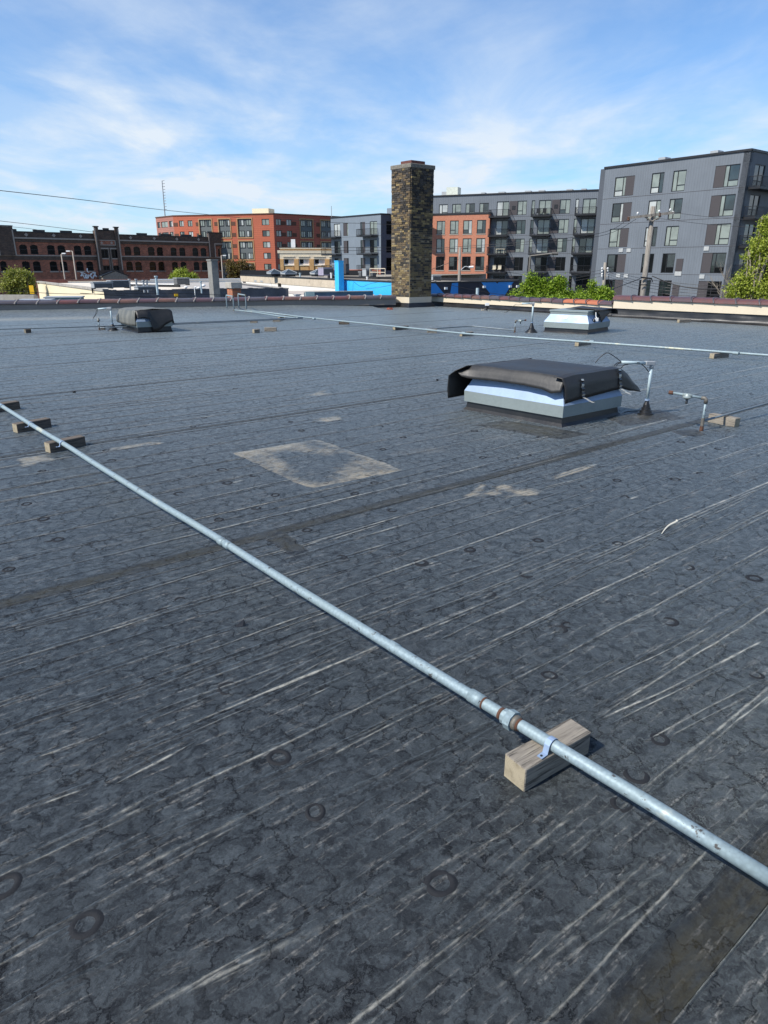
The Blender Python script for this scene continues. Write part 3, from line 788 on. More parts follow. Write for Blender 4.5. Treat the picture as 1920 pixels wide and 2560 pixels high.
# ------------------------------------------------------------------ parapets with tile coping
def parapet(name, label, W0, DIR, L, zb, zf, zt, flmat, n_tiles, side, orange=(), wave=False, start=0.0):
    """base strip of rubber zb, metal flashing up to zf, tiles up to zt; side = azimuth pointing into our roof"""
    inn = azv(side)
    th = 0.34
    root = thing(name, label, 'wall', (W0.x, W0.y, 0))
    d0, d1 = start, start + L
    def q(d_, s_, z_):
        p = W0 + DIR * d_ + inn * s_; return Vector((p.x, p.y, z_))
    mb = MB(); mb.box8([q(d0, -th, GROUND), q(d1, -th, GROUND), q(d1, 0, GROUND), q(d0, 0, GROUND), q(d0, -th, zf), q(d1, -th, zf), q(d1, 0, zf), q(d0, 0, zf)])
    build('wall_core', mb, M_WHITEP, root)
    # rubber base flashing, slightly wavy sheet standing off the wall
    mb = MB(); nn = int(L * 5); kk = 7
    for i in range(nn + 1):
        d_ = d0 + L * i / nn
        for k in range(kk):
            f = k / (kk - 1)
            w_ = (0.022 * noise.noise(Vector((d_ * 2.2, f * 1.6 + d_ * 0.9, 4))) + 0.012 * noise.noise(Vector((d_ * 6, f * 4, 1)))) if wave else 0.004 * noise.noise(Vector((d_ * 2, f * 3, 4)))
            if k == 0:
                mb.v.append(tuple(q(d_, 0.17, -0.004)))
            else:
                mb.v.append(tuple(q(d_, 0.035 + 0.06 * (1 - f) ** 2 + w_, zb * f - 0.0)))
    for i in range(nn):
        for k in range(kk - 1):
            mb.f.append((i * kk + k, i * kk + k + 1, (i + 1) * kk + k + 1, (i + 1) * kk + k)); mb.m.append(0)
    build('base_flashing', mb, M_EPDM, root, smooth=True)
    mb = MB()
    mb.box8([q(d0, 0.0, zb), q(d1, 0.0, zb), q(d1, 0.075, zb), q(d0, 0.075, zb), q(d0, 0.0, zf), q(d1, 0.0, zf), q(d1, 0.06, zf), q(d0, 0.06, zf)])
    build('metal_flashing', mb, flmat, root)
    # barrel tiles: an arc across the wall, each overlapping the next
    tl = L / n_tiles
    half = th / 2 + 0.08
    meshes = {}
    for i in range(n_tiles):
        mat = M_ORANGE if i in orange else M_TERRA[rs.choice((0, 0, 1, 1, 2, 3) if not wave else (0, 1, 2, 2, 3, 0))]
        if mat.name not in meshes:
            mbt = MB(); ns = 10
            for (x, gsc) in ((-0.02, 1.0), (tl * 0.5, 1.03), (tl + 0.015, 1.08), (tl + 0.015, 0.97), (-0.02, 0.90)):
                for k in range(ns + 1):
                    a = math.pi * k / ns
                    y = -math.cos(a) * half * gsc
                    zq = (math.sin(a) ** 0.75) * (zt - zf) * gsc
                    mbt.v.append((x, y, zq + (0.0)))
            rws = 5
            for r_ in range(rws - 1):
                for k in range(ns):
                    a_ = r_ * (ns + 1) + k
                    mbt.f.append((a_, a_ + 1, a_ + ns + 2, a_ + ns + 1)); mbt.m.append(0)
            for k in range(ns):
                a_ = 4 * (ns + 1) + k
                mbt.f.append((a_, a_ + 1, k + 1, k)); mbt.m.append(0)
            me = bpy.data.meshes.new('coping_tile'); me.from_pydata(mbt.v, [], mbt.f); me.materials.append(mat)
            meshes[mat.name] = me
        o = bpy.data.objects.new('coping_tile', meshes[mat.name]); coll.objects.link(o); o.parent = root
        p = q(d0 + tl * i, -th / 2 + 0.03, zf + 0.004) - root.location
        o.location = p + Vector((rs.uniform(-.006, .006), rs.uniform(-.006, .006), rs.uniform(0, .012)))
        o.rotation_euler = (rs.gauss(0, 0.02), rs.gauss(0, 0.008), math.atan2(DIR.y, DIR.x) + rs.gauss(0, 0.008))
        # raised roll where the tiles meet
        key = 'roll'
        if key not in meshes:
            mbt = MB(); ns = 10; pts = []
            for k in range(ns + 1):
                a = math.pi * k / ns
                pts.append((tl + 0.01 - 0.10 * math.sin(a), -math.cos(a) * half * 1.06, (math.sin(a) ** 0.75) * (zt - zf) * 1.08))
            mbt.tube(pts, 0.024, 6)
            me = bpy.data.meshes.new('joint_roll'); me.from_pydata(mbt.v, [], mbt.f); me.materials.append(M_TILEGREY if not wave else M_TERRA[1]); meshes[key] = me
        j = bpy.data.objects.new('joint_roll', meshes[key]); coll.objects.link(j); j.parent = o
    return root
LP = parapet('parapet_wall', 'low roof parapet left of the brick chimney with taupe flashing under plum roll-top tiles', LW0, LDIR, 24.6, 0.10, 0.33, 0.45, M_GREYFL, 38, LAZ + 90)
RP = parapet('parapet_wall', 'parapet with cream flashing running from the chimney to behind the far metal vent', RW0, RDIR, 8.6, 0.17, 0.36, 0.47, M_CREAM, 18, RAZ + 90, orange=(14, 15, 16), wave=True)
p2 = RW0 + RDIR * 8.64
RP2 = parapet('parapet_wall', 'taller cream-flashed parapet section at the right edge of the roof', p2, azv(136.5), 12.0, 0.27, 0.53, 0.66, M_CREAM, 19, 136.5 + 90, wave=True)

# ------------------------------------------------------------------ brick chimney on the roof corner
CH = Vector((1.0, 28.15, 0)); CA = azv(-42); CB = azv(52)    # near corner; left-face and right-face directions
WA, WB = 1.02, 1.12
def ch(a, b_, z):
    p = CH + CA * a + CB * b_; return Vector((p.x, p.y, z))
chim = thing('brick_chimney', 'tall square chimney of mottled ochre and black brick at the roof corner', 'chimney', ch(WA / 2, WB / 2, 0))
mb = MB()
for e, z0_, z1_ in ((-0.013, GROUND, 2.9), (0.004, 2.9, 5.0)):
    mb.box8([ch(e, e, z0_), ch(e, WB - e, z0_), ch(WA - e, WB - e, z0_), ch(WA - e, e, z0_), ch(e, e, z1_), ch(e, WB - e, z1_), ch(WA - e, WB - e, z1_), ch(WA - e, e, z1_)])
M_MORT = plain('chimney_mortar', (0.30, 0.25, 0.16), 0.95, var=0.3, scale=5)
build('mortar_core', mb, M_MORT, chim)
bcols = [('ochre', (0.24, 0.175, 0.08)), ('gold', (0.34, 0.25, 0.11)), ('tan', (0.29, 0.23, 0.14)), ('umber', (0.13, 0.095, 0.055)), ('black', (0.040, 0.035, 0.030)), ('slate', (0.080, 0.070, 0.060)), ('brown', (0.17, 0.12, 0.065))]
bm_ = [plain('chimney_brick_' + n, c, 0.85, var=0.35, scale=18, bump=0.8) for n, c in bcols]
bmesh_data = []
for i, m in enumerate(bm_):
    b = bmesh.new(); bmesh.ops.create_cube(b, size=1.0)
    bmesh.ops.bevel(b, geom=list(b.edges), offset=0.06, segments=1, affect='EDGES')
    me = bpy.data.meshes.new('brick'); b.to_mesh(me); b.free(); me.materials.append(m); bmesh_data.append(me)
bricks = []
H_C = 0.0718
ncs = 64
zc0 = 0.40
for side in range(4):
    o0, dd, nn, W_ = ((ch(0, 0, 0), CA, -CB, WA), (ch(0, 0, 0), CB, -CA, WB), (ch(0, WB, 0), CA, CB, WA), (ch(WA, 0, 0), CB, CA, WB))[side]
    for r_ in range(ncs):
        z = zc0 + H_C * (r_ + 0.5)
        rough_ = z > 2.9
        x = -0.0
        odd = (r_ + side) % 2
        first = True
        while x < W_ - 0.01:
            L = rs.choice((0.20, 0.21, 0.12, 0.10)) if not rough_ else rs.uniform(0.14, 0.22)
            if first: L = 0.11 if odd else 0.21; first = False
            if W_ - (x + L) < 0.09: L = W_ - x
            f = (z - 0.4) / 4.6
            # darker towards the top; a gold belt about two thirds up
            wts = [2.2 + 2 * (1 - f), 0.9 + 2.0 * (abs(f - 0.62) < 0.1), 2.2 * (1 - f), 2.6, 2.0 + 4.0 * f, 1.5 + 2.0 * f, 3]
            if z > 4.1: wts[0] *= 0.5; wts[1] *= 0.25; wts[2] *= 0.3
            mi = rs.choices(range(7), wts)[0]
            proud = rs.uniform(0.0, 0.028) if rough_ else rs.uniform(0.0, 0.008)
            vis = side < 2
            bricks.append((o0 + dd * (x + L / 2) + nn * (proud / 2 - 0.005) + Vector((0, 0, z)), math.atan2(dd.y, dd.x), L - 0.011, 0.06 + proud, H_C - (0.012 if not rough_ else 0.008), mi, vis))
            x += L
bricks.sort(key=lambda t_: (not t_[6], (t_[0] - Vector((0, 0, EYE))).length))
fill = [MB() for _ in range(7)]
for k, (p, a, L, D_, Hh, mi, vis) in enumerate(bricks):
    if k < 300:
        o = bpy.data.objects.new('brick', bmesh_data[mi]); coll.objects.link(o); o.parent = chim
        o.location = p - chim.location; o.rotation_euler = (0, rs.gauss(0, 0.006), a); o.scale = (L, D_, Hh)
    else:
        Mx = Matrix.Translation(p) @ Matrix.Rotation(a, 4, 'Z') @ Matrix.Rotation(rs.gauss(0, .006), 4, 'Y')
        fill[mi].box(-L / 2, L / 2, -D_ / 2, D_ / 2, -Hh / 2, Hh / 2, Mx, mi)
allb = MB()
for f_ in fill:
    b0 = len(allb.v); allb.v += f_.v; allb.f += [tuple(i + b0 for i in q) for q in f_.f]; allb.m += f_.m
o = build('brick', allb, bm_, chim); o['kind'] = 'stuff'
e = 0.055
mb = MB(); nn = 12
ztop = zc0 + ncs * H_C
mb.box8([ch(-e, -e, ztop), ch(-e, WB + e, ztop), ch(WA + e, WB + e, ztop), ch(WA + e, -e, ztop), ch(-e, -e, ztop + .15), ch(-e, WB + e, ztop + .15), ch(WA + e, WB + e, ztop + .15), ch(WA + e, -e, ztop + .15)])
M_CAP = plain('rough_stone_cap', (0.26, 0.235, 0.19), 0.95, var=0.6, scale=14, bump=1.0, col2=(0.15, 0.14, 0.12))
build('stone_cap', mb, M_CAP, chim, bevel=0.02)
e = -0.22
mb = MB()
mb.box8([ch(-e, -e, ztop + .15), ch(-e, WB + e, ztop + .15), ch(WA + e, WB + e, ztop + .15), ch(WA + e, -e, ztop + .15), ch(-e, -e, ztop + .29), ch(-e, WB + e, ztop + .29), ch(WA + e, WB + e, ztop + .29), ch(WA + e, -e, ztop + .29)])
build('flue_liner', mb, plain('red_clay_flue', (0.14, 0.05, 0.04), 0.8, var=0.3), chim)
mb = MB(); e = 0.03
mb.box8([ch(-e, -e, .17), ch(-e, WB + e, .17), ch(WA + e, WB + e, .17), ch(WA + e, -e, .17), ch(-e, -e, .385), ch(-e, WB + e, .385), ch(WA + e, WB + e, .385), ch(WA + e, -e, .385)])
build('metal_flashing', mb, M_CREAM, chim)
mb = MB(); e = 0.06
mb.box8([ch(-.14, -.14, -.02), ch(-.14, WB + .14, -.02), ch(WA + .14, WB + .14, -.02), ch(WA + .14, -.14, -.02), ch(-e, -e, .17), ch(-e, WB + e, .17), ch(WA + e, WB + e, .17), ch(WA + e, -e, .17)])
build('base_flashing', mb, M_EPDM, chim)

# ------------------------------------------------------------------ timber blocks and the gas pipes
BL = 0.314
def block_mesh(name, L, w, h, M1, seed):
    r2 = random.Random(seed)
    b = bmesh.new(); bmesh.ops.create_cube(b, size=1.0)
    bmesh.ops.scale(b, vec=(L, w, h), verts=b.verts)
    bmesh.ops.bevel(b, geom=list(b.edges), offset=0.003, segments=1, affect='EDGES')
    bmesh.ops.subdivide_edges(b, edges=[e for e in b.edges if e.calc_length() > 0.03], cuts=4, use_grid_fill=True)
    for v in b.verts:
        k = Vector(v.co) * 9 + Vector((seed, 0, 0))
        v.co += Vector((0, noise.noise(k) * 0.003, noise.noise(k + Vector((5, 5, 5))) * 0.003))
        v.co.z += h / 2
    me = bpy.data.meshes.new(name); b.to_mesh(me); b.free()
    me.materials.append(M1); me.materials.append(M_END)
    for p in me.polygons:
        p.material_index = 1 if abs(p.normal.x) > 0.8 else 0
    return me
MB_L = block_mesh('support_block', BL, 0.09, 0.089, M_WOOD, 1)
MB_D = block_mesh('support_block', BL, 0.09, 0.089, M_WOODD, 2)
MB_S = block_mesh('support_block', 0.20, 0.09, 0.089, M_WOOD, 3)
GB = 'timber blocks under and beside the roof pipes'
def block(me, p, az, label, z=0.0):
    o = bpy.data.objects.new('support_block', me); coll.objects.link(o)
    o.location = (p[0], p[1], z); o.rotation_euler = (0, 0, R(90 - az))
    tag(o, label, 'wooden block', GB)
    return o
def gas_pipe(name, label, pts, r, mat, couplings=(), group=None, clampz=None):
    root = thing(name, label, 'pipe', (pts[0][0], pts[0][1], 0), group)
    mb = MB(); mb.tube(pts, r, 16 if r > 0.019 else 8)
    build('pipe_run', mb, mat, root, smooth=True)
    return root
PZ = 0.112; PR = 0.0205
pA = at(-40, 988, PZ); pB = at(1985, 2235, PZ)
pipe_pts = [pA.lerp(pB, i / 24) for i in range(25)]
for i, p in enumerate(pipe_pts):
    p += azv(B_AZ) * (0.004 * math.sin(i * 0.9)) + Vector((0, 0, 0.002 * math.sin(i * 1.7)))
main = gas_pipe('gas_pipe', 'long galvanised gas pipe crossing the whole foreground roof', pipe_pts, PR, M_PIPE)
pd = (pB - pA).normalized()
def on_main(u):
    lo, hi = 0.0, 1.0
    for _ in range(40):
        m = (lo + hi) / 2; q = pA.lerp(pB, m)
        zc = q.y * CP - (q.z - EYE) * SP
        if 960 + FPX * q.x / zc < u: lo = m
        else: hi = m
    return pA.lerp(pB, lo)
def collar(parent, name, c, L, r, mat, seg=20, off=0):
    mb = MB(); mb.tube([c - pd * L / 2, c + pd * L / 2], r, seg); return build(name, mb, mat, parent, smooth=seg > 10)
c = on_main(1193); collar(main, 'coupling', c, 0.062, 0.0245, M_PIPE)
c2 = c + pd * 0.0335; collar(main, 'rusty_thread', c2, 0.006, 0.0228, M_RUST)
c = on_main(1254); collar(main, 'rusty_thread', c, 0.010, 0.0222, M_RUST)
c = on_main(1268); u1 = collar(main, 'union', c, 0.026, 0.0275, M_PIPE, 10)
c = on_main(1279); collar(main, 'union_nut', c, 0.026, 0.0355, M_PIPE, 8)
c = on_main(1289); collar(main, 'union_collar', c + pd * 0.002, 0.020, 0.027, M_FIT, 12)
c = on_main(1296); collar(main, 'rusty_thread', c + pd * 0.002, 0.012, 0.0222, M_RUST)
for u in (60, 555, 570, 985):
    collar(main, 'coupling', on_main(u), 0.05, 0.0225, M_PIPE)
def strap(parent, c, d, r=0.0215, flip=1, ztop=0.0895):
    """two-hole pipe strap bent over the pipe and screwed to the block"""
    s = Vector((d.y, -d.x, 0)).normalized() * flip
    mb = MB(); prof = []
    prof.append(s * 0.058 + Vector((0, 0, ztop + 0.0018 - c.z)))
    prof.append(s * 0.030 + Vector((0, 0, ztop + 0.0018 - c.z)))
    for k in range(9):
        a = math.pi * k / 8
        prof.append(s * ((r + 0.002) * math.cos(a)) + Vector((0, 0, (r + 0.002) * math.sin(a))))
    w = 0.010
    b = 0
    for pr in prof:
        for off, up in ((-w, 0), (w, 0), (w, 0.002), (-w, 0.002)):
            nrm = Vector((0, 0, 1)) if prof.index(pr) < 2 else pr.normalized()
            mb.v.append(tuple(c + pr + d * off + nrm * up))
    for i in range(len(prof) - 1):
        for k in range(4):
            k2 = (k + 1) % 4
            mb.f.append((i * 4 + k, i * 4 + k2, (i + 1) * 4 + k2, (i + 1) * 4 + k)); mb.m.append(0)
    st = build('pipe_strap', mb, M_SHEET, parent)
    mb = MB(); q = c + s * 0.048 + Vector((0, 0, ztop + 0.003 - c.z))
    mb.tube([q, q + Vector((0, 0, 0.003))], 0.004, 8); build('screw', mb, M_DKMET, st)
    return st
near_c = (Vector((0.384, 1.781, 0)) + Vector((0.639, 1.964, 0)) + Vector((0.44, 1.693, 0)) + Vector((0.692, 1.888, 0))) / 4
block(MB_L, near_c, 54.5, 'large weathered timber block nearest the camera, under the pipe beside the union')
strap(main, on_main(1378), pd, flip=1)
# foot of each block (left-bottom, right-bottom) in the survey
def blk(px0, px1, me, label, L=BL, strap_u=None, push=0.045):
    a, c_ = P2(*px0), P2(*px1)
    d = (c_ - a).normalized(); mid = (a + c_) / 2 + Vector((-d.y, d.x, 0)) * push
    az = math.degrees(math.atan2(d.x, d.y))
    o = block(me, mid, az, label)
    o.scale.x = (c_ - a).length / L
    if strap_u: strap(main, on_main(strap_u), pd)
    return o
blk((127, 1133), (216, 1114), MB_D, 'dark timber block under the long pipe, third from the left edge', strap_u=157)
blk((45, 1083), (130, 1067), MB_D, 'dark timber block under the long pipe at the left, between two others', strap_u=78)
blk((-22, 1034), (52, 1022), MB_D, 'dark timber block cut by the left edge of the frame', strap_u=6)

# far pipes
FZ = 0.112
def fpt(u, v, z=FZ): return at(u, v, z)
pf = [fpt(615, 776), fpt(760, 793), fpt(1000, 817.5), fpt(1160, 834), fpt(1480, 856), fpt(1700, 872), fpt(1985, 893)]
def fine(pts, n=6):
    out = []
    for a, b_ in zip(pts[:-1], pts[1:]):
        for i in range(n): out.append(a.lerp(b_, i / n))
    out.append(pts[-1]); return out
riser = fpt(612, 775)
L1 = [at(563, 735 + 3, 0.0)]
def wallpipe(name, label, u_top, v_top, u_bot, v_bot, pts, over_u, over_v):
    base = at(u_bot, v_bot, FZ)
    # height of the riser from the survey
    lo, hi = 0.1, 1.4
    for _ in range(40):
        m = (lo + hi) / 2
        q = Vector((base.x, base.y, m)); zc = q.y * CP - (q.z - EYE) * SP; yc = q.y * SP + (q.z - EYE) * CP
        if 1280 - FPX * yc / zc > v_top: lo = m
        else: hi = m
    topp = Vector((base.x, base.y, lo))
    over = topp - azv(LAZ + 90) * 1.15 - azv(LAZ) * 0.1
    run = [over - Vector((0, 0, 0.8)), over - Vector((0, 0, 0.03)), over + Vector((0.01, 0, 0)), topp - Vector((0.02, 0, 0)), topp - Vector((0, 0, 0.03)), base + Vector((0, 0, 0.03)), base] + pts
    root = gas_pipe(name, label, run, 0.021, M_PIPE)
    for q in (topp, base):
        mb = MB(); mb.tube([q - Vector((0, 0, 0.04)), q + Vector((0, 0, 0.03))], 0.03, 8); build('elbow', mb, M_FIT, root)
    return root
w1 = wallpipe('gas_pipe', 'far gas pipe climbing over the left parapet and running right past the vents', 609, 738, 616, 775, fine(pf[1:]), 0, 0)
w2 = wallpipe('gas_pipe', 'second riser pipe left of the first that runs out to the crossing pipes', 581, 741, 585, 775, fine([fpt(640, 781), fpt(700, 791), fpt(745, 795)]), 0, 0)
for u, v in ((785, 798), (1160, 834), (1480, 855.5), (1840, 884)):
    q = fpt(u, v - 1)
    mb = MB(); d_ = azv(A_AZ); mb.tube([q - d_ * 0.05, q + d_ * 0.05], 0.030, 10); build('coupling', mb, M_PIPE, w1)
# branch running along the left side
br = [fpt(757, 794), fpt(600, 801), fpt(430, 808.5), fpt(270, 815), fpt(140, 819), fpt(-50, 824)]
gas_pipe('gas_pipe', 'thin dark branch pipe reaching the left edge behind the draped vent', fine(br), 0.016, M_PIPE2)
br = [fpt(757, 795.5), fpt(600, 803.5), fpt(430, 811), fpt(262, 819.5), fpt(250, 819.5)]
gas_pipe('gas_pipe', 'thin dark branch pipe feeding the regulator left of the draped vent', fine(br), 0.014, M_PIPE2)
br = [fpt(1060, 823, 0.07), fpt(1178, 815, 0.1), fpt(1270, 824, 0.07), fpt(1285, 826, 0.07)]
gas_pipe('gas_pipe', 'bent branch pipe feeding the regulator beside the bare metal vent', fine(br), 0.016, M_PIPE2)
# block positions along the far pipe: (u_left, v, u_right, mesh, label)
fb = [((847, 811), (873, 811), MB_D, 'dark block under the far pipe straight in front of the left parapet'),
      ((988, 826), (1022, 823), MB_D, 'dark long block under the far pipe left of the chimney axis'),
      ((1068, 832), (1093, 832), MB_L, 'pale block under the far pipe just right of the chimney'),
      ((1155, 841), (1184, 839), MB_L, 'pale block under the far pipe halfway to the bare metal vent'),
      ((1446, 866), (1478, 861), MB_L, 'block under the far pipe in front of the bare metal vent'),
      ((1784, 897), (1822, 893), MB_L, 'block under the far pipe near the right edge of the frame'),
      ((625, 807), (643, 807), MB_S, 'short pale block in front of the branch pipes, nearer the draped vent'),
      ((682, 804), (700, 804), MB_S, 'short block under the crossing of the branch pipes'),
      ((700, 801), (711, 800), MB_D, 'dark block just behind the crossing of the branch pipes'),
      ((713, 797), (735, 796), MB_D, 'dark block under the second riser pipe end'),
      ((636, 833), (650, 832), MB_S, 'small loose block standing end-on in the middle of the roof'),
      ((661, 828), (691, 828), MB_L, 'loose block lying flat beside the small one in mid roof'),
      ((65, 833), (79, 832), MB_D, 'dark block under the branch pipe near the left edge'),
      ((252, 824), (261, 824), MB_D, 'dark block beside the far left regulator'),
      ((1698, 807), (1727, 806), MB_L, 'lone pale block lying in front of the right parapet')]
for a, c_, me, lb in fb:
    L = 0.20 if me is MB_S else BL
    A_, C_ = P2(*a), P2(*c_)
    ln = (C_ - A_).length
    d = (C_ - A_).normalized(); mid = (A_ + C_) / 2 + Vector((-d.y, d.x, 0)) * 0.045
    o = block(me, mid, math.degrees(math.atan2(d.x, d.y)), lb)
    o.scale.x = ln / L
o = block(MB_L, (3.49, 7.0), -18, 'pale block under the thin pipe at the right edge beside the near regulator')
o.location = (3.535, 6.98, 0); o.rotation_euler = (0, 0, R(90 - (-32))); o.scale.x = 0.95

# right-hand thin pipe into the near regulator
def regulator(base, h, arm_dir, arm, r, label, rot_body=True):
    root = thing('gas_regulator', label, 'regulator', (base[0], base[1], 0), 'gas pressure regulators beside the vents')
    b0 = Vector((base[0], base[1], 0))
    mb = MB(); mb.tube([b0 + Vector((0, 0, 0.02)), b0 + Vector((0, 0, h - 0.02))], r, 12); build('riser', mb, M_PIPE, root, smooth=True)
    mb = MB(); mb.tube([b0 + Vector((0, 0, 0.0)), b0 + Vector((0, 0, 0.045))], r * 1.5, 10); build('drip_cap', mb, M_RUST, root)
    mb = MB(); mb.tube([b0 + Vector((0, 0, 0.05)), b0 + Vector((0, 0, 0.13))], r * 1.35, 10); build('tee_fitting', mb, M_FIT, root)
    t0 = b0 + Vector((0, 0, h))
    mb = MB(); mb.tube([t0 - Vector((0, 0, 0.05)), t0 - Vector((0, 0, 0.015)), t0 + arm_dir * 0.012, t0 + arm_dir * 0.045], r * 1.5, 12); build('elbow', mb, M_FIT, root, smooth=True)
    e = t0 + arm_dir * arm + Vector((0, 0, arm * 0.07))
    mb = MB(); mb.tube([t0 + arm_dir * 0.03, e], r, 12); build('arm_pipe', mb, M_PIPE, root, smooth=True)
    mb = MB(); mb.tube([e, e + arm_dir * 0.04], r * 1.6, 10); build('end_cap', mb, M_RUST, root)
    c = t0.lerp(e, 0.56)
    mb = MB(); mb.lathe(c - Vector((0, 0, 0.03)), [(r * 1.2, -0.01), (0.035, 0.0), (0.045, 0.006), (0.045, 0.014), (0.032, 0.024), (0.02, 0.045)], 20)
    bd = build('regulator_body', mb, M_SHEETM, root, smooth=False)
    mb = MB(); mb.tube([c - arm_dir * 0.045, c + arm_dir * 0.045], r * 1.5, 12); build('body_neck', mb, M_SHEETM, bd, smooth=True)
    mb = MB(); mb.tube([c - Vector((0, 0, 0.085)), c - Vector((0, 0, 0.03))], 0.012, 10); build('vent_stub', mb, M_UNITD, bd, smooth=True)
    return root
rb = at(1753, 1077, 0)
la = at(1672, 984, 0.335)
ad = Vector((la.x - rb.x, la.y - rb.y, 0)); al = ad.length
regulator(rb, 0.325, ad.normalized(), al - 0.04, 0.0125, 'pressure regulator on a bent pipe standing right of the near vent')
pr0 = Vector((rb.x, rb.y, 0.10)); pr1 = at(2010, 983, 0.14)
run = gas_pipe('gas_pipe', 'thin steel pipe resting on a block and leaving the frame at the right', [pr0, pr0.lerp(pr1, .3), pr0.lerp(pr1, .6), pr1], 0.0125, M_PIPE2)
rb2 = at(1287, 831); regulator(rb2, 0.28, Vector((0.95, -0.1, 0)).normalized(), 0.22, 0.013, 'small far pressure regulator left of the bare metal vent')
rb3 = at(249, 825); regulator(rb3, 0.25, Vector((-0.3, 0.9, 0)).normalized(), 0.16, 0.015, 'small pressure regulator at far left of the draped vent')

# conduit masts with rubber cone flashings
def mast(base, h, arm_to, r, label, wires, cone_h=0.17, cone_r=0.085):
    b0 = Vector((base[0], base[1], 0))
    root = thing('conduit_mast', label, 'conduit mast', b0, 'conduit masts beside the vents')
    mb = MB(); mb.lathe(b0 + Vector((0, 0, -0.004)), [(cone_r * 1.05, 0), (cone_r, 0.012), (cone_r * .96, .03), (cone_r * .80, .034), (cone_r * .74, .06), (cone_r * .60, .064), (cone_r * .55, .09), (cone_r * .44, .094), (cone_r * .40, .12), (r * 1.35, cone_h - .02), (r * 1.3, cone_h)], 28)
    cn = build('cone_flashing', mb, M_EPDM, root, smooth=False)
    mb = MB(); mb.tube([b0 + Vector((0, 0, cone_h - 0.012)), b0 + Vector((0, 0, cone_h + 0.004))], r * 1.6, 12); build('hose_clamp', mb, M_SHEET, cn)
    t0 = b0 + Vector((0.0, 0, h))
    mb = MB(); mb.tube([b0 + Vector((0, 0, cone_h * 0.9)), t0], r, 14); build('conduit', mb, M_PVC, root, smooth=True)
    d = (Vector(arm_to) - t0).normalized()
    e = Vector(arm_to)
    mb = MB(); mb.tube([t0 + d * 0.05, e], r, 14); build('conduit_arm', mb, M_PVC, root, smooth=True)
    side = d.cross(Vector((0, 0, 1))).normalized(); up = Vector((0, 0, 1))
    mb = MB()
    c = t0 + Vector((0, 0, 0.0))
    def bx(p, q, w, hh):
        a_, b_ = p, q
        mb.box8([a_ - side * w - up * hh, b_ - side * w - up * hh, b_ + side * w - up * hh, a_ + side * w - up * hh, a_ - side * w + up * hh, b_ - side * w + up * hh, b_ + side * w + up * hh, a_ + side * w + up * hh])
    bx(c - d * 0.03, c + d * 0.085, r * 1.5, r * 1.3)
    build('pull_elbow', mb, M_UNIT, root, bevel=0.006)
    mb = MB(); mb.tube([c - up * 0.055, c - up * 0.01], r * 1.35, 14); build('elbow_socket', mb, M_UNIT, root, smooth=True)
    for wpts in wires:
        mb = MB(); mb.tube(wpts, 0.0045, 6); build('wire', mb, M_DKMET, root, smooth=True)
    return root
def curve(P, n=10):
    P = [Vector(p) for p in P]; out = []
    for i in range(len(P) - 1):
        p0 = P[max(i - 1, 0)]; p1 = P[i]; p2_ = P[i + 1]; p3 = P[min(i + 2, len(P) - 1)]
        for k in range(n):
            t = k / n
            out.append(0.5 * ((2 * p1) + (p2_ - p0) * t + (2 * p0 - 5 * p1 + 4 * p2_ - p3) * t * t + (3 * p1 - p0 - 3 * p2_ + p3) * t ** 3))
    out.append(P[-1]); return out
def yplane(u, v, y):     # point seen at (u, v) lying y metres in front of the camera
    d = sight(u, v); return Vector((0, 0, EYE)) + d * (y / d.y)
mbp = at(1613, 1037)
Y1 = mbp.y
ac = lambda x, y, Y=Y1: yplane(1380 + x / 5.53, 870 + y / 5.53, Y)
mtop = yplane(1627, 908, Y1 - 0.0)
e1 = ac(960, 198, Y1 - 0.1)
mast(mbp, mtop.z, e1, 0.0165, 'grey conduit mast with black ribbed cone boot beside the near vent', [
    curve([ac(960, 195, Y1 - .1), ac(880, 130, Y1 - .1), ac(770, 68, Y1 - .1), ac(680, 115, Y1 - .1), ac(597, 205, Y1 - .1)]),
    curve([ac(955, 200, Y1 - .1), ac(905, 205, Y1 - .1), ac(860, 240, Y1 - .15)]),
    curve([ac(955, 205, Y1 - .1), ac(910, 220, Y1 - .1), ac(890, 250, Y1 - .15)]),
    curve([ac(1050, 225, Y1 - .1), ac(1000, 235, Y1 - .05), ac(950, 280, Y1 - .05)]),
    curve([ac(1180, 200, Y1 - .1), ac(1220, 210, Y1 - .05), ac(1290, 270, Y1 - .03), ac(1335, 330, Y1 - .02)])])
mb2 = at(1328, 831)
Y2 = mb2.y
ac2 = lambda x, y: yplane(1240 + x / 5.184, 740 + y / 5.184, Y2)
mast(mb2, ac2(460, 95).z, ac2(400, 100) + Vector((-0.12, 0, 0)), 0.02, 'thin conduit mast with black cone boot left of the bare metal vent', [
    curve([ac2(400, 103), ac2(300, 115), ac2(240, 120), ac2(160, 190), ac2(110, 215)]),
    curve([ac2(250, 110), ac2(190, 165), ac2(135, 215)])], cone_h=0.24, cone_r=0.155)
mb3 = at(283, 826)
Y3 = mb3.y
ac3 = lambda x, y: yplane(230 + x / 6.636, 740 + y / 6.636, Y3)
mast((mb3.x - 0.0, mb3.y), ac3(250, 200).z, ac3(100, 215), 0.02, 'leaning conduit mast left of the draped vent with loose wires', [
    curve([ac3(100, 215), ac3(70, 250), ac3(60, 300), ac3(20, 360)]),
    curve([ac3(95, 225), ac3(75, 290), ac3(15, 385)])], cone_h=0.17, cone_r=0.13)

# puddle of sealant rings round the near boot
mb = MB()
for rr in (0.17, 0.24):
    pts = [mbp + Vector((math.cos(a) * rr, math.sin(a) * rr * 0.85, 0.003)) for a in [i * math.pi / 24 for i in range(49)]]
    mb.tube([(p.x, p.y, 0.002) for p in pts], 0.006, 5, caps=False)
build('sealant_bead', mb, M_EPDM, roof)

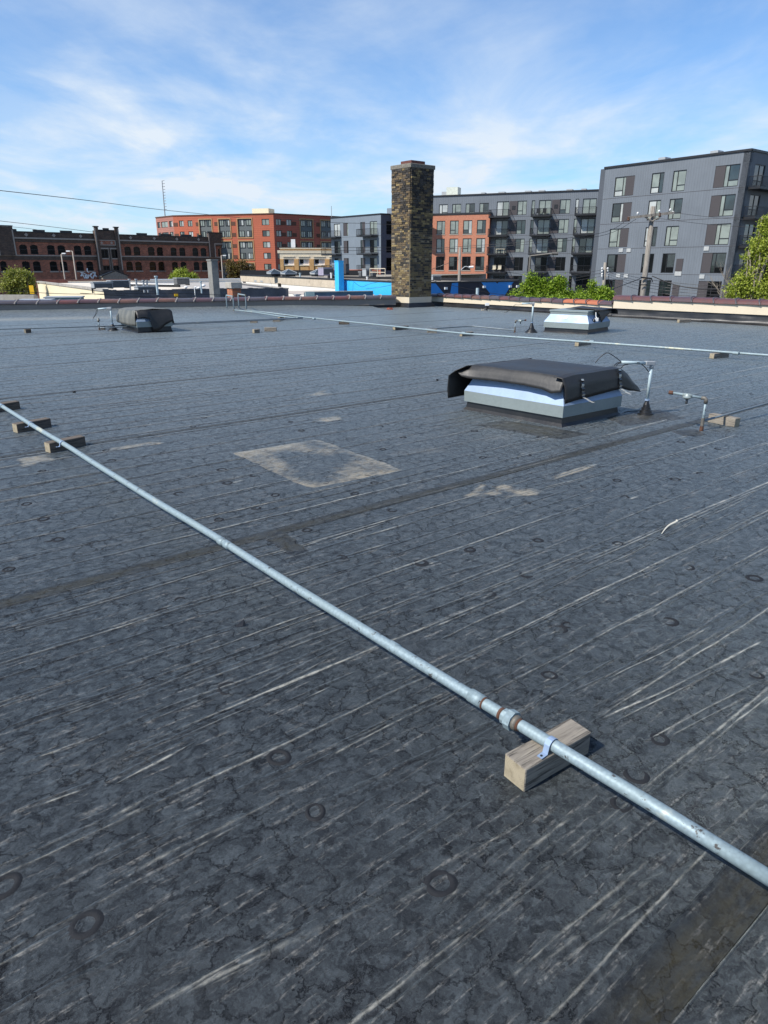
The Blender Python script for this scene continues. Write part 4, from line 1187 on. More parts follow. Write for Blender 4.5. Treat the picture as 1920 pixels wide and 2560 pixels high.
# ------------------------------------------------------------------ the three roof vents
def vent(C, a_len, b_len, aA, aB, zs, label, variant):
    """C near corner on the roof; aA, aB azimuths of the left and right faces; zs = curb, flange, shoulder, neck heights"""
    dA_, dB_ = azv(aA), azv(aB)
    C = Vector((C[0], C[1], 0))
    def q(a, b_, z): 
        p = C + dA_ * a + dB_ * b_; return Vector((p.x, p.y, z))
    def ringpts(e, z): return [q(-e, -e, z), q(-e, b_len + e, z), q(a_len + e, b_len + e, z), q(a_len + e, -e, z)]
    cen = q(a_len / 2, b_len / 2, 0)
    root = thing('roof_vent', label, 'roof vent', cen, 'sheet metal roof vents on curbs')
    def shell(name, levels, mat, bevel=0.003, closed=False):
        mb = MB(); R_ = [ringpts(e, z) for e, z in levels]
        for r0_, r1_ in zip(R_[:-1], R_[1:]):
            for k in range(4):
                k2 = (k + 1) % 4
                mb.poly([r0_[k], r0_[k2], r1_[k2], r1_[k]])
        if closed: mb.poly(R_[-1])
        o = build(name, mb, mat, root)
        # outward normals
        b = bmesh.new(); b.from_mesh(o.data); bmesh.ops.remove_doubles(b, verts=b.verts, dist=1e-5); bmesh.ops.recalc_face_normals(b, faces=b.faces); b.to_mesh(o.data); b.free()
        return o
    zc, zf, zs_, zn, zt = zs
    shell('curb', [(0.04, -0.002), (0.012, 0.03), (0.0, zc + 0.01)], M_EPDM)
    shell('flange', [(0.028, zc), (0.030, zf)], M_SHEETM)
    shell('flange_lip', [(0.012, zc), (0.0265, zc + 0.004)], M_SHEET)
    shell('hood', [(0.030, zf), (-0.075, zs_)], M_SHEET)
    shell('neck', [(-0.075, zs_), (-0.070, zn), (-0.055, zn), (-0.055, zt), (-0.10, zt)], M_SHEETM, closed=True)
    return root, q
def cloth(name, pts_grid, mat, parent, thick=0.006, sub=2, rough=0.006, seed=0, quads=None):
    """rubber sheet through a grid of control points"""
    mb = MB(); rows_ = len(pts_grid); cols_ = len(pts_grid[0])
    for r_ in pts_grid:
        for p in r_: mb.v.append(tuple(p))
    for i in range(rows_ - 1):
        for j in range(cols_ - 1):
            mb.f.append((i * cols_ + j, i * cols_ + j + 1, (i + 1) * cols_ + j + 1, (i + 1) * cols_ + j)); mb.m.append(0)
    o = build(name, mb, mat, parent, smooth=True)
    b = bmesh.new(); b.from_mesh(o.data)
    bmesh.ops.recalc_face_normals(b, faces=b.faces)
    bmesh.ops.subdivide_edges(b, edges=list(b.edges), cuts=sub, use_grid_fill=True)
    for v in b.verts:
        k = v.co * 4 + Vector((seed, 0, 0))
        v.co += Vector((noise.noise(k), noise.noise(k + Vector((7, 0, 0))), noise.noise(k + Vector((0, 7, 0))))) * rough
    b.to_mesh(o.data); b.free()
    o.data.polygons.foreach_set('use_smooth', [True] * len(o.data.polygons))
    o.data.set_sharp_from_angle(angle=R(32))
    s = o.modifiers.new('thick', 'SOLIDIFY'); s.thickness = thick; s.offset = 0
    return o
# near vent: survey corners
Cn = at(1402.6, 1066); La = at(1168.8, 1022.9); Rb = at(1540, 1037)
aA = math.degrees(math.atan2((La - Cn).x, (La - Cn).y)); aB = math.degrees(math.atan2((Rb - Cn).x, (Rb - Cn).y))
v1, q1 = vent((Cn.x, Cn.y), (La - Cn).length, (Rb - Cn).length, aA, aB, (0.095, 0.215, 0.44, 0.45, 0.50), 'near roof vent under a dusty rubber sheet taped on the right', 0)
LA, LB = (La - Cn).length, (Rb - Cn).length
zt = 0.512
W = []
# rows along a (near corner -> far left), columns across b (front flap edge ... back flap edge)
def row(a, fa_z, fa_out, za, far=False):
    return [q1(a, -0.02 - fa_out, fa_z), q1(a, 0.0 - fa_out * 0.62, (fa_z + za) / 2 + 0.008), q1(a, 0.004, za - 0.022), q1(a, 0.022, za - 0.006), q1(a, 0.10, za), q1(a, LB * 0.5, za - 0.012), q1(a, LB - 0.06, za), q1(a, LB - 0.01, za - 0.01), q1(a, LB + 0.03, za - 0.15), q1(a, LB + 0.04, za - 0.20)]
grid = []
grid.append(row(-0.005, 0.360, 0.040, zt - 0.012))
for a, fz, fo in ((0.10, 0.335, 0.055), (0.22, 0.365, 0.045), (0.45, 0.375, 0.04), (LA * 0.62, 0.375, 0.04), (LA - 0.05, 0.37, 0.06)):
    grid.append(row(a, fz, fo, zt))
grid.append(row(LA + 0.01, 0.385, 0.085, zt - 0.015))
grid.append(row(LA + 0.07, 0.43, 0.09, zt - 0.06))
cloth('rubber_cover', grid, M_COVER, v1, thick=0.004, seed=3, sub=2, rough=0.006)
# right-hand drape: hangs over the right face and runs on as a free wing beyond the far corner
gr = []
for b_, zt_, zb_, out in ((-0.055, zt - 0.02, 0.245, 0.06), (0.12, zt - 0.005, 0.262, 0.055), (0.40, zt, 0.272, 0.05), (0.68, zt, 0.29, 0.05), (LB - 0.02, zt - 0.003, 0.30, 0.05), (LB + 0.12, zt - 0.075, 0.262, 0.05), (LB + 0.30, zt - 0.20, 0.235, 0.05), (LB + 0.345, zt - 0.255, 0.225, 0.05)):
    gr.append([q1(0.10, b_, zt_ + 0.006), q1(0.0, b_, zt_ - 0.002), q1(-out * 0.7, b_, (zt_ * 0.65 + zb_ * 0.35)), q1(-out, b_, zb_)])
cloth('cover_side_flap', gr, M_COVER2, v1, seed=8, sub=3, rough=0.005)
# left flap: folds out over the left end and drops
lf = []
for b_, ex in ((-0.15, 0.0), (-0.05, 0.02), (0.2, 0.03), (LB * 0.7, 0.02), (LB, 0.0)):
    lf.append([q1(LA - 0.02, b_ + 0.08, zt - 0.012), q1(LA + 0.07, b_, zt - 0.07), q1(LA + 0.14, b_ - 0.02, zt - 0.13 + ex), q1(LA + 0.15, b_ - 0.02, zt - 0.27), q1(LA + 0.145, b_ - 0.01, 0.13)])
cloth('cover_end_flap', lf, M_COVER2, v1, seed=12, sub=2, rough=0.006)
# tape strips on the right drape
for b_, z0_, z1_ in ((0.20, 0.47, 0.235), (LB - 0.10, 0.515, 0.25)):
    mb = MB(); P_ = []
    nseg = 14
    for i in range(nseg + 1):
        f = i / nseg; z = z0_ + (z1_ - z0_) * f
        out = 0.030 + 0.055 * ((zt - z) / (zt - 0.25)) + 0.008 * math.sin(i * 2.3)
        if i > nseg - 3: out += 0.02 * (i - nseg + 3)
        sh = 0.02 * max(0, i - nseg + 3)
        P_.append((q1(-out, b_ + sh, z), q1(-out, b_ + 0.042 + sh, z - 0.004)))
    for i in range(nseg):
        mb.poly([P_[i][0], P_[i][1], P_[i + 1][1], P_[i + 1][0]], 0 if (i in (0, 3, 4, 9) or i > nseg - 4) else 1)
    tp = build('tape_strip', mb, [plain('torn_foil_tape' + str(int(b_ * 10)), (0.62, 0.60, 0.52), 0.35, metal=0.3, var=0.3, scale=30), plain('black_shiny_tape' + str(int(b_ * 10)), (0.02, 0.02, 0.02), 0.15, var=0.2)], v1)
# manufacturer plate: a white square with a round hole
mb = MB(); cpl = 0.66
pz = lambda a, z: q1(LA * a, 0.0, z) + azv(aB) * (-0.030 + 0.105 * (z - 0.215) / 0.225 - 0.004)
a0, a1, z0, z1 = 0.575, 0.665, 0.385, 0.428
mb.poly([pz(a1, z0), pz(a0, z0), pz(a0, z1), pz(a1, z1)])
pl = build('label_plate', mb, M_WHITE, v1)
mb = MB(); cc = pz(0.635, 0.412)
nrm = (pz(a0, z0) - pz(a1, z0)).cross(pz(a1, z1) - pz(a1, z0)).normalized()
if nrm.y > 0: nrm = -nrm
mb.tube([cc + nrm * 0.002, cc + nrm * 0.012], 0.019, 14); build('grommet', mb, M_DKMET, pl)
mb = MB(); mb.tube([cc + nrm * 0.012, cc + nrm * 0.014], 0.011, 12); build('grommet_centre', mb, M_WHITE, pl)

# far right vent, bare metal
q = lambda x, y: (1300 + x / 6.38, 640 + y / 6.38)
Cf = at(*q(1070, 1252)); Lf = at(*q(395, 1210)); Rf = at(*q(1445, 1232))
aA = math.degrees(math.atan2((Lf - Cf).x, (Lf - Cf).y)); aB = aA + 92
LA2, LB2 = (Lf - Cf).length, 1.16
v2, q2 = vent((Cf.x, Cf.y), LA2, LB2, aA, aB, (0.115, 0.25, 0.43, 0.50, 0.535), 'bare sheet metal roof vent in front of the orange tiles', 1)
mb = MB()
mb.poly([q2(LA2 * .58, 0.019, 0.335), q2(LA2 * .50, 0.019, 0.335), q2(LA2 * .50, 0.050, 0.390), q2(LA2 * .58, 0.050, 0.390)])
for i, vv in enumerate(mb.v): mb.v[i] = tuple(Vector(vv) - azv(aB) * 0.012)
build('label_plate', mb, M_WHITE, v2)
gr = []
for a, dz in ((-0.12, 0.0), (0.1, 0.03), (LA2 * 0.5, 0.05), (LA2 * 0.72, 0.015)):
    gr.append([q2(a, LB2 * 0.35, 0.545 + dz * .6), q2(a, LB2 * 0.7, 0.555 + dz), q2(a, LB2 + 0.05, 0.55 + dz * .4), q2(a, LB2 + 0.22, 0.50), q2(a, LB2 + 0.24, 0.42)])
cloth('torn_rubber_sheet', gr, M_COVER2, v2, seed=5, sub=2, rough=0.01)
gr = []
for b_, zb_ in ((LB2 * .28, 0.50), (LB2 * .40, 0.44), (LB2 * .52, 0.25), (LB2 * .75, 0.40), (LB2 * 1.0, 0.47)):
    gr.append([q2(0.02, b_, 0.552), q2(-0.02, b_, 0.54), q2(-0.045, b_ + .01, (0.54 + zb_) / 2), q2(-0.05, b_ + 0.02, zb_)])
cloth('hanging_rubber_scrap', gr, M_COVER2, v2, seed=6, sub=2, rough=0.008)
mb = MB(); c_ = q2(-0.01, LB2 * 0.30, 0.34)
mb.tube([c_ + Vector((0, 0, .16)), c_ + Vector((.01, 0, .06)), c_ + Vector((.03, -.01, .03))], 0.012, 6); mb.box(-.03, .05, -.02, .02, -.05, .03, Matrix.Translation(c_ + Vector((.02, -.01, 0))))
build('cable_tag', mb, M_WHITE, v2)
mb = MB(); mb.lathe(q2(0.0, LB2 * 0.25, 0.27), [(0.03, 0), (0.05, 0.03), (0.03, 0.07)], 10); build('junction_boot', mb, M_EPDM, v2)

# left vent, draped
q = lambda x, y: (230 + x / 6.636, 740 + y / 6.636)
Cl = at(*q(775, 615)); Ll = at(*q(515, 560)); Rl = at(*q(1320, 590))
aA = math.degrees(math.atan2((Ll - Cl).x, (Ll - Cl).y)); aB = math.degrees(math.atan2((Rl - Cl).x, (Rl - Cl).y))
LA3, LB3 = (Ll - Cl).length, (Rl - Cl).length
v3, q3 = vent((Cl.x, Cl.y), LA3, LB3, aA, aB, (0.135, 0.27, 0.46, 0.48, 0.52), 'far left roof vent wrapped in a grey and black rubber sheet', 2)
gr = []
M_COVG = plain('sun_bleached_rubber', (0.075, 0.08, 0.075), 0.6, var=0.35, scale=2.5, bump=0.2, col2=(0.17, 0.17, 0.15), stretch=(3, 3, 0.5))
for a, zb_ in ((0.0, 0.17), (LA3 * .3, 0.16), (LA3 * .7, 0.18), (LA3, 0.19), (LA3 + 0.10, 0.22)):
    o_ = 0.10 if a > 0 else 0.05
    zz_ = 0.545 if a <= LA3 else 0.44
    gr.append([q3(a, -o_, zb_), q3(a, -o_ + 0.005, 0.36), q3(a, -o_ * 0.4, zz_ - 0.03), q3(a, 0.10, zz_), q3(a, LB3 * .5, zz_ + 0.015), q3(a, LB3 - 0.05, zz_), q3(a, LB3 + 0.06, zz_ - 0.06), q3(a, LB3 + 0.09, 0.20)])
cloth('rubber_cover', gr, M_COVG, v3, seed=21, sub=2, rough=0.01)
gr = []
for b_, zb_, zt_ in ((-0.02, 0.33, 0.535), (0.12, 0.36, 0.54), (0.26, 0.33, 0.54), (0.33, 0.03, 0.54), (0.45, 0.05, 0.54), (LB3 * .78, 0.17, 0.545), (LB3, 0.25, 0.54), (LB3 + .04, 0.27, 0.52)):
    gr.append([q3(0.05, b_, zt_ + 0.004), q3(-0.01, b_, zt_ - 0.01), q3(-0.075, b_, zb_ * .5 + zt_ * .5), q3(-0.10, b_, zb_)])
cloth('cover_side_flap', gr, M_COVER2, v3, seed=22, sub=2, rough=0.008)

# small litter on the roof
def scrap(name, label, cat, px, size, mat, seed, h=0.006):
    p = P2(*px); r2 = random.Random(seed); mb = MB(); n_ = 9
    top_ = []
    for i in range(n_):
        a = 2 * math.pi * i / n_; rr = size * r2.uniform(0.55, 1.1)
        top_.append((p.x + math.cos(a) * rr, p.y + math.sin(a) * rr * 0.6, h * r2.uniform(0.6, 1.6)))
    bot = [(x, y, 0.0005) for x, y, z_ in top_]
    mb.poly(top_); 
    for i in range(n_): j = (i + 1) % n_; mb.poly([bot[i], bot[j], top_[j], top_[i]])
    return tag(build(name, mb, mat), label, cat)
mb = MB()
p = P2(1100 + 1120 / 2.023, 1050 + 580 / 2.023); pe = P2(1100 + 1205 / 2.023, 1050 + 512 / 2.023)
cv_ = curve([p, p.lerp(pe, .5) + Vector((-.01, .01, 0)), p.lerp(pe, .9), pe + Vector((-.012, .004, 0))], 6)
mb.tube([(a.x, a.y, 0.006) for a in cv_], [0.002 + 0.006 * math.sin(math.pi * min(1, i / len(cv_) * 0.9)) for i in range(len(cv_))], 6)
tag(build('bark_strip', mb, plain('bleached_strip', (0.60, 0.56, 0.46), 0.7, var=0.2), smooth=True), 'pale curled strip of debris lying right of centre on the roof', 'debris')
mb = MB(); p = P2(598, 1566)
mb.poly([(p.x - .02, p.y - .012, .003), (p.x + .018, p.y - .006, .003), (p.x + .022, p.y + .012, .032), (p.x - .004, p.y + .006, .012)])
mb.poly([(p.x + .018, p.y - .006, .003), (p.x + .03, p.y + .004, .003), (p.x + .022, p.y + .012, .032)])
tag(build('rubber_scrap', mb, M_BLACKT), 'curled black rubber tear left of the long pipe', 'debris')
scrap('brick_piece', 'broken red brick piece on the roof in front of the chimney', 'brick', (975, 774), 0.14, plain('broken_brick', (0.28, 0.08, 0.05), 0.9), 4, 0.05)
scrap('roof_litter', 'dark bit of litter on the upper left roof', 'debris', (186, 982), 0.02, M_DKMET, 5, 0.02)
scrap('roof_litter', 'dark bit of litter left of the near vent', 'debris', (1093, 952), 0.02, M_DKMET, 6, 0.02)
scrap('roof_litter', 'small light stone beside the left end of the right parapet', 'debris', (1206, 777), 0.09, M_CONC, 7, 0.06)
mb = MB(); c_ = at(941, 766.5, 0.0); mb.tube([c_ + Vector((0, -.1, 0.0)), c_ + Vector((0, -.1, 0.27))], 0.14, 16)
tag(build('vent_sleeve', mb, M_PVC, smooth=False), 'short pale blue pipe sleeve against the left parapet near the chimney', 'pipe')
# scupper with a timber piece at the far left
sc0 = at(58, 782, 0.0)
mb = MB(); mb.box(-.30, .14, -.10, .10, 0.0, .10, Matrix.Translation((sc0.x, sc0.y + .15, 0.10)) @ Matrix.Rotation(R(18), 4, 'Z'))
tag(build('timber_offcut', mb, M_WOOD), 'timber offcut wedged under the left parapet flashing', 'wooden block')
mb = MB(); c_ = at(76, 782, 0); mb.tube([c_ + Vector((0, 0, 0)), c_ + Vector((0, 0, 0.18))], 0.05, 10)
tag(build('drain_stub', mb, M_PVC), 'small pale drain stub beside the timber offcut at far left', 'pipe')
# wall light on the right parapet base
lp = at(1217, 776, 0.0) + Vector((0, 0.15, 0))
th_ = thing('flood_light', 'small flood light on the rubber base right of the chimney', 'lamp', (lp.x, lp.y, 0))
mb = MB(); mb.box(-.07, .07, -.05, .05, .17, .26, Matrix.Translation((lp.x, lp.y - .15, 0))); build('lamp_head', mb, M_WHITE, th_)
mb = MB(); mb.tube([(lp.x, lp.y - .12, 0), (lp.x, lp.y - .12, .17)], .03, 8); mb.tube([(lp.x - .1, lp.y - .12, .02), (lp.x + .08, lp.y - .12, .14)], .02, 6); build('bracket', mb, M_DKMET, th_)

# ================================================================== the city beyond
class Wall:
    """a vertical wall between two plan points; t runs along it, z is height"""
    def __init__(s, P0, P1):
        s.P0 = Vector((P0[0], P0[1], 0)); s.P1 = Vector((P1[0], P1[1], 0))
        s.d = (s.P1 - s.P0).normalized(); s.L = (s.P1 - s.P0).length
        s.n = Vector((s.d.y, -s.d.x, 0))
        if s.n.dot(-(s.P0 + s.P1) / 2) < 0: s.n = -s.n
        s.az = math.degrees(math.atan2(s.d.x, s.d.y))
    def p(s, t, z, o=0.0):
        q = s.P0 + s.d * t + s.n * o; return Vector((q.x, q.y, z))
    def hit(s, u, v):
        r = sight(u, v)
        # eye + r k = P0 + d t
        den = r.x * s.d.y - r.y * s.d.x
        k = (s.P0.x * s.d.y - s.P0.y * s.d.x) / den
        q = Vector((0, 0, EYE)) + r * k
        return (q - s.P0).dot(s.d) if True else 0, q.z
    def t(s, u, v): return s.hit(u, v)[0]
    def z(s, u, v): return s.hit(u, v)[1]
def wall_mesh(w, z0, z1, holes, depth=0.18, arch=False, thick=0.7, L=None, t0=0.0):
    """flat wall with real openings (t0, t1, z0, z1) and their reveals"""
    mb = MB(); L = L or w.L
    ts = sorted(set([t0, L] + [h[0] for h in holes] + [h[1] for h in holes])); zs = sorted(set([z0, z1] + [h[2] for h in holes] + [h[3] for h in holes]))
    ts = [x for x in ts if t0 <= x <= L]; zs = [x for x in zs if z0 <= x <= z1]
    for j in range(len(zs) - 1):
        run = None
        zc = (zs[j] + zs[j + 1]) / 2
        for i in range(len(ts) - 1):
            tcn_ = (ts[i] + ts[i + 1]) / 2
            solid = not any(h[0] < tcn_ < h[1] and h[2] < zc < h[3] for h in holes)
            if solid and run is None: run = ts[i]
            if (not solid or i == len(ts) - 2) and run is not None:
                e = ts[i + 1] if solid else ts[i]
                mb.poly([w.p(run, zs[j]), w.p(e, zs[j]), w.p(e, zs[j + 1]), w.p(run, zs[j + 1])]); run = None
    for (a, b, c, d) in holes:
        q = [(a, c), (b, c), (b, d), (a, d)]
        for k in range(4):
            (ta, za), (tb, zb) = q[k], q[(k + 1) % 4]
            mb.poly([w.p(ta, za), w.p(tb, zb), w.p(tb, zb, -depth), w.p(ta, za, -depth)])
        if arch:
            r = (d - c) * 0.16; n = 6; m = (a + b) / 2
            for sgn in (-1, 1):
                pts = [w.p(m + sgn * (b - a) / 2, d), w.p(m, d)]
                arc = []
                for k in range(n + 1):
                    f = k / n; arc.append((m + sgn * (b - a) / 2 * f, d - r * f * f))
                mb.poly([w.p(x, y, 0.0) for x, y in ([(m + sgn * (b - a) / 2, d)] + list(reversed(arc)))])
    # back and ends
    mb.poly([w.p(t0, z0, -thick), w.p(L, z0, -thick), w.p(L, z1, -thick), w.p(t0, z1, -thick)])
    mb.poly([w.p(t0, z0), w.p(t0, z1), w.p(t0, z1, -thick), w.p(t0, z0, -thick)])
    mb.poly([w.p(L, z0), w.p(L, z1), w.p(L, z1, -thick), w.p(L, z0, -thick)])
    mb.poly([w.p(t0, z1), w.p(L, z1), w.p(L, z1, -thick), w.p(t0, z1, -thick)])
    return mb
def slab(w, t0, t1, z0, z1, o0, o1, mb=None, mi=0):
    mb = mb or MB()
    mb.box8([w.p(t0, z0, o0), w.p(t1, z0, o0), w.p(t1, z0, o1), w.p(t0, z0, o1), w.p(t0, z1, o0), w.p(t1, z1, o0), w.p(t1, z1, o1), w.p(t0, z1, o1)], mi)
    return mb
def window(parent, w, t0, t1, z0, z1, verts=(), hors=(), fw=0.07, frame=None, panes=None, depth=0.14, name='window', seedpick=None, panel=None):
    """frame with mullions at fractions verts; hors = {column index: fraction}; panel = (column, material)"""
    frame = frame or M_BLACKT
    xs = [t0] + [t0 + (t1 - t0) * f for f in verts] + [t1]
    o0, o1 = -depth, -depth + 0.09
    mb = MB()
    slab(w, t0, t1, z0, z0 + fw, o0, o1, mb); slab(w, t0, t1, z1 - fw, z1, o0, o1, mb)
    for i, x in enumerate(xs):
        a = x if i == 0 else (x - fw if i == len(xs) - 1 else x - fw / 2)
        slab(w, a, a + fw, z0 + fw, z1 - fw, o0, o1, mb)
    hd = dict(hors)
    for c, f in hd.items():
        zq = z0 + (z1 - z0) * f
        slab(w, xs[c] + fw / 2, xs[c + 1] - fw / 2, zq - fw / 2, zq + fw / 2, o0, o1 - 0.005, mb)
    wd = build(name, mb, frame, parent)
    for c in range(len(xs) - 1):
        cuts = [z0 + fw * .5, z1 - fw * .5] if c not in hd else [z0 + fw * .5, z0 + (z1 - z0) * hd[c], z1 - fw * .5]
        for k in range(len(cuts) - 1):
            if panel and panel[0] == c:
                mb = slab(w, xs[c], xs[c + 1], cuts[k], cuts[k + 1], -depth + .02, -depth + .10); build('infill_panel', mb, panel[1], wd); continue
            m_ = panes[(c + k) % len(panes)] if panes else (seedpick() if seedpick else M_GLASS)
            mb = slab(w, xs[c] + fw * .4, xs[c + 1] - fw * .4, cuts[k], cuts[k + 1], -depth + .01, -depth + .04)
            build('pane', mb, m_, wd)
    return wd
def joint(parent, w, z, mat, h=0.05, o=0.012, t0=0, t1=None, name='wall_joint'):
    return build(name, slab(w, t0, t1 or w.L, z - h / 2, z + h / 2, 0.0, o), mat, parent)
def balcony(parent, w, t0, t1, z, out=1.45, rail=1.05, side_open=False, n=None):
    b = build('balcony', slab(w, t0, t1, z - 0.24, z, 0.0, out), M_DKMET, parent)
    mb = MB()
    for (a, c, o0_, o1_) in ((t0, t1, out - .05, out), (t0, t0 + .05, 0, out), (t1 - .05, t1, 0, out)):
        slab(w, a, c, z + rail - .06, z + rail, o0_, o1_, mb); slab(w, a, c, z + .06, z + .11, o0_, o1_, mb)
    n = n or int((t1 - t0) / 0.16)
    for i in range(n + 1):
        x = t0 + (t1 - t0 - 0.02) * i / n
        slab(w, x, x + 0.022, z + .1, z + rail - .05, out - .035, out - .015, mb)
    for i in range(9):
        y = out * i / 9
        for x in (t0 + .01, t1 - .03): slab(w, x, x + .022, z + .1, z + rail - .05, y, y + .02, mb)
    for x in (t0, t1 - .05): slab(w, x, x + .05, z, z + rail, out - .05, out, mb)
    build('railing', mb, M_DKMET, b)
    return b
def roof_slab(parent, pts, z, mat, name='roof_deck'):
    mb = MB(); mb.poly([(p[0], p[1], z) for p in pts]); return build(name, mb, mat, parent)
rw = random.Random(5)
M_CLAD = {}
def clad(az, col=(0.128, 0.145, 0.165), pitch=0.32, horiz=False, key=''):
    k = (round(az), key)
    if k not in M_CLAD: M_CLAD[k] = ribbed_mat('ribbed_cladding_%s%d' % (key, round(az) % 360), az, col, pitch, horiz)
    return M_CLAD[k]
NOTE = []

# ---------------------------------------------- right grey apartment building
P0 = at(1514, 422, 13); P1 = at(1878, 376.8, 13)
W = Wall(P0, P1)
gcx = lambda x, y: (1420 + x / 3.318, 340 + y / 3.318)
GR = thing('apartment_building', 'large slate grey apartment building at the right with umber panels beside its windows', 'apartment building', (W.p(W.L / 2, 0)[0], W.p(0, 0)[1], GROUND))
tops = [11.88, 8.92, 5.98, 2.96, -0.08]
hw = 2.2
cols = []
for (x0, x1, y0, y1) in ((395, 558, 338, 322), (700, 803, 303, 293), (878, 988, 282, 272), (1228, 1435, 245, 225)):
    cols.append((W.t(*gcx(x0, y0)), W.t(*gcx(x1, y1))))
holes = []
for zt_ in tops:
    for (a, b) in cols: holes.append((a, b, zt_ - hw, zt_))
build('wall', wall_mesh(W, GROUND, 13.0, holes), clad(W.az), GR)
def pick_hi(): return rw.choice((M_GLASSP, M_GLASSP, M_GLASSP, M_GLASS, M_GLASSW))
def pick_lo(): return rw.choice((M_GLASS, M_GLASSD, M_GLASSD))
for r_, zt_ in enumerate(tops):
    pk = pick_hi if r_ < 3 else pick_lo
    specs = (((.36, .52), {0: .30}, (2, M_PANEL)), ((.64,), {0: .30}, None), ((.36,), {1: .30}, None), ((.38, .56), {2: .30}, (0, M_PANEL)))
    for (a, b), (vs, hs, pn) in zip(cols, specs):
        if pn and pn[0] == 2: vs = (.42, .56)
        if pn and pn[0] == 0: vs = (.41, .58)
        window(GR, W, a, b, zt_ - hw, zt_, vs, hs, 0.08, seedpick=pk, panel=pn)
    joint(GR, W, zt_ - hw - 0.16, M_PANEL, 0.04)
build('roof_coping', slab(W, -0.15, W.L + .1, 13.0, 13.22, -0.35, 0.12), M_BLACKT, GR)
M_VENTP = plain('pale_wall_vent', (0.42, 0.43, 0.42), 0.6)
for (x, y) in ((440, 948), (505, 948), (418, 1158), (482, 1160), (1150, 934), (1113, 1166)):
    t_, z_ = W.hit(*gcx(x, y)); build('wall_vent', slab(W, t_ - .3, t_ + .3, z_ - .22, z_ + .22, 0, .08), M_VENTP, GR)
for (x, y, h_) in ((922, 1085, 1.1), (890, 1300, 1.1)):
    t_, z_ = W.hit(*gcx(x, y)); build('louvre', slab(W, t_ - .42, t_ + .42, z_ - .5, z_ + .9, 0, .06), M_PANEL, GR); build('wall_vent', slab(W, t_ - .42, t_ + .42, z_ - 1.0, z_ - .52, 0, .07), M_VENTP, GR)
for (x, y) in ((745, 215), (1180, 160)):
    t_, z_ = W.hit(*gcx(x, y)); build('roof_hatch', slab(W, t_ - .5, t_ + .4, 13.2, 13.6, -2.0, -.8), M_UNIT, GR)
# right return wall with balconies
Wr = Wall(P1, Vector((P1[0], P1[1], 0)) + azv(W.az - 90) * 30)
if Wr.n.dot(W.d) < 0: Wr.n = -Wr.n
rcx = lambda x, y: (1700 + x / 5.145, 370 + y / 5.145)
rc = [(Wr.t(*rcx(975, 200)), Wr.t(*rcx(1105, 215))), (Wr.t(*rcx(1105, 215)) + 2.4, Wr.t(*rcx(1105, 215)) + 4.0), (Wr.t(*rcx(1105, 215)) + 7.5, Wr.t(*rcx(1105, 215)) + 10.0)]
holes = [(a, b, zt_ - hw, zt_) for zt_ in tops for a, b in rc]
build('wall', wall_mesh(Wr, GROUND, 13.0, holes), clad(Wr.az, (0.075, 0.085, 0.10)), GR)  # return wall's cladding painted darker for its shaded side
for r_, zt_ in enumerate(tops):
    for a, b in rc: window(GR, Wr, a, b, zt_ - hw, zt_, (.5,), {}, .09, seedpick=lambda: M_GLASS)
    balcony(GR, Wr, rc[0][0] - 0.9, rc[1][1] + 0.3, zt_ - hw - 0.12, 1.3)
build('roof_coping', slab(Wr, 0, 30, 13.0, 13.22, -.35, .12), M_BLACKT, GR)
# left return wall, next to the recess
Wl = Wall(P0, Vector((P0[0], P0[1], 0)) + azv(W.az - 90) * 16)
mb = wall_mesh(Wl, GROUND, 13.0, []); build('wall', mb, clad(Wl.az), GR)
pr = Vector((P1[0], P1[1], 0)) + azv(W.az - 90) * 30
pl_ = Vector((P0[0], P0[1], 0)) + azv(W.az - 90) * 30
roof_slab(GR, [P0, P1, pr, pl_], 12.9, M_LROOF)
mb = MB(); mb.poly([(pr.x, pr.y, GROUND), (pl_.x, pl_.y, GROUND), (pl_.x, pl_.y, 13), (pr.x, pr.y, 13)]); build('wall', mb, clad(W.az), GR)

# ---------------------------------------------- middle grey apartment building with a brick bay
c4 = lambda x, y: (1040 + x / 3.318, 420 + y / 3.318)
Pa = at(1083.7, 492.3, 13); Pb = at(1496.6, 476.7, 13)
d_ = (Vector((Pb[0], Pb[1], 0)) - Vector((Pa[0], Pa[1], 0))).normalized()
P0 = Vector((Pa[0], Pa[1], 0)) - d_ * 4.5
W = Wall(P0, Pb)
GM = thing('apartment_building', 'long slate grey apartment building with dark balconies and an orange brick bay', 'apartment building', (W.p(W.L / 2, 0)[0], W.p(0, 0)[1], GROUND))
NOTE.append(('GM tops', [round(W.z(*c4(x, y)), 2) for x, y in ((1100, 266), (1060, 425), (1050, 583), (1040, 735), (1030, 887))]))
NOTE.append(('GM left', [round(W.z(*c4(x, y)), 2) for x, y in ((200, 293), (200, 382), (205, 437), (205, 553), (200, 588), (200, 703), (200, 735), (200, 848), (200, 882), (200, 395), (400, 290), (560, 282))]))
gm_t = [11.9, 8.9, 5.95, 2.98, -0.05]
ob0, ob1 = -0.05, W.t(*c4(625, 400))
OB = 1.0   # how far the brick bay stands proud
Wo = Wall(W.p(-0.05, 0, OB), W.p(ob1, 0, OB))
ztb = W.z(*c4(400, 390))
colsT = [(W.t(*c4(a, 290)), W.t(*c4(b, 288))) for a, b in ((192, 265), (302, 376), (413, 490), (528, 605))]
colsO = [(Wo.t(*c4(a, 440)), Wo.t(*c4(b, 440))) for a, b in ((173, 243), (283, 355), (393, 467), (507, 582))]
hb = []
for (a, b) in colsT: hb.append((a, b, 9.95, 11.75))
right = []
doors = ((672, 775), (1022, 1125), (1385, 1500)); wins = ((775, 845, 922), (1125, 1197, 1283), (1500, 1512, 1540)); nar = ((962, 990), (1325, 1353))
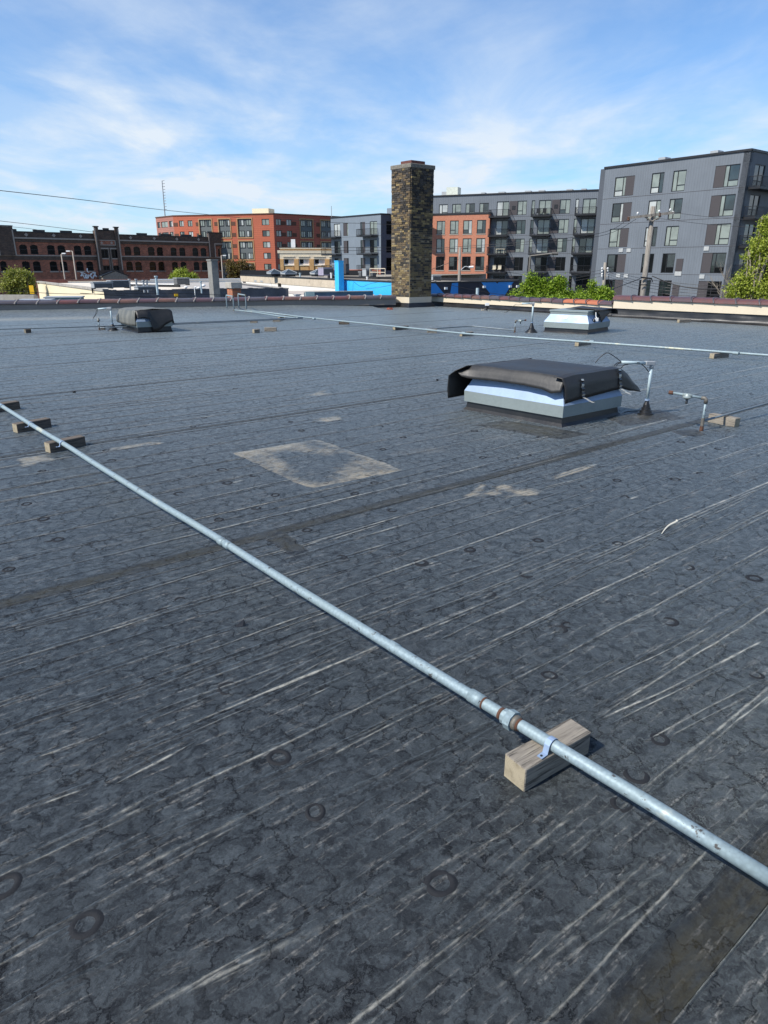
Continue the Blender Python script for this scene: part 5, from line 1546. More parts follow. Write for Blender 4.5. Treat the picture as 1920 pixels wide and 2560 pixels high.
dcol = [(W.t(*c4(a, 275)), W.t(*c4(b, 270))) for a, b in doors]
wcol = [(W.t(*c4(a, 275)), W.t(*c4(m, 272)), W.t(*c4(b, 270))) for a, m, b in wins[:2]]
ncol = [(W.t(*c4(a, 268)), W.t(*c4(b, 266))) for a, b in nar]
for zt_ in gm_t:
    for (a, b) in dcol: hb.append((a, b, zt_ - 2.35, zt_))
    for (a, m, b) in wcol: hb.append((m, b, zt_ - 2.2, zt_))
    for (a, b) in ncol: hb.append((a, b, zt_ - 2.2, zt_))
build('wall', wall_mesh(W, GROUND, 13.0, hb), clad(W.az), GM)
M_OBRK = brick_mat('orange_brick', Wo.az, (0.50, 0.17, 0.09), (0.42, 0.13, 0.07), (0.40, 0.24, 0.17), 0.3, 0.1, 0.015, blot=0.12)
rowsO = [(W.z(*c4(400, 437)), W.z(*c4(400, 549))), (W.z(*c4(400, 586)), W.z(*c4(400, 702))), (W.z(*c4(400, 735)), W.z(*c4(400, 848))), (W.z(*c4(400, 883)), W.z(*c4(400, 883)) - 2.2)]
ho = [(a, b, z1_, z0_) for (z0_, z1_) in rowsO for a, b in colsO]
build('brick_bay', wall_mesh(Wo, GROUND, ztb, ho, thick=OB), M_OBRK, GM)
build('roof_coping', slab(Wo, -.05, Wo.L + .06, ztb, ztb + .3, -OB, .08), M_BLACKT, GM)
for (a, b) in colsT: window(GM, W, a, b, 9.95, 11.75, (.35,) if a < colsT[2][0] else (.42,), {1: .28}, .08, seedpick=pick_hi)
for r_, (z0_, z1_) in enumerate(rowsO):
    for a, b in colsO: window(GM, Wo, a, b, z1_, z0_, (.60,), {0: .30} if r_ < 3 else {}, .09, seedpick=pick_hi if r_ < 2 else pick_lo)
    if r_ < 3: 
        for i, (a, b) in enumerate(colsO): build('sill', slab(Wo, a - .05, b + .05, z1_ - .14, z1_, 0, .05), M_PALE, GM)
M_SHAD = clad(W.az, (0.06, 0.07, 0.08), key='dark')  # cladding darkened in colour for the shade inside the recess
for r_, zt_ in enumerate(gm_t):
    pk = pick_hi if r_ < 3 else pick_lo
    for i, (a, b) in enumerate(dcol):
        window(GM, W, a, b, zt_ - 2.35, zt_, (.5,), {}, .1, seedpick=pk, name='balcony_door')
        if r_ < 5: balcony(GM, W, a - 0.95, b + 0.25, zt_ - 2.40, 1.6)
    for (a, m, b) in wcol:
        window(GM, W, m, b, zt_ - 2.2, zt_, (.55,), {0: .30}, .08, seedpick=pk)
        build('infill_panel', slab(W, a + .08, m - .02, zt_ - 2.2, zt_, 0, .03), M_PANEL, GM)
        build('heat_pump_grille', slab(W, a + .5, a + 1.1, zt_ - 1.35, zt_ - .75, .03, .06), M_BLACKT, GM)
    for (a, b) in ncol: window(GM, W, a, b, zt_ - 2.2, zt_, (), {}, .08, seedpick=pk)
    joint(GM, W, zt_ - 2.42, M_PANEL, 0.04, t0=ob1)
build('roof_coping', slab(W, -.1, W.L + .6, 13.0, 13.22, -.4, .12), M_BLACKT, GM)
for (x, y, wd_) in ((530, 215, .7), (685, 213, 1.1), (907, 205, 1.0), (1022, 200, 1.0), (1257, 187, 1.0), (1378, 185, .8)):
    t_ = W.t(*c4(x, y)); build('roof_unit', slab(W, t_ - wd_ / 2, t_ + wd_ / 2, 13.0, 13.6, -3.4, -2.0), M_UNIT, GM)
t_ = W.t(*c4(250, 210)); build('roof_unit', slab(W, t_ - .9, t_ + 1.2, 13.0, 14.75, -5, -3), plain('pale_green_unit', (0.60, 0.64, 0.56), 0.6), GM)
build('roof_unit', slab(W, t_ - 1.9, t_ - .9, 13.0, 14.1, -5, -3.4), M_UNIT, GM)
# dark recess before the right-hand building
Wd = Wall(W.p(W.L, 0, 0), W.p(W.L, 0, 0) + W.d * 6 - W.n * 7)
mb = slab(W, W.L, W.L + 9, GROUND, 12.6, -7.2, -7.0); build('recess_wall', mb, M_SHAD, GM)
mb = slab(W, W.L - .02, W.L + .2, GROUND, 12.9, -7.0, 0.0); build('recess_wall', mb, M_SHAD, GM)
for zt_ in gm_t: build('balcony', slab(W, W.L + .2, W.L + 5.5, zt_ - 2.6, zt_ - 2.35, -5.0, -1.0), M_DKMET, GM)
q0, q1_ = W.p(0, 0), W.p(W.L, 0)
b0_, b1_ = W.p(0, 0, -22), W.p(W.L, 0, -22)
roof_slab(GM, [q0, q1_, b1_, b0_], 12.9, M_LROOF)
mb = MB(); mb.poly([(q0.x, q0.y, GROUND), (b0_.x, b0_.y, GROUND), (b0_.x, b0_.y, 13), (q0.x, q0.y, 13)]); mb.poly([(b1_.x, b1_.y, GROUND), (b0_.x, b0_.y, GROUND), (b0_.x, b0_.y, 13), (b1_.x, b1_.y, 13)]); build('wall', mb, clad(W.az), GM)
# things on the balconies
def chair(W_, t_, z_, o_, mat, label):
    c = W_.p(t_, z_, o_)
    r0 = thing('patio_chair', label, 'chair', c)
    build('seat', slab(W_, t_ - .3, t_ + .3, z_ + .38, z_ + .45, o_ - .3, o_ + .25), mat, r0)
    build('backrest', slab(W_, t_ - .3, t_ + .3, z_ + .45, z_ + 1.1, o_ - .34, o_ - .28), mat, r0)
    for a in (-.28, .24):
        for b in (-.3, .2): build('leg', slab(W_, t_ + a, t_ + a + .04, z_, z_ + .38, o_ + b, o_ + b + .04), M_DKMET, r0)
M_CRM = plain('cream_plastic', (0.66, 0.60, 0.46), 0.6)
zb = gm_t[3] - 2.40
chair(W, W.t(*c4(655, 820)), zb, 0.8, M_CRM, 'left cream chair on the third balcony below the top of the grey building')
chair(W, W.t(*c4(700, 820)), zb, 0.8, M_CRM, 'right cream chair on the third balcony below the top of the grey building')
zb = gm_t[0] - 2.40
chair(W, W.t(*c4(1020, 360)), zb, 0.8, M_DKMET, 'left dark chair on the top middle balcony of the grey building')
chair(W, W.t(*c4(1070, 360)), zb, 0.8, M_DKMET, 'right dark chair on the top middle balcony of the grey building')
zb = gm_t[2] - 2.40; t_ = W.t(*c4(712, 680))
tbl = thing('balcony_table', 'cream table on the balcony right of the orange brick bay', 'table', W.p(t_, zb, .8))
build('table_top', slab(W, t_ - .8, t_ + .8, zb + .72, zb + .8, .5, 1.2), M_CRM, tbl); build('panel', slab(W, t_ - .7, t_ - .6, zb, zb + .72, .5, 1.2), M_CRM, tbl); build('panel', slab(W, t_ + .6, t_ + .7, zb, zb + .72, .5, 1.2), M_CRM, tbl)

# ---------------------------------------------- left-of-chimney grey building
c5 = lambda x, y: (820 + x / 8.85, 520 + y / 8.85)
P0 = at(*c5(60, 230), 10); P1 = at(*c5(1170, 142), 10)
W = Wall(P0, P1)
GL = thing('apartment_building', 'grey four-storey apartment building just left of the chimney with corner balconies', 'apartment building', (P0[0], P0[1], GROUND))
NOTE.append(('GL z', [round(W.z(*c5(x, y)), 2) for x, y in ((200, 355), (200, 630), (770, 310), (770, 600), (770, 705), (770, 985), (770, 1080), (770, 1350))], round(W.L, 2)))
gl = [(W.z(*c5(770, 310)) - 3.02 * k) for k in range(4)]
hs_ = W.z(*c5(770, 310)) - W.z(*c5(770, 600))
C_ = [(W.t(*c5(130, 355)), W.t(*c5(265, 355))), (W.t(*c5(335, 335)), W.t(*c5(445, 335))), (W.t(*c5(715, 310)), W.t(*c5(820, 310))), (W.t(*c5(925, 300)), W.t(*c5(1085, 300)))]
holes = [(a, b, z_ - hs_, z_) for z_ in gl[:3] for a, b in C_]
ML = clad(W.az, (0.165, 0.195, 0.225), key='light')
build('wall', wall_mesh(W, GROUND, 10.0, holes), ML, GL)
for r_, z_ in enumerate(gl[:3]):
    window(GL, W, *C_[0], z_ - hs_, z_, (.5,), {}, .08, panes=(M_GLASSW,) if r_ == 0 else (M_GLASSD, M_GLASS), name='balcony_door')
    window(GL, W, *C_[1], z_ - hs_, z_, (.72,), {}, .06, panes=(M_GLASSP if r_ == 0 else M_GLASSD,), panel=(0, M_PANEL))
    window(GL, W, *C_[2], z_ - hs_, z_, (.34,), {}, .06, panes=(M_GLASS,), panel=(1, M_PANEL))
    window(GL, W, *C_[3], z_ - hs_, z_, (.5,), {}, .08, panes=(M_GLASSP,) if r_ == 0 else (M_GLASSD, M_GLASSP), name='balcony_door')
    balcony(GL, W, -1.7, C_[0][1] + .15, z_ - hs_ - .1, 1.2)
    balcony(GL, W, C_[2][0] + .6, C_[3][1] + .2, z_ - hs_ - .1, 1.5)
    joint(GL, W, z_ - hs_ - .2, M_PANEL, .035)
bz = W.z(*c5(600, 1360))
M_RBRK = brick_mat('red_base_brick', W.az, (0.42, 0.14, 0.09), (0.34, 0.10, 0.06), (0.32, 0.2, 0.15), 0.3, 0.1)
build('brick_base', slab(W, 0, W.L, GROUND, bz, 0, .05), M_RBRK, GL)
build('roof_coping', slab(W, -.1, W.L, 10, 10.2, -.35, .1), M_BLACKT, GL)
Wr = Wall(P1, Vector((P1[0], P1[1], 0)) + azv(57) * 14)
if Wr.n.dot(W.d) < 0: Wr.n = -Wr.n
tA = Wr.t(*c5(1290, 290))
holes = [(tA, tA + 2.6, z_ - hs_, z_) for z_ in gl[:3]]
build('wall', wall_mesh(Wr, GROUND, 10.0, holes), clad(Wr.az, (0.075, 0.08, 0.10), key='shaded'), GL)  # same cladding as the front, its colour darkened for the side's shade
for z_ in gl[:3]: window(GL, Wr, tA, tA + 2.6, z_ - hs_, z_, (.5,), {0: .3}, .08, panes=(M_GLASSD,))
build('roof_coping', slab(Wr, 0, 14, 10, 10.2, -.35, .1), M_BLACKT, GL)
e1_, e2_ = Vector((P1[0], P1[1], 0)) + azv(57) * 14, Vector((P0[0], P0[1], 0)) + azv(57) * 14
roof_slab(GL, [P0, P1, e1_, e2_], 9.9, M_LROOF)
mb = MB(); mb.poly([(P0[0], P0[1], GROUND), (e2_.x, e2_.y, GROUND), (e2_.x, e2_.y, 10), (P0[0], P0[1], 10)]); mb.poly([(e1_.x, e1_.y, GROUND), (e2_.x, e2_.y, GROUND), (e2_.x, e2_.y, 10), (e1_.x, e1_.y, 10)]); build('wall', mb, ML, GL)
tp = W.t(*c5(1150, 100)); mb = slab(W, tp - .4, tp + 6, 10.0, 11.1, -5.0, -2.0); build('roof_penthouse', mb, ML, GL)
a_ = W.p(W.L - 1, 11, -4); mb = MB(); mb.tube([a_ + Vector((1.2, 0, 0)), a_ + Vector((1.2, 0, 2.6))], .05, 6)
tag(build('whip_antenna', mb, M_UNIT), 'thin whip antenna on the grey building beside the chimney', 'antenna')
a_ = atd(829, 545, 150); mb = MB(); mb.tube([(a_.x, a_.y, 9.5), (a_.x, a_.y, 12.9)], .06, 6)
tag(build('whip_antenna', mb, M_UNIT), 'thin whip antenna above where the red and grey roofs meet', 'antenna')

# ---------------------------------------------- red apartment building
c2_ = lambda x, y: (350 + x / 3.318, 420 + y / 3.318)
ZR = 15.3
R0, R1, R2, R3 = at(389, 545, ZR), at(432, 540.5, ZR), at(683, 535, ZR), at(829, 542, ZR)
R3 = Vector((R2[0], R2[1], 0)) + (Vector((R3[0], R3[1], 0)) - Vector((R2[0], R2[1], 0))) * 1.5
RB = thing('apartment_building', 'red clad apartment building with grey framed bays behind the dark brick building', 'apartment building', (R2[0], R2[1], GROUND))
M_TAN_F = plain('tan_bay_frame', (0.42, 0.24, 0.11), 0.7)
M_BAYG = plain('grey_bay_panel', (0.10, 0.115, 0.115), 0.6, var=.1)
def redwall(Wx, key, col):
    return ribbed_mat('red_siding_' + key, Wx.az, col, 0.5, True, 0.7, 0.4)
def red_rows(Wx, x, ys): return [Wx.z(*c2_(x, y)) for y in ys]
WA_ = Wall(R0, R1); WB_ = Wall(R1, R2); WC_ = Wall(R2, R3)
rows = red_rows(WB_, 1040, (422, 515, 613, 708, 800)); hwin = WB_.z(*c2_(1040, 422)) - WB_.z(*c2_(1040, 475))
NOTE.append(('red rows', rows, hwin, WB_.L, WC_.L))
rows = [rows[0] - 2.98 * k for k in range(6)]
def span(Wx, a, b, y): return (Wx.t(*c2_(a, y)), Wx.t(*c2_(b, y)))
plan = [(WA_, (0.30, 0.13, 0.10), 'A', [(143, 167, 450), (175, 228, 448), (240, 268, 440)], []),
        (WB_, (0.38, 0.095, 0.045), 'B', [(322, 360, 434), (393, 432, 432), (1008, 1070, 422)], [(490, 590, 430), (650, 745, 428), (808, 925, 424)]),
        (WC_, (0.34, 0.085, 0.05), 'C', [(1125, 1170, 424), (1213, 1257, 428), (1620, 1660, 448), (1700, 1750, 448)], [(1328, 1430, 432), (1497, 1600, 440), (1800, 1900, 440)])]
pk_red = lambda: rw.choice((M_GLASSP, M_GLASSW, M_GLASS, M_GLASSP))
for Wx, col, key, singles, bays in plan:
    holes = []
    items = []
    for (a, b, y) in singles:
        s_ = span(Wx, a, b, y)
        for z_ in rows: holes.append((s_[0], s_[1], z_ - hwin, z_)); items.append((s_[0], s_[1], z_, 'w'))
    for (a, b, y) in bays:
        s_ = span(Wx, a, b, y)
        for k in (0, 2, 4):
            top_, bot = rows[k] + .12, rows[min(k + 1, 5)] - hwin - .12
            holes.append((s_[0], s_[1], bot, top_)); items.append((s_[0], s_[1], k, 'b'))
    build('wall', wall_mesh(Wx, GROUND, ZR, holes, depth=.3), redwall(Wx, key, col), RB)
    for it in items:
        if it[3] == 'w':
            wdt = it[1] - it[0]
            window(RB, Wx, it[0], it[1], it[2] - hwin, it[2], (.5,) if wdt < 6 else (.33, .67), {}, .14, seedpick=pk_red, depth=.2)
        else:
            a, b, k = it[:3]
            zt2, zb2 = rows[k] + .12, rows[min(k + 1, 5)] - hwin - .12
            mb = MB(); fr = .28
            slab(Wx, a - fr, a, zb2 - fr, zt2 + fr, 0, .12, mb); slab(Wx, b, b + fr, zb2 - fr, zt2 + fr, 0, .12, mb); slab(Wx, a, b, zt2, zt2 + fr, 0, .12, mb); slab(Wx, a, b, zb2 - fr, zb2, 0, .12, mb)
            bay = build('bay_frame', mb, M_TAN_F, RB)
            build('bay_panel', slab(Wx, a, b, zb2, zt2, -.28, -.22), M_BAYG, bay)
            ww = (b - a)
            for rr in (k, min(k + 1, 5)):
                for (f0, f1) in ((.05, .42), (.58, .95)):
                    window(RB, Wx, a + ww * f0, a + ww * f1, rows[rr] - hwin, rows[rr], (.5,), {}, .13, seedpick=pk_red, depth=.20)
    ts_ = {'A': (), 'B': (295, 480, 634, 772), 'C': (1190, 1278, 1478)}[key]
    for x in ts_:
        for z_ in rows[:5]:
            t_ = Wx.t(*c2_(x, 460)); build('wall_vent', slab(Wx, t_ - .7, t_ + .7, z_ - 1.6, z_ - .6, .0, .05), M_RUST, RB)
    build('roof_coping', slab(Wx, 0, Wx.L, ZR, ZR + .25, -.4, .15), M_RUST, RB)
back = [Vector((R3[0], R3[1], 0)) + Vector((-14, 18, 0)), Vector((R0[0], R0[1], 0)) + Vector((10, 22, 0))]
roof_slab(RB, [R0, R1, R2, R3] + back, ZR - .1, M_LROOF)
mb = MB()
for a, b in ((R3, back[0]), (back[0], back[1]), (back[1], R0)): mb.poly([(a[0], a[1], GROUND), (b[0], b[1], GROUND), (b[0], b[1], ZR), (a[0], a[1], ZR)])
build('wall', mb, MAT['red_siding_C'], RB)
t_ = WB_.t(*c2_(935, 380)); build('stair_penthouse', slab(WB_, t_ - 2.6, t_ + 2.6, ZR - .1, ZR + 1.9, -9, -5), M_BEIGE, RB)

# ---------------------------------------------- dark brick warehouse at the left
c0_ = lambda x, y: (x / 6.636, 560 + y / 6.636)
c1_ = lambda x, y: (180 + x / 6.636, 560 + y / 6.636)
c3_ = lambda x, y: (400 + x / 8.295, 520 + y / 8.295)
ZB = 9.4
Pa = at(30.9, 577.3, ZB); Pb = at(519, 592.3, ZB)
dW = (Vector((Pb[0], Pb[1], 0)) - Vector((Pa[0], Pa[1], 0))).normalized()
W0_ = Wall(Pa, Pb)
tL = W0_.t(0, 580) - 12; tR = W0_.t(*c3_(1335, 800))
W = Wall(W0_.p(tL, 0), W0_.p(tR, 0))
BW = thing('brick_warehouse', 'two-storey dark red brick warehouse with arched windows along the left side', 'building', (W.p(W.L * .7, 0)[0], W.p(W.L * .7, 0)[1], GROUND))
NOTE.append(('BW', W.L, W.az, [round(W.z(*c0_(x, y)), 2) for x, y in ((370, 335), (370, 500), (400, 600), (400, 770), (300, 225), (300, 510), (840, 340), (830, 500), (870, 605), (880, 770))], [round(W.z(*c1_(x, y)), 2) for x, y in ((910, 375), (920, 520), (950, 625), (950, 775), (980, 275), (980, 535))], [round(W.z(*c3_(x, y)), 2) for x, y in ((720, 830), (730, 1010), (750, 1130), (760, 1300), (700, 710))]))
zw1, zw1b = W.z(*c1_(910, 372)), W.z(*c1_(920, 520))
zw2, zw2b = W.z(*c1_(950, 622)), W.z(*c1_(950, 775))
zc = W.z(*c1_(980, 280)); zbelt = W.z(*c1_(980, 540))
wl = []
for f, a, b, y in ((c0_, -60, 50, 330), (c0_, 308, 437, 335), (c0_, 490, 617, 337), (c0_, 772, 897, 342), (c0_, 945, 1070, 345), (c0_, 1215, 1338, 350), (c0_, 1385, 1503, 353),
                   (c1_, 862, 970, 372), (c1_, 1015, 1122, 375), (c1_, 1253, 1360, 380), (c1_, 1400, 1503, 383), (c3_, -70, 50, 815), (c3_, 215, 335, 822), (c3_, 395, 515, 824), (c3_, 668, 785, 830), (c3_, 838, 955, 832), (c3_, 1200, 1275, 838)):
    wl.append((W.t(*f(a, y)), W.t(*f(b, y))))
wl = [(max(0.5, a), b) for a, b in wl if b > 1.0]
tw = [(W.t(*c1_(345, 95)), W.t(*c1_(745, 105)))]
cT0, cT1 = tw[0]
eT = W.t(*c3_(985, 560)); lT = W.t(*c0_(195, 60))
cwin = [(W.t(*c1_(465, 425)), W.t(*c1_(572, 425))), (W.t(*c1_(632, 425)), W.t(*c1_(735, 425)))]
holes = []
for a, b in wl:
    holes.append((a, b, zw1b, zw1))
    if a > W.t(*c0_(-100, 600)): holes.append((a, b, zw2b, zw2))
holes = [h for h in holes if h[1] < W.L - .3]
zcw1, zcw2 = W.z(*c1_(520, 420)), W.z(*c1_(520, 565)); zcw3, zcw4 = W.z(*c1_(545, 690)), W.z(*c1_(560, 768))
ch_ = [(a, b, zcw2, zcw1) for a, b in cwin] + [(a, b, zcw4, zcw3) for a, b in cwin]
M_WB = brick_mat('dark_red_brick', W.az, (0.56, 0.20, 0.11), (0.36, 0.14, 0.085), (0.12, 0.075, 0.06), 0.55, 0.2, 0.03, blot=0.5)
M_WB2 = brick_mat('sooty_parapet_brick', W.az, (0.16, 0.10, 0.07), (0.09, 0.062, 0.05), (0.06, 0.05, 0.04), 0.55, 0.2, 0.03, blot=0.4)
# main wall without the centre tower
A_h = [h for h in holes if h[1] < cT0]; B_h = [h for h in holes if h[0] > cT1]
build('wall', wall_mesh(W, GROUND, ZB - 2.4, A_h, arch=True, L=cT0), M_WB, BW)
build('wall', wall_mesh(W, GROUND, ZB - 2.4, B_h, arch=True, t0=cT1), M_WB, BW)
Wt = Wall(W.p(cT0, 0, .6), W.p(cT1, 0, .6))
sh = lambda h: (h[0] - cT0, h[1] - cT0, h[2], h[3])
build('entrance_tower', wall_mesh(Wt, GROUND, ZB + .7, [sh(h) for h in ch_], thick=.9), M_WB2, BW)
for a, b, z0_, z1_ in [sh(h) for h in ch_]:
    window(BW, Wt, a, b, z0_, z1_, (.5,), {}, .12, panes=(M_GLASSD,), depth=.25)
    build('stone_surround', slab(Wt, a - .35, a - .05, zcw4, zcw1 + .3, .0, .12), M_PALE, BW)
    build('stone_surround', slab(Wt, b + .05, b + .35, zcw4, zcw1 + .3, .0, .12), M_PALE, BW)
for a, b in [(x[0] - cT0, x[1] - cT0) for x in cwin]:
    build('lintel', slab(Wt, a - .35, b + .35, zcw1 + .05, zcw1 + .35, .0, .13), M_PALE, BW); build('sill', slab(Wt, a - .05, b + .05, zcw2 - .3, zcw2 - .05, .0, .13), M_PALE, BW)
    build('brick_spandrel', slab(Wt, a, b, zcw3 + .05, zcw2 - .32, 0, .04), M_WB, BW)
zz1, zz2 = Wt.z(*c1_(560, 265)), Wt.z(*c1_(560, 355))
aa, bb = Wt.t(*c1_(425, 270)), Wt.t(*c1_(718, 270))
build('panel_frame', (lambda mb: (slab(Wt, aa, bb, zz1 - .2, zz1, 0, .12, mb), slab(Wt, aa, bb, zz2, zz2 + .2, 0, .12, mb), slab(Wt, aa, aa + .25, zz2 + .2, zz1 - .2, 0, .12, mb), slab(Wt, bb - .25, bb, zz2 + .2, zz1 - .2, 0, .12, mb))[0])(MB()), M_PALE, BW)
build('brick_panel', slab(Wt, aa + .25, bb - .25, zz2 + .2, zz1 - .2, 0, .05), M_WB, BW)
def diamond(Wx, t_, z_, r=.62, o=.16):
    r *= .75
    mb = MB(); P_ = [Wx.p(t_ - r, z_, o), Wx.p(t_, z_ - r, o), Wx.p(t_ + r, z_, o), Wx.p(t_, z_ + r, o)]
    Q_ = [Wx.p(t_ - r, z_, 0), Wx.p(t_, z_ - r, 0), Wx.p(t_ + r, z_, 0), Wx.p(t_, z_ + r, 0)]
    mb.poly(P_)
    for k in range(4): mb.poly([Q_[k], Q_[(k + 1) % 4], P_[(k + 1) % 4], P_[k]])
    build('stone_diamond', mb, M_PALE, BW)
for x in (490, 655): diamond(Wt, *Wt.hit(*c1_(x, 313)), r=.5, o=.1)
for f, x, y in ((c0_, 428, 178), (c0_, 885, 190), (c0_, 1330, 203), (c1_, 965, 228), (c1_, 1357, 240), (c3_, 340, 645), (c3_, 790, 655)):
    diamond(W, *W.hit(*f(x, y)), r=.6, o=.32)
# tower piers with pale edging, stepped parapet
tw_ = Wt.L
for a, b in ((0, tw_ * .16), (tw_ * .84, tw_)):
    build('pier', slab(Wt, a, b, GROUND, ZB + 1.5, .0, .35), M_WB2, BW)
    build('pier_cap', slab(Wt, a - .15, b + .15, ZB + 1.5, ZB + 1.75, -.3, .5), M_BLACKT, BW)
    e_ = a if a == 0 else b - .3
    build('stone_edging', slab(Wt, e_, e_ + .3, zcw4, ZB + 1.3, .35, .42), M_PALE, BW)
build('parapet_step', slab(Wt, tw_ * .38, tw_ * .62, ZB + .7, ZB + 1.35, -.3, .1), M_BLACKT, BW)
build('parapet_coping', slab(Wt, tw_ * .16, tw_ * .84, ZB + .7, ZB + .95, -.35, .1), M_BLACKT, BW)
for a, b in ((0, cT0), (cT1, W.L)):
    build('parapet', slab(W, a, b, ZB - 2.4, ZB - .2, -.3, .16), M_WB2, BW)
    build('parapet_coping', slab(W, a, b, ZB - .2, ZB, -.4, .25), M_BLACKT, BW)
    build('cornice', slab(W, a, b, zc - .12, zc + .22, .0 + .16, .4), M_PALE, BW)
    build('stone_belt', slab(W, a, b, zbelt - .1, zbelt + .16, 0, .2), M_PALE, BW)
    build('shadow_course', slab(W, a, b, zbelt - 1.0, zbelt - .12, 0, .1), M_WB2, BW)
for f, a, b, y in ((c0_, 200, 270, 100), (c0_, 548, 740, 115), (c0_, 1000, 1190, 130), (c1_, 1075, 1240, 170), (c1_, 1460, 1650, 182), (c3_, 430, 650, 570), (c3_, 790, 870, 580)):
    t0_, t1_ = W.t(*f(a, y)), W.t(*f(b, y)); build('parapet_step', slab(W, t0_, t1_, ZB, ZB + .45, -.35, .2), M_BLACKT, BW)
# end towers
build('pier', slab(W, eT, W.L + .05, ZB - 2.4, ZB + 1.05, -.3, .45), M_WB2, BW); build('pier', slab(W, eT, eT + 1.6, zbelt, ZB - 2.4, 0, .45), M_WB2, BW)
build('parapet_coping', slab(W, eT - .1, W.L + .15, ZB + 1.05, ZB + 1.3, -.4, .55), M_BLACKT, BW)
build('stone_edging', slab(W, eT - .05, eT + .25, zbelt, ZB + .9, .45, .52), M_PALE, BW); build('stone_edging', slab(W, eT + 1.7, eT + 2.0, zbelt, zc - .1, .0, .5), M_PALE, BW); build('stone_edging', slab(W, eT + 2.0, W.L, zc - .4, zc - .1, .0, .5), M_PALE, BW)
build('pier', slab(W, lT - 3.8, lT, zbelt, ZB - 2.4, 0, .45), M_WB2, BW); build('pier', slab(W, 0, lT, ZB - 2.4, ZB + 1.0, -.3, .45), M_WB2, BW)
build('parapet_coping', slab(W, 0, lT + .1, ZB + 1.0, ZB + 1.2, -.4, .55), M_BLACKT, BW)
build('stone_edging', slab(W, lT - .3, lT, zbelt, ZB + .3, .45, .52), M_PALE, BW); build('stone_edging', slab(W, lT - 3.9, lT - 3.6, zbelt, zc + .2, .45, .52), M_PALE, BW)
for h in holes:
    window(BW, W, h[0], h[1], h[2], h[3], (), {0: .5}, .14, panes=(M_GLASSD,), depth=.3, frame=M_DKMET)
    if h[2] < zbelt - 2: build('sill', slab(W, h[0] - .2, h[1] + .2, h[2] - .3, h[2], 0, .2), M_PALE, BW)
# side wall and roof
s1 = W.p(W.L, 0); s2 = s1 - W.n * 30; s0 = W.p(0, 0); s3 = s0 - W.n * 30
mb = MB()
for a, b in ((s1, s2), (s2, s3), (s3, s0)): mb.poly([(a.x, a.y, GROUND), (b.x, b.y, GROUND), (b.x, b.y, ZB - .3), (a.x, a.y, ZB - .3)])
build('wall', mb, M_WB, BW); roof_slab(BW, [s0, s1, s2, s3], ZB - 1.6, M_LROOF)
# weathered gabled porch in front of the tower
gx = lambda x, y: Wt.hit(*c1_(x, y))
(t0_, z0_), (t1_, z1_), (t2_, z2_) = gx(415, 870), gx(640, 780), gx(860, 860)
PO = thing('gabled_porch', 'small grey timber gable in front of the warehouse tower', 'porch', Wt.p((t0_ + t2_) / 2, GROUND, 3))
build('side_wall', slab(Wt, t0_ + .3, t2_ - .3, GROUND, min(z0_, z2_) + .05, .3, 3.0), M_POLE, PO)
mb = MB(); zl = min(z0_, z2_); f_ = [Wt.p(t0_, zl, 3.05), Wt.p(t2_, zl, 3.05), Wt.p(t1_, z1_, 3.05)]; b_ = [Wt.p(t0_, zl, .3), Wt.p(t2_, zl, .3), Wt.p(t1_, z1_, .3)]
mb.poly(f_); mb.poly([f_[0], f_[2], b_[2], b_[0]]); mb.poly([f_[1], f_[2], b_[2], b_[1]]); build('gable', mb, M_POLE, PO)
mb = MB()
for a, c_ in ((0, 2), (1, 2)): mb.tube([f_[a] + Vector((0, 0, .1)), f_[c_] + Vector((0, 0, .1))], .14, 6)
build('roof_edge', mb, M_BLACKT, PO)
# painted tag on the wall
strokes = [[(145, 868), (165, 812), (190, 868)], [(150, 850), (186, 850)], [(135, 800), (188, 806)], [(190, 818), (238, 838), (205, 905), (190, 868)], [(215, 845), (235, 905)], [(250, 735), (252, 790), (280, 800)], [(270, 340 + 500), (268, 895)], [(285, 850), (300, 870)], [(300, 850), (325, 815)],
           [(325, 830), (302, 850), (328, 900)], [(335, 812), (392, 810)], [(350, 878), (378, 822), (405, 878)], [(352, 860), (400, 862)], [(352, 880), (340, 908)], [(240, 905), (250, 850), (262, 905)]]
mb = MB()
for st in strokes:
    pts = [W.p(*[W.hit(*c1_(x, y))[i] for i in (0, 1)], .08) for x, y in st]
    mb.tube(pts, .17, 5)
tagm = build('painted_tag', mb, M_WHITE, BW); 
# street lights standing before the warehouse
def street_light(u, v_top, dist, arm, label, h_r=.09, v_bot=702, group=None):
    b = atd(u, v_top, dist); ztop_ = b.z
    r0 = thing('street_light', label, 'street light', (b.x, b.y, GROUND), group)
    mb = MB(); mb.tube([(b.x, b.y, GROUND), (b.x, b.y, ztop_)], [h_r * 1.3, h_r * .8], 8); build('pole', mb, M_PALE, r0, smooth=True)
    e = Vector((b.x, b.y, ztop_)) + Vector(arm)
    mb = MB(); mb.tube([(b.x, b.y, ztop_), e], h_r * .7, 6); build('arm', mb, M_PALE, r0)
    mb = MB(); mb.box(-.22, .22, -.12, .12, -.06, .08, Matrix.Translation(e)); build('lamp_head', mb, M_WHITE, r0)
street_light(153, 636, 100, (0.35, 0, .1), 'shorter curved pale street light in front of the dark brick warehouse')
street_light(181, 628, 96, (-.5, 0, .0), 'taller pale street light in front of the dark brick warehouse')
street_light(553, 639, 110, (.5, 0, .0), 'pale street light right of the grey stucco chimney')

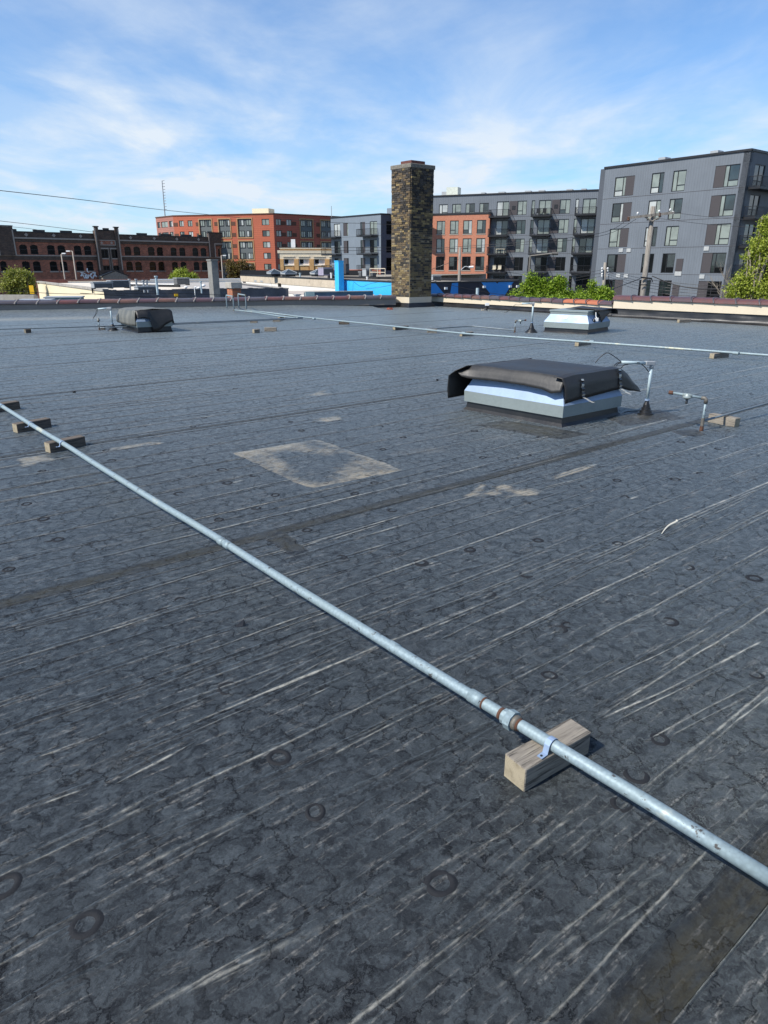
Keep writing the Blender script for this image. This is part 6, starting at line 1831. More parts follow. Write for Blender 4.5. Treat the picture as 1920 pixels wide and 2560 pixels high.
# ---------------------------------------------- yellow brick building
c4b = lambda x, y: (580 + x / 6.38, 600 + y / 6.38)
P0 = at(*c4b(762, 125), 5.6); P1 = at(*c4b(1640, 127), 5.6); W = Wall(P0, P1)
YB = thing('yellow_brick_building', 'low yellow brick building with three white window groups and a pale cornice', 'building', (P0[0], P0[1], GROUND))
M_YBRK = brick_mat('yellow_brick', W.az, (0.66, 0.38, 0.14), (0.58, 0.32, 0.11), (0.50, 0.32, 0.16), .4, .15, .02, blot=.15)
M_CSTN = plain('cream_stone', (0.74, 0.64, 0.47), .8, var=.15)
wy = [span_ for span_ in ((820, 990), (1065, 1230), (1305, 1478), (1555, 1620))]
zyt, zyb = W.z(*c4b(1150, 272)), W.z(*c4b(1150, 395))
hy = [(W.t(*c4b(a, 280)), W.t(*c4b(b, 280)), zyb, zyt) for a, b in wy]
build('wall', wall_mesh(W, GROUND, 5.4, hy, depth=.4), M_YBRK, YB)
zco = W.z(*c4b(1150, 190))
build('cornice', slab(W, -.6, W.L + .5, zco - .3, zco + .35, 0, .22), M_CSTN, YB)
build('frieze', slab(W, -.1, W.L, zco - 1.6, zco - .3, 0, .12), M_CSTN, YB)
build('roof_coping', slab(W, -.1, W.L, 5.4, 5.6, -.4, .1), M_CSTN, YB)
for h in hy:
    window(YB, W, *h, (.25, .75) if h[1] - h[0] > 3 else (.5,), {0: .55, 2: .55} if h[1] - h[0] > 3 else {}, .22, frame=M_WHITE, panes=(M_GLASSD, M_GLASSB, M_GLASSD), depth=.35)
    build('sill', slab(W, h[0] - .2, h[1] + .2, zyb - .25, zyb, 0, .2), M_CSTN, YB)
    build('brick_panel', slab(W, h[0] + .2, h[1] - .2, zyb - 1.9, zyb - .5, 0, .12), M_YBRK, YB)
    build('lintel', slab(W, h[0] - .1, h[1] + .1, zyt, zyt + .2, 0, .25), M_CSTN, YB)
for (a, b) in ((765, 820), (990, 1060), (1232, 1302), (1480, 1552)):
    build('pilaster', slab(W, W.t(*c4b(a, 300)), W.t(*c4b(b, 300)), GROUND, zco - 1.6, 0, .3), M_YBRK, YB)
s1, s0 = W.p(W.L, 0), W.p(0, 0); s2, s3 = s1 - W.n * 18, s0 - W.n * 18
mb = MB()
for a, b in ((s1, s2), (s2, s3), (s3, s0)): mb.poly([(a.x, a.y, GROUND), (b.x, b.y, GROUND), (b.x, b.y, 5.5), (a.x, a.y, 5.5)])
build('wall', mb, M_YBRK, YB); roof_slab(YB, [s0, s1, s2, s3], 5.0, M_LROOF)
t_ = W.t(*c4b(970, 100)); build('chimney_stack', slab(W, t_ - .5, t_ + .5, 5.0, 7.6, -4, -3), M_WHITE, YB)

# ---------------------------------------------- low building N1 across the alley (cream left wall, dark front)
z1 = -0.10
K1 = at(259, 728.5, z1); K1 = Vector((K1.x, K1.y, 0)); fd = azv(62.5); E1 = at(744, 721.5, z1)
W = Wall(K1, K1 + fd * 13.2)
N1 = thing('low_building', 'low flat-roofed building beyond the left parapet with a cream side and dark painted brick front', 'building', (K1.x, K1.y, GROUND))
build('front_wall', wall_mesh(W, GROUND, z1 + .03, []), M_DKWALL, N1)
# ragged brick coping
mb = MB(); rr_ = random.Random(2)
t_ = 0
while t_ < 13.0:
    l_ = rr_.uniform(.25, .6); slab(W, t_, t_ + l_ * .92, z1, z1 + rr_.uniform(.03, .11), -.3, rr_.uniform(.0, .06), mb); t_ += l_
build('coping_bricks', mb, M_DKWALL, N1)
K2 = at(92, 704, z1 + .1); K2 = Vector((K2.x, K2.y, 0))
Ws = Wall(K1, K2)
build('side_wall', wall_mesh(Ws, GROUND, z1 + .0, []), M_BEIGE, N1)
build('side_coping', slab(Ws, 0, Ws.L, z1, z1 + .16, -.35, .06), M_CONC, N1)
build('back_corner', slab(Ws, Ws.L - .2, Ws.L + .1, GROUND, z1 + .3, -3.0, .1), plain('rust_siding', (0.20, 0.07, 0.05), .7), N1)
K3 = at(602, 698.5, z1 + .12); K3 = Vector((K3.x, K3.y, 0)); K4 = at(603, 711, z1 - .1); K4 = Vector((K4.x, K4.y, 0))
Wb = Wall(K2, K3)
build('rear_parapet', slab(Wb, 0, Wb.L, -1.6, z1 + .12, -.3, .0), M_WHITEP, N1); build('rear_coping', slab(Wb, 0, Wb.L * .52, z1 + .12, z1 + .26, -.4, .08), plain('brown_coping', (0.16, 0.07, 0.05), .7), N1)
build('rear_coping', slab(Wb, Wb.L * .52, Wb.L, z1 + .12, z1 + .24, -.4, .08), M_WHITE, N1)
KE = K1 + fd * 13.2
We = Wall(KE, K4); build('east_parapet', slab(We, 0, We.L, GROUND, z1 - .02, -.25, 0), M_DKWALL, N1); build('east_coping', slab(We, 0, We.L, z1 - .02, z1 + .05, -.3, .03), M_CONC, N1)
pm1 = at(520, 723.5, z1 - .06); pm2 = at(299, 701.5, z1 - .06)
mb = MB(); mb.poly([(KE.x, KE.y, z1 - .16), (K4.x, K4.y, z1 - .16), (K3.x, K3.y, z1 - .16), (K2.x, K2.y, z1 - .16), (K1.x, K1.y, z1 - .16)]); build('roof_deck', mb, plain('grey_flat_roof', (0.42, 0.39, 0.35), .95, var=.3, scale=.6), N1)
mb = MB(); mb.poly([(K1.x, K1.y, z1 - .07), (pm1.x, pm1.y, z1 - .07), (pm2.x, pm2.y, z1 - .07), (K2.x, K2.y, z1 - .07)]); build('cream_roof', mb, plain('cream_roof_coating', (0.70, 0.62, 0.50), .8, var=.15, scale=.5), N1)
a_ = atd(318, 703, 68); b_ = atd(446, 703, 64); Wx = Wall(a_, b_); build('shaded_wall', slab(Wx, 0, Wx.L, z1 - .16, z1 + .14, -.2, 0), M_BLACKT, N1)  # black colour stands in for shade on the far parapet's face
build('shaded_wall_coping', slab(Wx, 0, Wx.L, z1 + .14, z1 + .19, -.25, .05), M_WHITE, N1)

def rooftop(name, label, cat, u, v, dist, w, d, h, zb, mat, az=52, extra=None, group=None, lid=True):
    """a box-like unit of w (across) x d x h whose foot is seen at (u, v)"""
    s_ = sight(u, v); k = math.hypot(s_.x, s_.y); c = Vector((s_.x / k * dist, s_.y / k * dist, EYE + s_.z / k * dist if zb is None else zb))
    r0 = thing(name, label, cat, c, group)
    M_ = Matrix.Translation(c) @ Matrix.Rotation(R(90 - az), 4, 'Z')
    mb = MB(); mb.box(-w / 2, w / 2, -d / 2, d / 2, 0.06, h, M_); build('casing', mb, mat, r0, bevel=.02)
    mb = MB(); mb.box(-w / 2 + .05, w / 2 - .05, -d / 2 - .012, -d / 2, h * .2, h * .85, M_); build('grille', mb, M_UNITD, r0)
    mb = MB(); mb.box(-w / 2 - .04, w / 2 + .04, -d / 2 - .04, d / 2 + .04, h, h + .05, M_)
    if lid: build('lid', mb, M_UNIT, r0)
    mb = MB(); mb.box(-w / 2, -w / 2 + .1, -d / 2, d / 2, 0, .06, M_); build('rail', mb, M_DKMET, r0); mb = MB(); mb.box(w / 2 - .1, w / 2, -d / 2, d / 2, 0, .06, M_); build('rail', mb, M_DKMET, r0)
    return r0
rooftop('condenser_unit', 'pale long roof unit behind the dark painted wall, at the left of a pair', 'roof unit', 256, 722, 52, 1.25, .7, .40, None, M_UNIT)
rooftop('condenser_unit', 'boxy dark roof unit in the middle of the cream building roof', 'roof unit', 297, 721, 54, 1.25, .9, .50, None, M_UNITD)
rooftop('condenser_unit', 'low flat pale unit right of the boxy dark one on the cream roof', 'roof unit', 366, 726, 48, 1.3, .7, .22, None, M_UNIT)
rooftop('condenser_unit', 'dark cabinet with white end beside the yellow-green bush', 'roof unit', 455, 713, 60, 1.05, .7, .52, None, M_UNITD)
rooftop('condenser_unit', 'left teal roof unit showing above the left parapet', 'roof unit', 92, 757, 34, 1.25, 1.0, .78, -.62, M_TEAL, az=75)
rooftop('condenser_unit', 'right teal roof unit with a black grille above the left parapet', 'roof unit', 163, 755, 35.5, 1.5, 1.0, .82, -.62, M_TEAL, az=75)
rooftop('condenser_unit', 'white meter cabinet above the left parapet before the pale wall', 'roof unit', 743, 748, 38, .26, .22, .55, -.45, M_WHITE)
rooftop('condenser_unit', 'pale low unit cabinet at the foot of the bright blue wall', 'roof unit', 835, 748, 39, 1.7, .8, .36, -.58, M_UNIT)
rooftop('condenser_unit', 'pale unit behind the right parapet below the blue mural', 'roof unit', 1103, 744, 38, 1.15, .8, .36, -.45, M_UNIT)
def stub(u, v0, v1, dist, r, label, mat=None, cap=True, name='vent_pipe'):
    a = atd(u, v0, dist); b = atd(u, v1, dist); mb = MB()
    mb.tube([(a.x, a.y, b.z - .3), (a.x, a.y, a.z)], r, 8)
    if cap: mb.tube([(a.x, a.y, a.z), (a.x, a.y, a.z + .08)], r * 1.5, 8)
    return tag(build(name, mb, mat or M_UNIT, smooth=False), label, 'vent pipe')
stub(323, 700, 717, 55, .07, 'thin vent pipe just right of the boxy dark roof unit'); stub(340, 700, 718, 54, .07, 'second thin vent pipe right of the boxy dark roof unit'); stub(358, 703, 720, 53, .07, 'third thin vent pipe, above the low flat unit'); stub(367, 703, 720, 53, .06, 'fourth thin vent pipe, nearest the tall pale blue one')
stub(390, 693, 724, 46, .075, 'tall pale blue vent pipe rising behind the dark painted wall', M_PVC); stub(229, 709, 722, 56, .06, 'dark vent pipe left of the long pale unit', M_DKMET); stub(502, 706, 722, 52, .055, 'stubby blue pipe left of the grey stucco chimney', M_PVC)
stub(968 - 50, 694, 704, 66, .07, 'short stub beside the guard rail', M_WHITE)
def mushroom(u, v, dist, r, zb, label):
    s_ = sight(u, v); k = math.hypot(s_.x, s_.y); c = Vector((s_.x / k * dist, s_.y / k * dist, EYE + s_.z / k * dist))
    r0 = thing('dome_vent', label, 'roof vent', c, 'mushroom vents on the low roof')
    mb = MB(); mb.tube([c, c + Vector((0, 0, .07))], r * .5, 10); build('neck', mb, M_UNIT, r0)
    mb = MB(); mb.lathe(c + Vector((0, 0, .05)), [(r, 0), (r * .92, r * .35), (r * .6, r * .7), (r * .1, r * .85)], 14); build('dome', mb, M_WHITE, r0, smooth=True)
mushroom(465, 721, 53, .14, None, 'left white dome vent under the dark cabinet'); mushroom(509, 717, 55, .17, None, 'white dome vent touching the grey stucco chimney on its left'); mushroom(497, 723, 50, .13, None, 'lowest white dome vent left of the grey stucco chimney')
mb = MB()
for u in (486,):
    a = atd(u, 716, 53); mb.tube(curve([(a.x, a.y, -.45), (a.x, a.y, .05), (a.x + .06, a.y, .15), (a.x + .15, a.y, .12), (a.x + .17, a.y, -.0)], 4), .032, 8)
tag(build('gooseneck_pipe', mb, M_WHITE, smooth=True), 'white gooseneck vent pipe between the dome vents', 'vent pipe')
# grey stucco chimney and its neighbour
def stack(name, label, u0, u1, vt, vb_hidden, um, dist, mat, azl=-30, azr=62, zt=None, capm=None, cap=0, capo=.05):
    s_ = sight(um, vt); k = math.hypot(s_.x, s_.y); c = Vector((s_.x / k * dist, s_.y / k * dist, 0)); top = EYE + s_.z / k * dist
    def reach(u_, d_):   # length along d_ until it is seen at column u_
        lo, hi = 0, 5
        for _ in range(40):
            m = (lo + hi) / 2; q = c + d_ * m; zc_ = q.y * CP - (top - EYE) * SP; uu = 960 + FPX * q.x / zc_
            if abs(uu - um) < abs(u_ - um): lo = m
            else: hi = m
        return lo
    dl, dr = azv(azl), azv(azr); la_, lr_ = reach(u0, dl), reach(u1, dr)
    P_ = lambda a, b, z: (lambda q: (q.x, q.y, z))(c + dl * a + dr * b)
    r0 = thing(name, label, 'chimney', (c.x, c.y, GROUND))
    def bx_(e, z0_, z1_): return [P_(-e, -e, z0_), P_(-e, lr_ + e, z0_), P_(la_ + e, lr_ + e, z0_), P_(la_ + e, -e, z0_), P_(-e, -e, z1_), P_(-e, lr_ + e, z1_), P_(la_ + e, lr_ + e, z1_), P_(la_ + e, -e, z1_)]
    mb = MB(); mb.box8(bx_(0, GROUND, top - cap)); build('shaft', mb, mat, r0, bevel=.01)
    if cap: mb = MB(); mb.box8(bx_(capo, top - cap, top)); build('cap', mb, capm, r0, bevel=.02)
    else: mb = MB(); mb.box8(bx_(.03, top - .06, top + .02)); build('crown', mb, mat, r0)
    return r0
M_STUC = plain('grey_stucco', (0.25, 0.245, 0.22), .95, var=.35, scale=3, bump=1.0, col2=(0.17, 0.17, 0.16))
stack('stucco_chimney', 'tall grey rough stucco chimney left of the small red brick one', 517, 544, 649, 0, 527.5, 42, M_STUC, capo=.03)
M_RB1 = brick_mat('red_chimney_brick', 140, (0.48, 0.17, 0.07), (0.32, 0.09, 0.05), (0.25, 0.15, 0.1), .2, .075, .012)
stack('red_brick_chimney', 'small red brick chimney with a concrete cap beyond the riser pipes', 566, 601, 705.5, 0, 579, 37, M_RB1, cap=.30, capm=M_CONC, capo=.06)
stack('blue_chimney', 'square bright blue painted chimney on the white wall', 836, 859, 652, 0, 846, 62, M_SKYBL, azl=-26, azr=52)

# ---------------------------------------------- low building N2 (white and blue wall, mural)
z2 = 0.40
KA = at(601, 688, z2); KB = at(981, 705.5, z2); KA = Vector((KA.x, KA.y, 0)); KB = Vector((KB.x, KB.y, 0))
dA2 = (KB - KA).normalized(); KC = KB + dA2 * 2.0
KM = at(1296, 703.5, z2); KM = Vector((KM.x, KM.y, 0))
KM0 = at(1075, 706.6, z2); KM0 = Vector((KM0.x, KM0.y, 0)); dM = azv(57)
KC = KM0 - dM * 1.8
W = Wall(KA, KC)
N2 = thing('low_building', 'low building whose white wall turns bright blue and has a navy mural', 'building', (KC.x, KC.y, GROUND))
tb = W.t(859, 700)
build('wall', slab(W, 0, W.L - .3, GROUND, z2 - .75, -.3, -.0), M_WHITEP, N2)
build('concrete_band', slab(W, 0, tb, z2 - .75, z2 - .02, -.3, .04), plain('stained_cream_render', (0.58, 0.49, 0.37), .9, var=.25, scale=1.2, dirt_shade=((0.30, 0.25, 0.18), .8, .60)), N2)
t2_ = W.t(937, 722)
build('blue_painted_wall', slab(W, tb, W.L - .3, z2 - .95, z2 - .02, -.3, .06), M_SKYBL, N2)
build('blue_painted_wall', slab(W, t2_, W.L - .3, GROUND, z2 - .95, 0, .06), M_SKYBL, N2)
build('roof_edge', slab(W, 0, W.L - .3, z2 - .02, z2 + .08, -.35, .1), M_BLACKT, N2)
for u, v in ((643, 712),):
    t_, z_ = W.hit(u, v); 
for (x0, x1, y0, y1) in ((178, 222, 660, 710),):
    t0_, zt_ = W.hit(*c4b(x0, y0)); t1_, zb_ = W.hit(*c4b(x1, y1)); build('wall_panel', slab(W, t0_, t1_, zb_, zt_, 0, .05), M_PANEL, N2)
for (x0, x1, y0, y1) in ((738, 788, 688, 748), (360, 400, 640, 670), (458, 497, 645, 675)):
    t0_, zt_ = W.hit(*c4b(x0, y0)); t1_, zb_ = W.hit(*c4b(x1, y1)); build('window', slab(W, t0_, t1_, zb_, zt_, 0, .05), M_GLASSD if x0 == 738 else M_UNIT, N2)
Wm = Wall(KC, KM)
build('mural_wall', slab(Wm, 0, Wm.L, GROUND, z2 - .02, -.3, 0), M_MURBK, N2)
build('roof_edge', slab(Wm, -.2, Wm.L, z2 - .02, z2 + .06, -.35, .05), M_BLACKT, N2)
c6 = lambda x, y: (1070 + x / 6.38, 640 + y / 6.38)
def shape(px):
    mb = MB(); P_ = [Wm.hit(*c6(x, y)) for x, y in px]
    f_ = [Wm.p(t_, min(z_, z2 - .03), .012) for t_, z_ in P_]; mb.poly(f_)
    build('painted_shape', mb, M_MURBL, N2)
shape([(-60, 430), (120, 438), (245, 590), (300, 660), (-60, 660)])
shape([(380, 432), (480, 425), (478, 660), (340, 660)])
shape([(850, 415), (1075, 412), (1105, 440), (1128, 408), (1365, 403), (1290, 520), (1240, 600), (1200, 665), (930, 680), (990, 600)])
for x, y in ((275, 515), (885, 492), (1300, 485), (1418, 484)):
    t_, z_ = Wm.hit(*c6(x, y)); build('wall_light', slab(Wm, t_ - .12, t_ + .12, z_ - .08, z_ + .08, .0, .15), M_WHITE, N2)
KD = KM + azv(-40) * 26; KE2 = KA + azv(62) * 40
KF = at(1075, 696, z2 + .1); 
mb = MB(); mb.poly([(p.x, p.y, z2 - .06) for p in (KA, KC, KM, KD, KE2)]); build('roof_deck', mb, M_GRAVEL, N2)
Wf = Wall(KM, KD); build('far_parapet', slab(Wf, 0, Wf.L, GROUND, z2 + .16, -.3, 0), M_BLACKT, N2)
Wg = Wall(KE2, KA); Wg = Wall(KA, KA + azv(86) * 17.5); build('far_parapet', slab(Wg, 0, Wg.L, z2 - .1, z2 + .62, -.3, 0), M_BLACKT, N2)
mb = MB(); mb.poly([(KE2.x, KE2.y, GROUND), (KA.x, KA.y, GROUND), (KA.x, KA.y, z2), (KE2.x, KE2.y, z2)]); build('wall', mb, M_CONC, N2)
def skylight(u, v, dist, s_, label):
    q_ = sight(u, v); k = math.hypot(q_.x, q_.y); c = Vector((q_.x / k * dist, q_.y / k * dist, EYE + q_.z / k * dist))
    r0 = thing('pyramid_skylight', label, 'skylight', c, 'pyramid skylights on the gravel roof')
    M_ = Matrix.Translation(c) @ Matrix.Rotation(R(30), 4, 'Z')
    mb = MB(); mb.box(-s_ * .8, s_ * .8, -s_ * .8, s_ * .8, 0, .22, M_); build('curb', mb, M_EPDM, r0)
    mb = MB(); mb.box(-s_, s_, -s_, s_, .22, .38, M_); build('frame', mb, M_UNIT, r0)
    mb = MB(); b_ = [M_ @ Vector(p) for p in ((-s_, -s_, .38), (s_, -s_, .38), (s_, s_, .38), (-s_, s_, .38))]; ap = M_ @ Vector((0, 0, .74))
    for i in range(4): mb.poly([b_[i], b_[(i + 1) % 4], ap])
    gl_ = build('glazing', mb, M_GLASS, r0)
    mb = MB()
    for i in range(4): mb.tube([b_[i], ap], .04, 5)
    build('glazing_bar', mb, M_UNIT, gl_)
skylight(686, 690, 82, .66, 'leftmost of the three pyramid skylights on the gravel roof'); skylight(722, 691, 80, .70, 'middle pyramid skylight in front of the yellow brick building'); skylight(794, 691, 80, .64, 'rightmost pyramid skylight beside the lilac unit')
M_LIL = plain('lilac_grey_unit', (0.33, 0.31, 0.40), .6)
rooftop('condenser_unit', 'lilac grey cabinet on the gravel roof left of the blue chimney', 'roof unit', 815, 690, 76, 1.3, 1.0, .82, None, M_LIL)
rooftop('condenser_unit', 'pale blue condenser on legs left of the yellow guard rail', 'roof unit', 917, 692, 68, .62, .6, .68, None, M_UNIT)
rooftop('condenser_unit', 'small dark round-fan unit left of the pale blue condenser', 'roof unit', 904, 693, 69, .42, .4, .45, None, M_UNITD)
rooftop('condenser_unit', 'dark cabinet in front of the guard rail opening', 'roof unit', 933, 692, 70, .45, .4, .42, None, M_UNITD)
rooftop('condenser_unit', 'dark tall cabinet right of the blue chimney', 'roof unit', 866, 686, 76, .45, .45, 1.05, None, M_PANEL, lid=False)
rooftop('condenser_unit', 'grey exhaust box at the left end of the mural building roof', 'roof unit', 1086, 702, 58, .9, .6, .38, None, M_UNIT)
gr0 = atd(925, 691, 66); gr1 = atd(963, 692, 64); zr = gr0.z
rt = thing('guard_rail', 'cream painted pipe guard rail on the gravel roof beside the chimney', 'railing', (gr0.x, gr0.y, zr))
for i, f in enumerate((0, .5, 1)):
    q_ = gr0.lerp(gr1, f); mb = MB(); mb.tube([(q_.x, q_.y, zr), (q_.x, q_.y, zr + .68)], .035, 6); build('post', mb, M_CREAM, rt)
for h_ in (.36, .68):
    mb = MB(); mb.tube([(gr0.x, gr0.y, zr + h_), (gr1.x, gr1.y, zr + h_)], .035, 6); build('rail', mb, M_CREAM, rt)
stub(750, 684, 692, 78, .09, 'white stub pipe between the skylights', M_PVC); stub(828, 684, 692, 74, .08, 'white stub pipe just left of the blue chimney', M_WHITE); stub(1194, 720, 743, 40, .085, 'pale pipe standing before the navy mural', M_PVC, cap=False); stub(792, 672, 688, 82, .05, 'thin pole above the right skylight', M_UNIT, cap=False)
# blue-grey walls nearer, just over our parapet
a_, b_ = at(763, 731.5, -.3), at(915, 729, -.3); Wq = Wall(a_, b_)
NB = thing('low_building', 'blue-grey painted low wall with a pale left part under the blue chimney', 'building', Wq.p(0, GROUND))
build('wall', slab(Wq, 0, Wq.L + .6, GROUND, -.30, -.3, 0), M_BLGREY, NB); build('pale_bay', slab(Wq, 0.0, .7, GROUND, -.24, .0, .08), plain('pale_aqua_paint', (0.45, 0.55, 0.5), .7), NB)
build('wall_coping', slab(Wq, 0, Wq.L + .6, -.30, -.24, -.35, .04), M_CONC, NB)
sv = Wq.p(Wq.L + .6, 0); sv2 = sv - Wq.n * 10; sv0 = Wq.p(0, 0); sv3 = sv0 - Wq.n * 10
mb = MB(); mb.poly([(p.x, p.y, -.5) for p in (sv0, sv, sv2, sv3)]); build('roof_deck', mb, M_LROOF, NB)
# yellow sign by the rust corner, wall fitting on the dark wall
q_ = atd(79, 724, 60); mb = MB(); M_ = Matrix.Translation(q_) @ Matrix.Rotation(R(8), 4, 'Z'); mb.box(-.14, .14, -.02, .02, -.3, .3, M_)
mb.v = [tuple(v) for v in mb.v]; sg = build('yellow_sign', mb, M_YEL); tag(sg, 'plain yellow sign board at the corner of the cream building', 'sign'); sg.scale = (1.1, 1, 1.0)
t_, z_ = Wall(K1, K1 + fd * 13.2).hit(440, 737); Wn = Wall(K1, K1 + fd * 13.2)
build('wall_lamp', slab(Wn, t_ - .12, t_ + .12, z_ - .1, z_ + .06, 0, .14), M_YEL, N1)
# low pale wall at the far left
a_, b_ = atd(-40, 737, 60), atd(85, 738, 58); Wv = Wall(a_, b_)
LWB = thing('low_wall', 'pale topped low wall behind the tree at the far left', 'wall', Wv.p(0, GROUND)); build('wall', slab(Wv, 0, Wv.L, GROUND, a_.z - .5, -.3, 0), M_WB, LWB); build('coping', slab(Wv, 0, Wv.L, a_.z - .5, a_.z, -.35, .05), M_CONC, LWB)

# ---------------------------------------------- poles, wires, mast
def insul(parent, c, r=.05, h=.14, mat=None):
    mb = MB(); mb.lathe(c, [(r * .5, 0), (r, .02), (r * .8, h * .5), (r, h * .6), (r * .4, h)], 8); build('insulator', mb, mat or M_WHITE, parent, smooth=True)
def util_pole(u, v, ub, dist, r, label, arm=None):
    a = atd(u, v, dist); foot = atd(ub, 745, dist); 
    k = (a.z - GROUND) / (a.z - foot.z)
    base = a + (foot - a) * k
    r0 = thing('utility_pole', label, 'utility pole', (base.x, base.y, GROUND))
    mb = MB(); mb.tube([base, a], [r * 1.35, r * .8], 12); build('pole', mb, M_POLE, r0, smooth=True)
    return r0, a, base
UP, tp_, bs_ = util_pole(1633, 516, 1606, 47, .165, 'tall weathered wooden utility pole with a crossarm in front of the grey building')
ax = lambda x, y: yplane(1500 + x / 6.38, 480 + y / 6.38, tp_.y - .25)
mb = MB(); cA, cB = ax(455, 412), ax(1180, 330); d_ = (cB - cA).normalized(); s_ = Vector((0, 1, 0))
mb.box8([cA - s_ * .06 - Vector((0, 0, .07)), cB - s_ * .06 - Vector((0, 0, .07)), cB + s_ * .06 - Vector((0, 0, .07)), cA + s_ * .06 - Vector((0, 0, .07)), cA - s_ * .06 + Vector((0, 0, .07)), cB - s_ * .06 + Vector((0, 0, .07)), cB + s_ * .06 + Vector((0, 0, .07)), cA + s_ * .06 + Vector((0, 0, .07))])
cr = build('crossarm', mb, M_POLE, UP)
for x, y in ((600, 360), (942, 325), (1118, 305), (1160, 345)): insul(UP, ax(x, y), .07, .14)
for x, y in ((455, 430), (950, 365)): mb = MB(); mb.lathe(ax(x, y) - Vector((0, 0, .1)), [(.03, 0), (.09, .04), (.07, .12), (.09, .18), (.03, .22)], 8); build('insulator', mb, M_RUST, UP)
mb = MB()
for x in (700, 975): mb.tube([ax(x, 385), ax(830, 468)], .045, 6)
build('brace', mb, M_POLE, UP)
mb = MB(); q_ = ax(700, 1480); mb.tube([q_ + Vector((-.25, 0, 0)), q_ + Vector((.25, 0, 0))], .03, 6); mb.tube([ax(650, 1360), ax(820, 1380)], .05, 6); mb.tube([ax(820, 1370), ax(840, 1440), ax(800, 1430)], .03, 6); build('cable_bracket', mb, M_DKMET, UP)
SP_, tp2, bs2 = util_pole(1513, 656, 1507, 60, .14, 'short grey utility pole with white insulators right of the green shrubs')
for i, y in enumerate((672, 678, 686, 691)):
    for s__ in (-6, 8): insul(SP_, atd(1511 + s__, y + 2, 59.8), .09, .16)
TP, tp3, bs3 = util_pole(1150, 618, 1147, 56, .12, 'thin brown utility pole standing before the orange brick bay')
# its lamp arm
q_ = atd(1152, 676, 55.8); mb = MB(); e_ = atd(1172, 668, 55.8); mb.tube(curve([q_, q_.lerp(e_, .5) + Vector((0, 0, .15)), e_], 5), .04, 6); build('lamp_arm', mb, M_UNIT, TP, smooth=True)
mb = MB(); mb.tube([e_, e_ + Vector((.35, 0, .02))], .08, 8); build('lamp_head', mb, M_WHITE, TP)
q_ = atd(1326, 640, 62); r0 = thing('street_light', 'brown street light with a long level arm before the balconies', 'street light', (q_.x, q_.y, GROUND))
mb = MB(); mb.tube([(q_.x, q_.y, GROUND), (q_.x, q_.y, q_.z)], .10, 8); build('pole', mb, M_FIT, r0)
mb = MB(); e_ = atd(1380, 634, 62); mb.tube([q_, e_], .07, 6); mb.tube([e_, e_ + Vector((.5, 0, .0))], .12, 8); build('arm', mb, M_FIT, r0)
def wire(label, pts, r=.012, n=16, sag=0.0, group='overhead power lines'):
    P_ = [atd(*p) for p in pts]; out = []
    if len(P_) == 2:
        for i in range(n + 1):
            f = i / n; q = P_[0].lerp(P_[1], f); q.z -= sag * 4 * f * (1 - f); out.append(q)
    else: out = curve(P_, 8)
    mb = MB(); mb.tube(out, r, 5)
    return tag(build('power_line', mb, M_DKMET), label, 'power line', group)
wire('upper sky wire running down from the left edge to the red building', [(-30, 473, 50), (210, 500, 60), (400, 524, 72), (600, 544, 90)], .022)
wire('middle sky wire above the dark warehouse', [(-30, 549, 70), (120, 566, 78), (232, 580, 86)], .022)
wire('lowest sky wire at the far left over the warehouse parapet', [(-30, 562, 70), (60, 570, 78), (110, 577, 82)], .018)
wire('wire crossing the cream building wall at lower left', [(-20, 724, 36), (180, 735, 38), (430, 733, 40), (600, 740, 42)], .012)
wire('second wire crossing the dark painted wall', [(200, 733, 38), (350, 741, 39), (520, 744, 40)], .014)
wire('wire across the white upper windows of the grey building left of the chimney', [(700, 548, 60), (820, 556, 60), (950, 560, 60), (1080, 570, 60)], .016)
wire('upper of two wires across the middle of the grey building left of the chimney', [(700, 618, 60), (900, 618.5, 60), (1080, 617, 60)], .016)
wire('lower of two wires across the middle of the grey building left of the chimney', [(700, 627, 60), (900, 626.5, 60), (1080, 624, 60)], .016)
wire('upper wire slanting over the orange brick bay', [(1060, 622, 58), (1300, 606, 56), (1500, 583, 52), (1573, 545, 47)], .014)
wire('lower wire slanting over the orange brick bay', [(1060, 626, 58), (1300, 612, 56), (1500, 590, 52), (1590, 548, 47)], .014)
wire('steep service wire left of the thin brown pole', [(1075, 675, 57), (1110, 662, 57), (1148, 648, 56)], .018)
wire('service wire slanting down right from the thin brown pole', [(1150, 650, 56), (1220, 672, 58), (1330, 690, 60), (1400, 705, 60)], .014)
wire('wire crossing the navy mural', [(1075, 700, 50), (1150, 718, 50), (1230, 733, 50), (1300, 741, 50)], .014)
wire('thick black cable sweeping past the tall pole to the right', [(1630, 690, 46.5), (1700, 715, 46), (1790, 723, 45), (1925, 706, 44)], .028)
wire('thick black cable from the short pole up to the tall pole', [(1520, 727, 58), (1560, 712, 52), (1600, 697, 47)], .028)
for i, (v0, v1, v2) in enumerate(((675, 697, 713), (678, 705, 720), (684, 711, 727), (690, 718, 735), (696, 727, 742))):
    wire(('highest', 'second highest', 'middle', 'second lowest', 'lowest')[i] + ' of the five thin wires running right from the short grey pole', [(1515, v0, 59.8), (1610, v1, 48), (1760, v2, 46), (1930, v2 + 4, 44)], .012, group='five wires past the tall pole')
for i, (v0, v1) in enumerate(((692, 674), (700, 682), (706, 690))):
    wire(('highest', 'middle', 'lowest')[i] + ' of the three wires crossing the balconies to the short grey pole', [(1330, v0 + 8, 62), (1420, v0 - 2, 61), (1508, v1, 59.8)], .012, group='three wires left of the short pole')
wire('thin wire leaving the tall pole crossarm to the right, the upper one', [(1687, 532, 46.5), (1800, 545, 46), (1930, 552, 45)], .010)
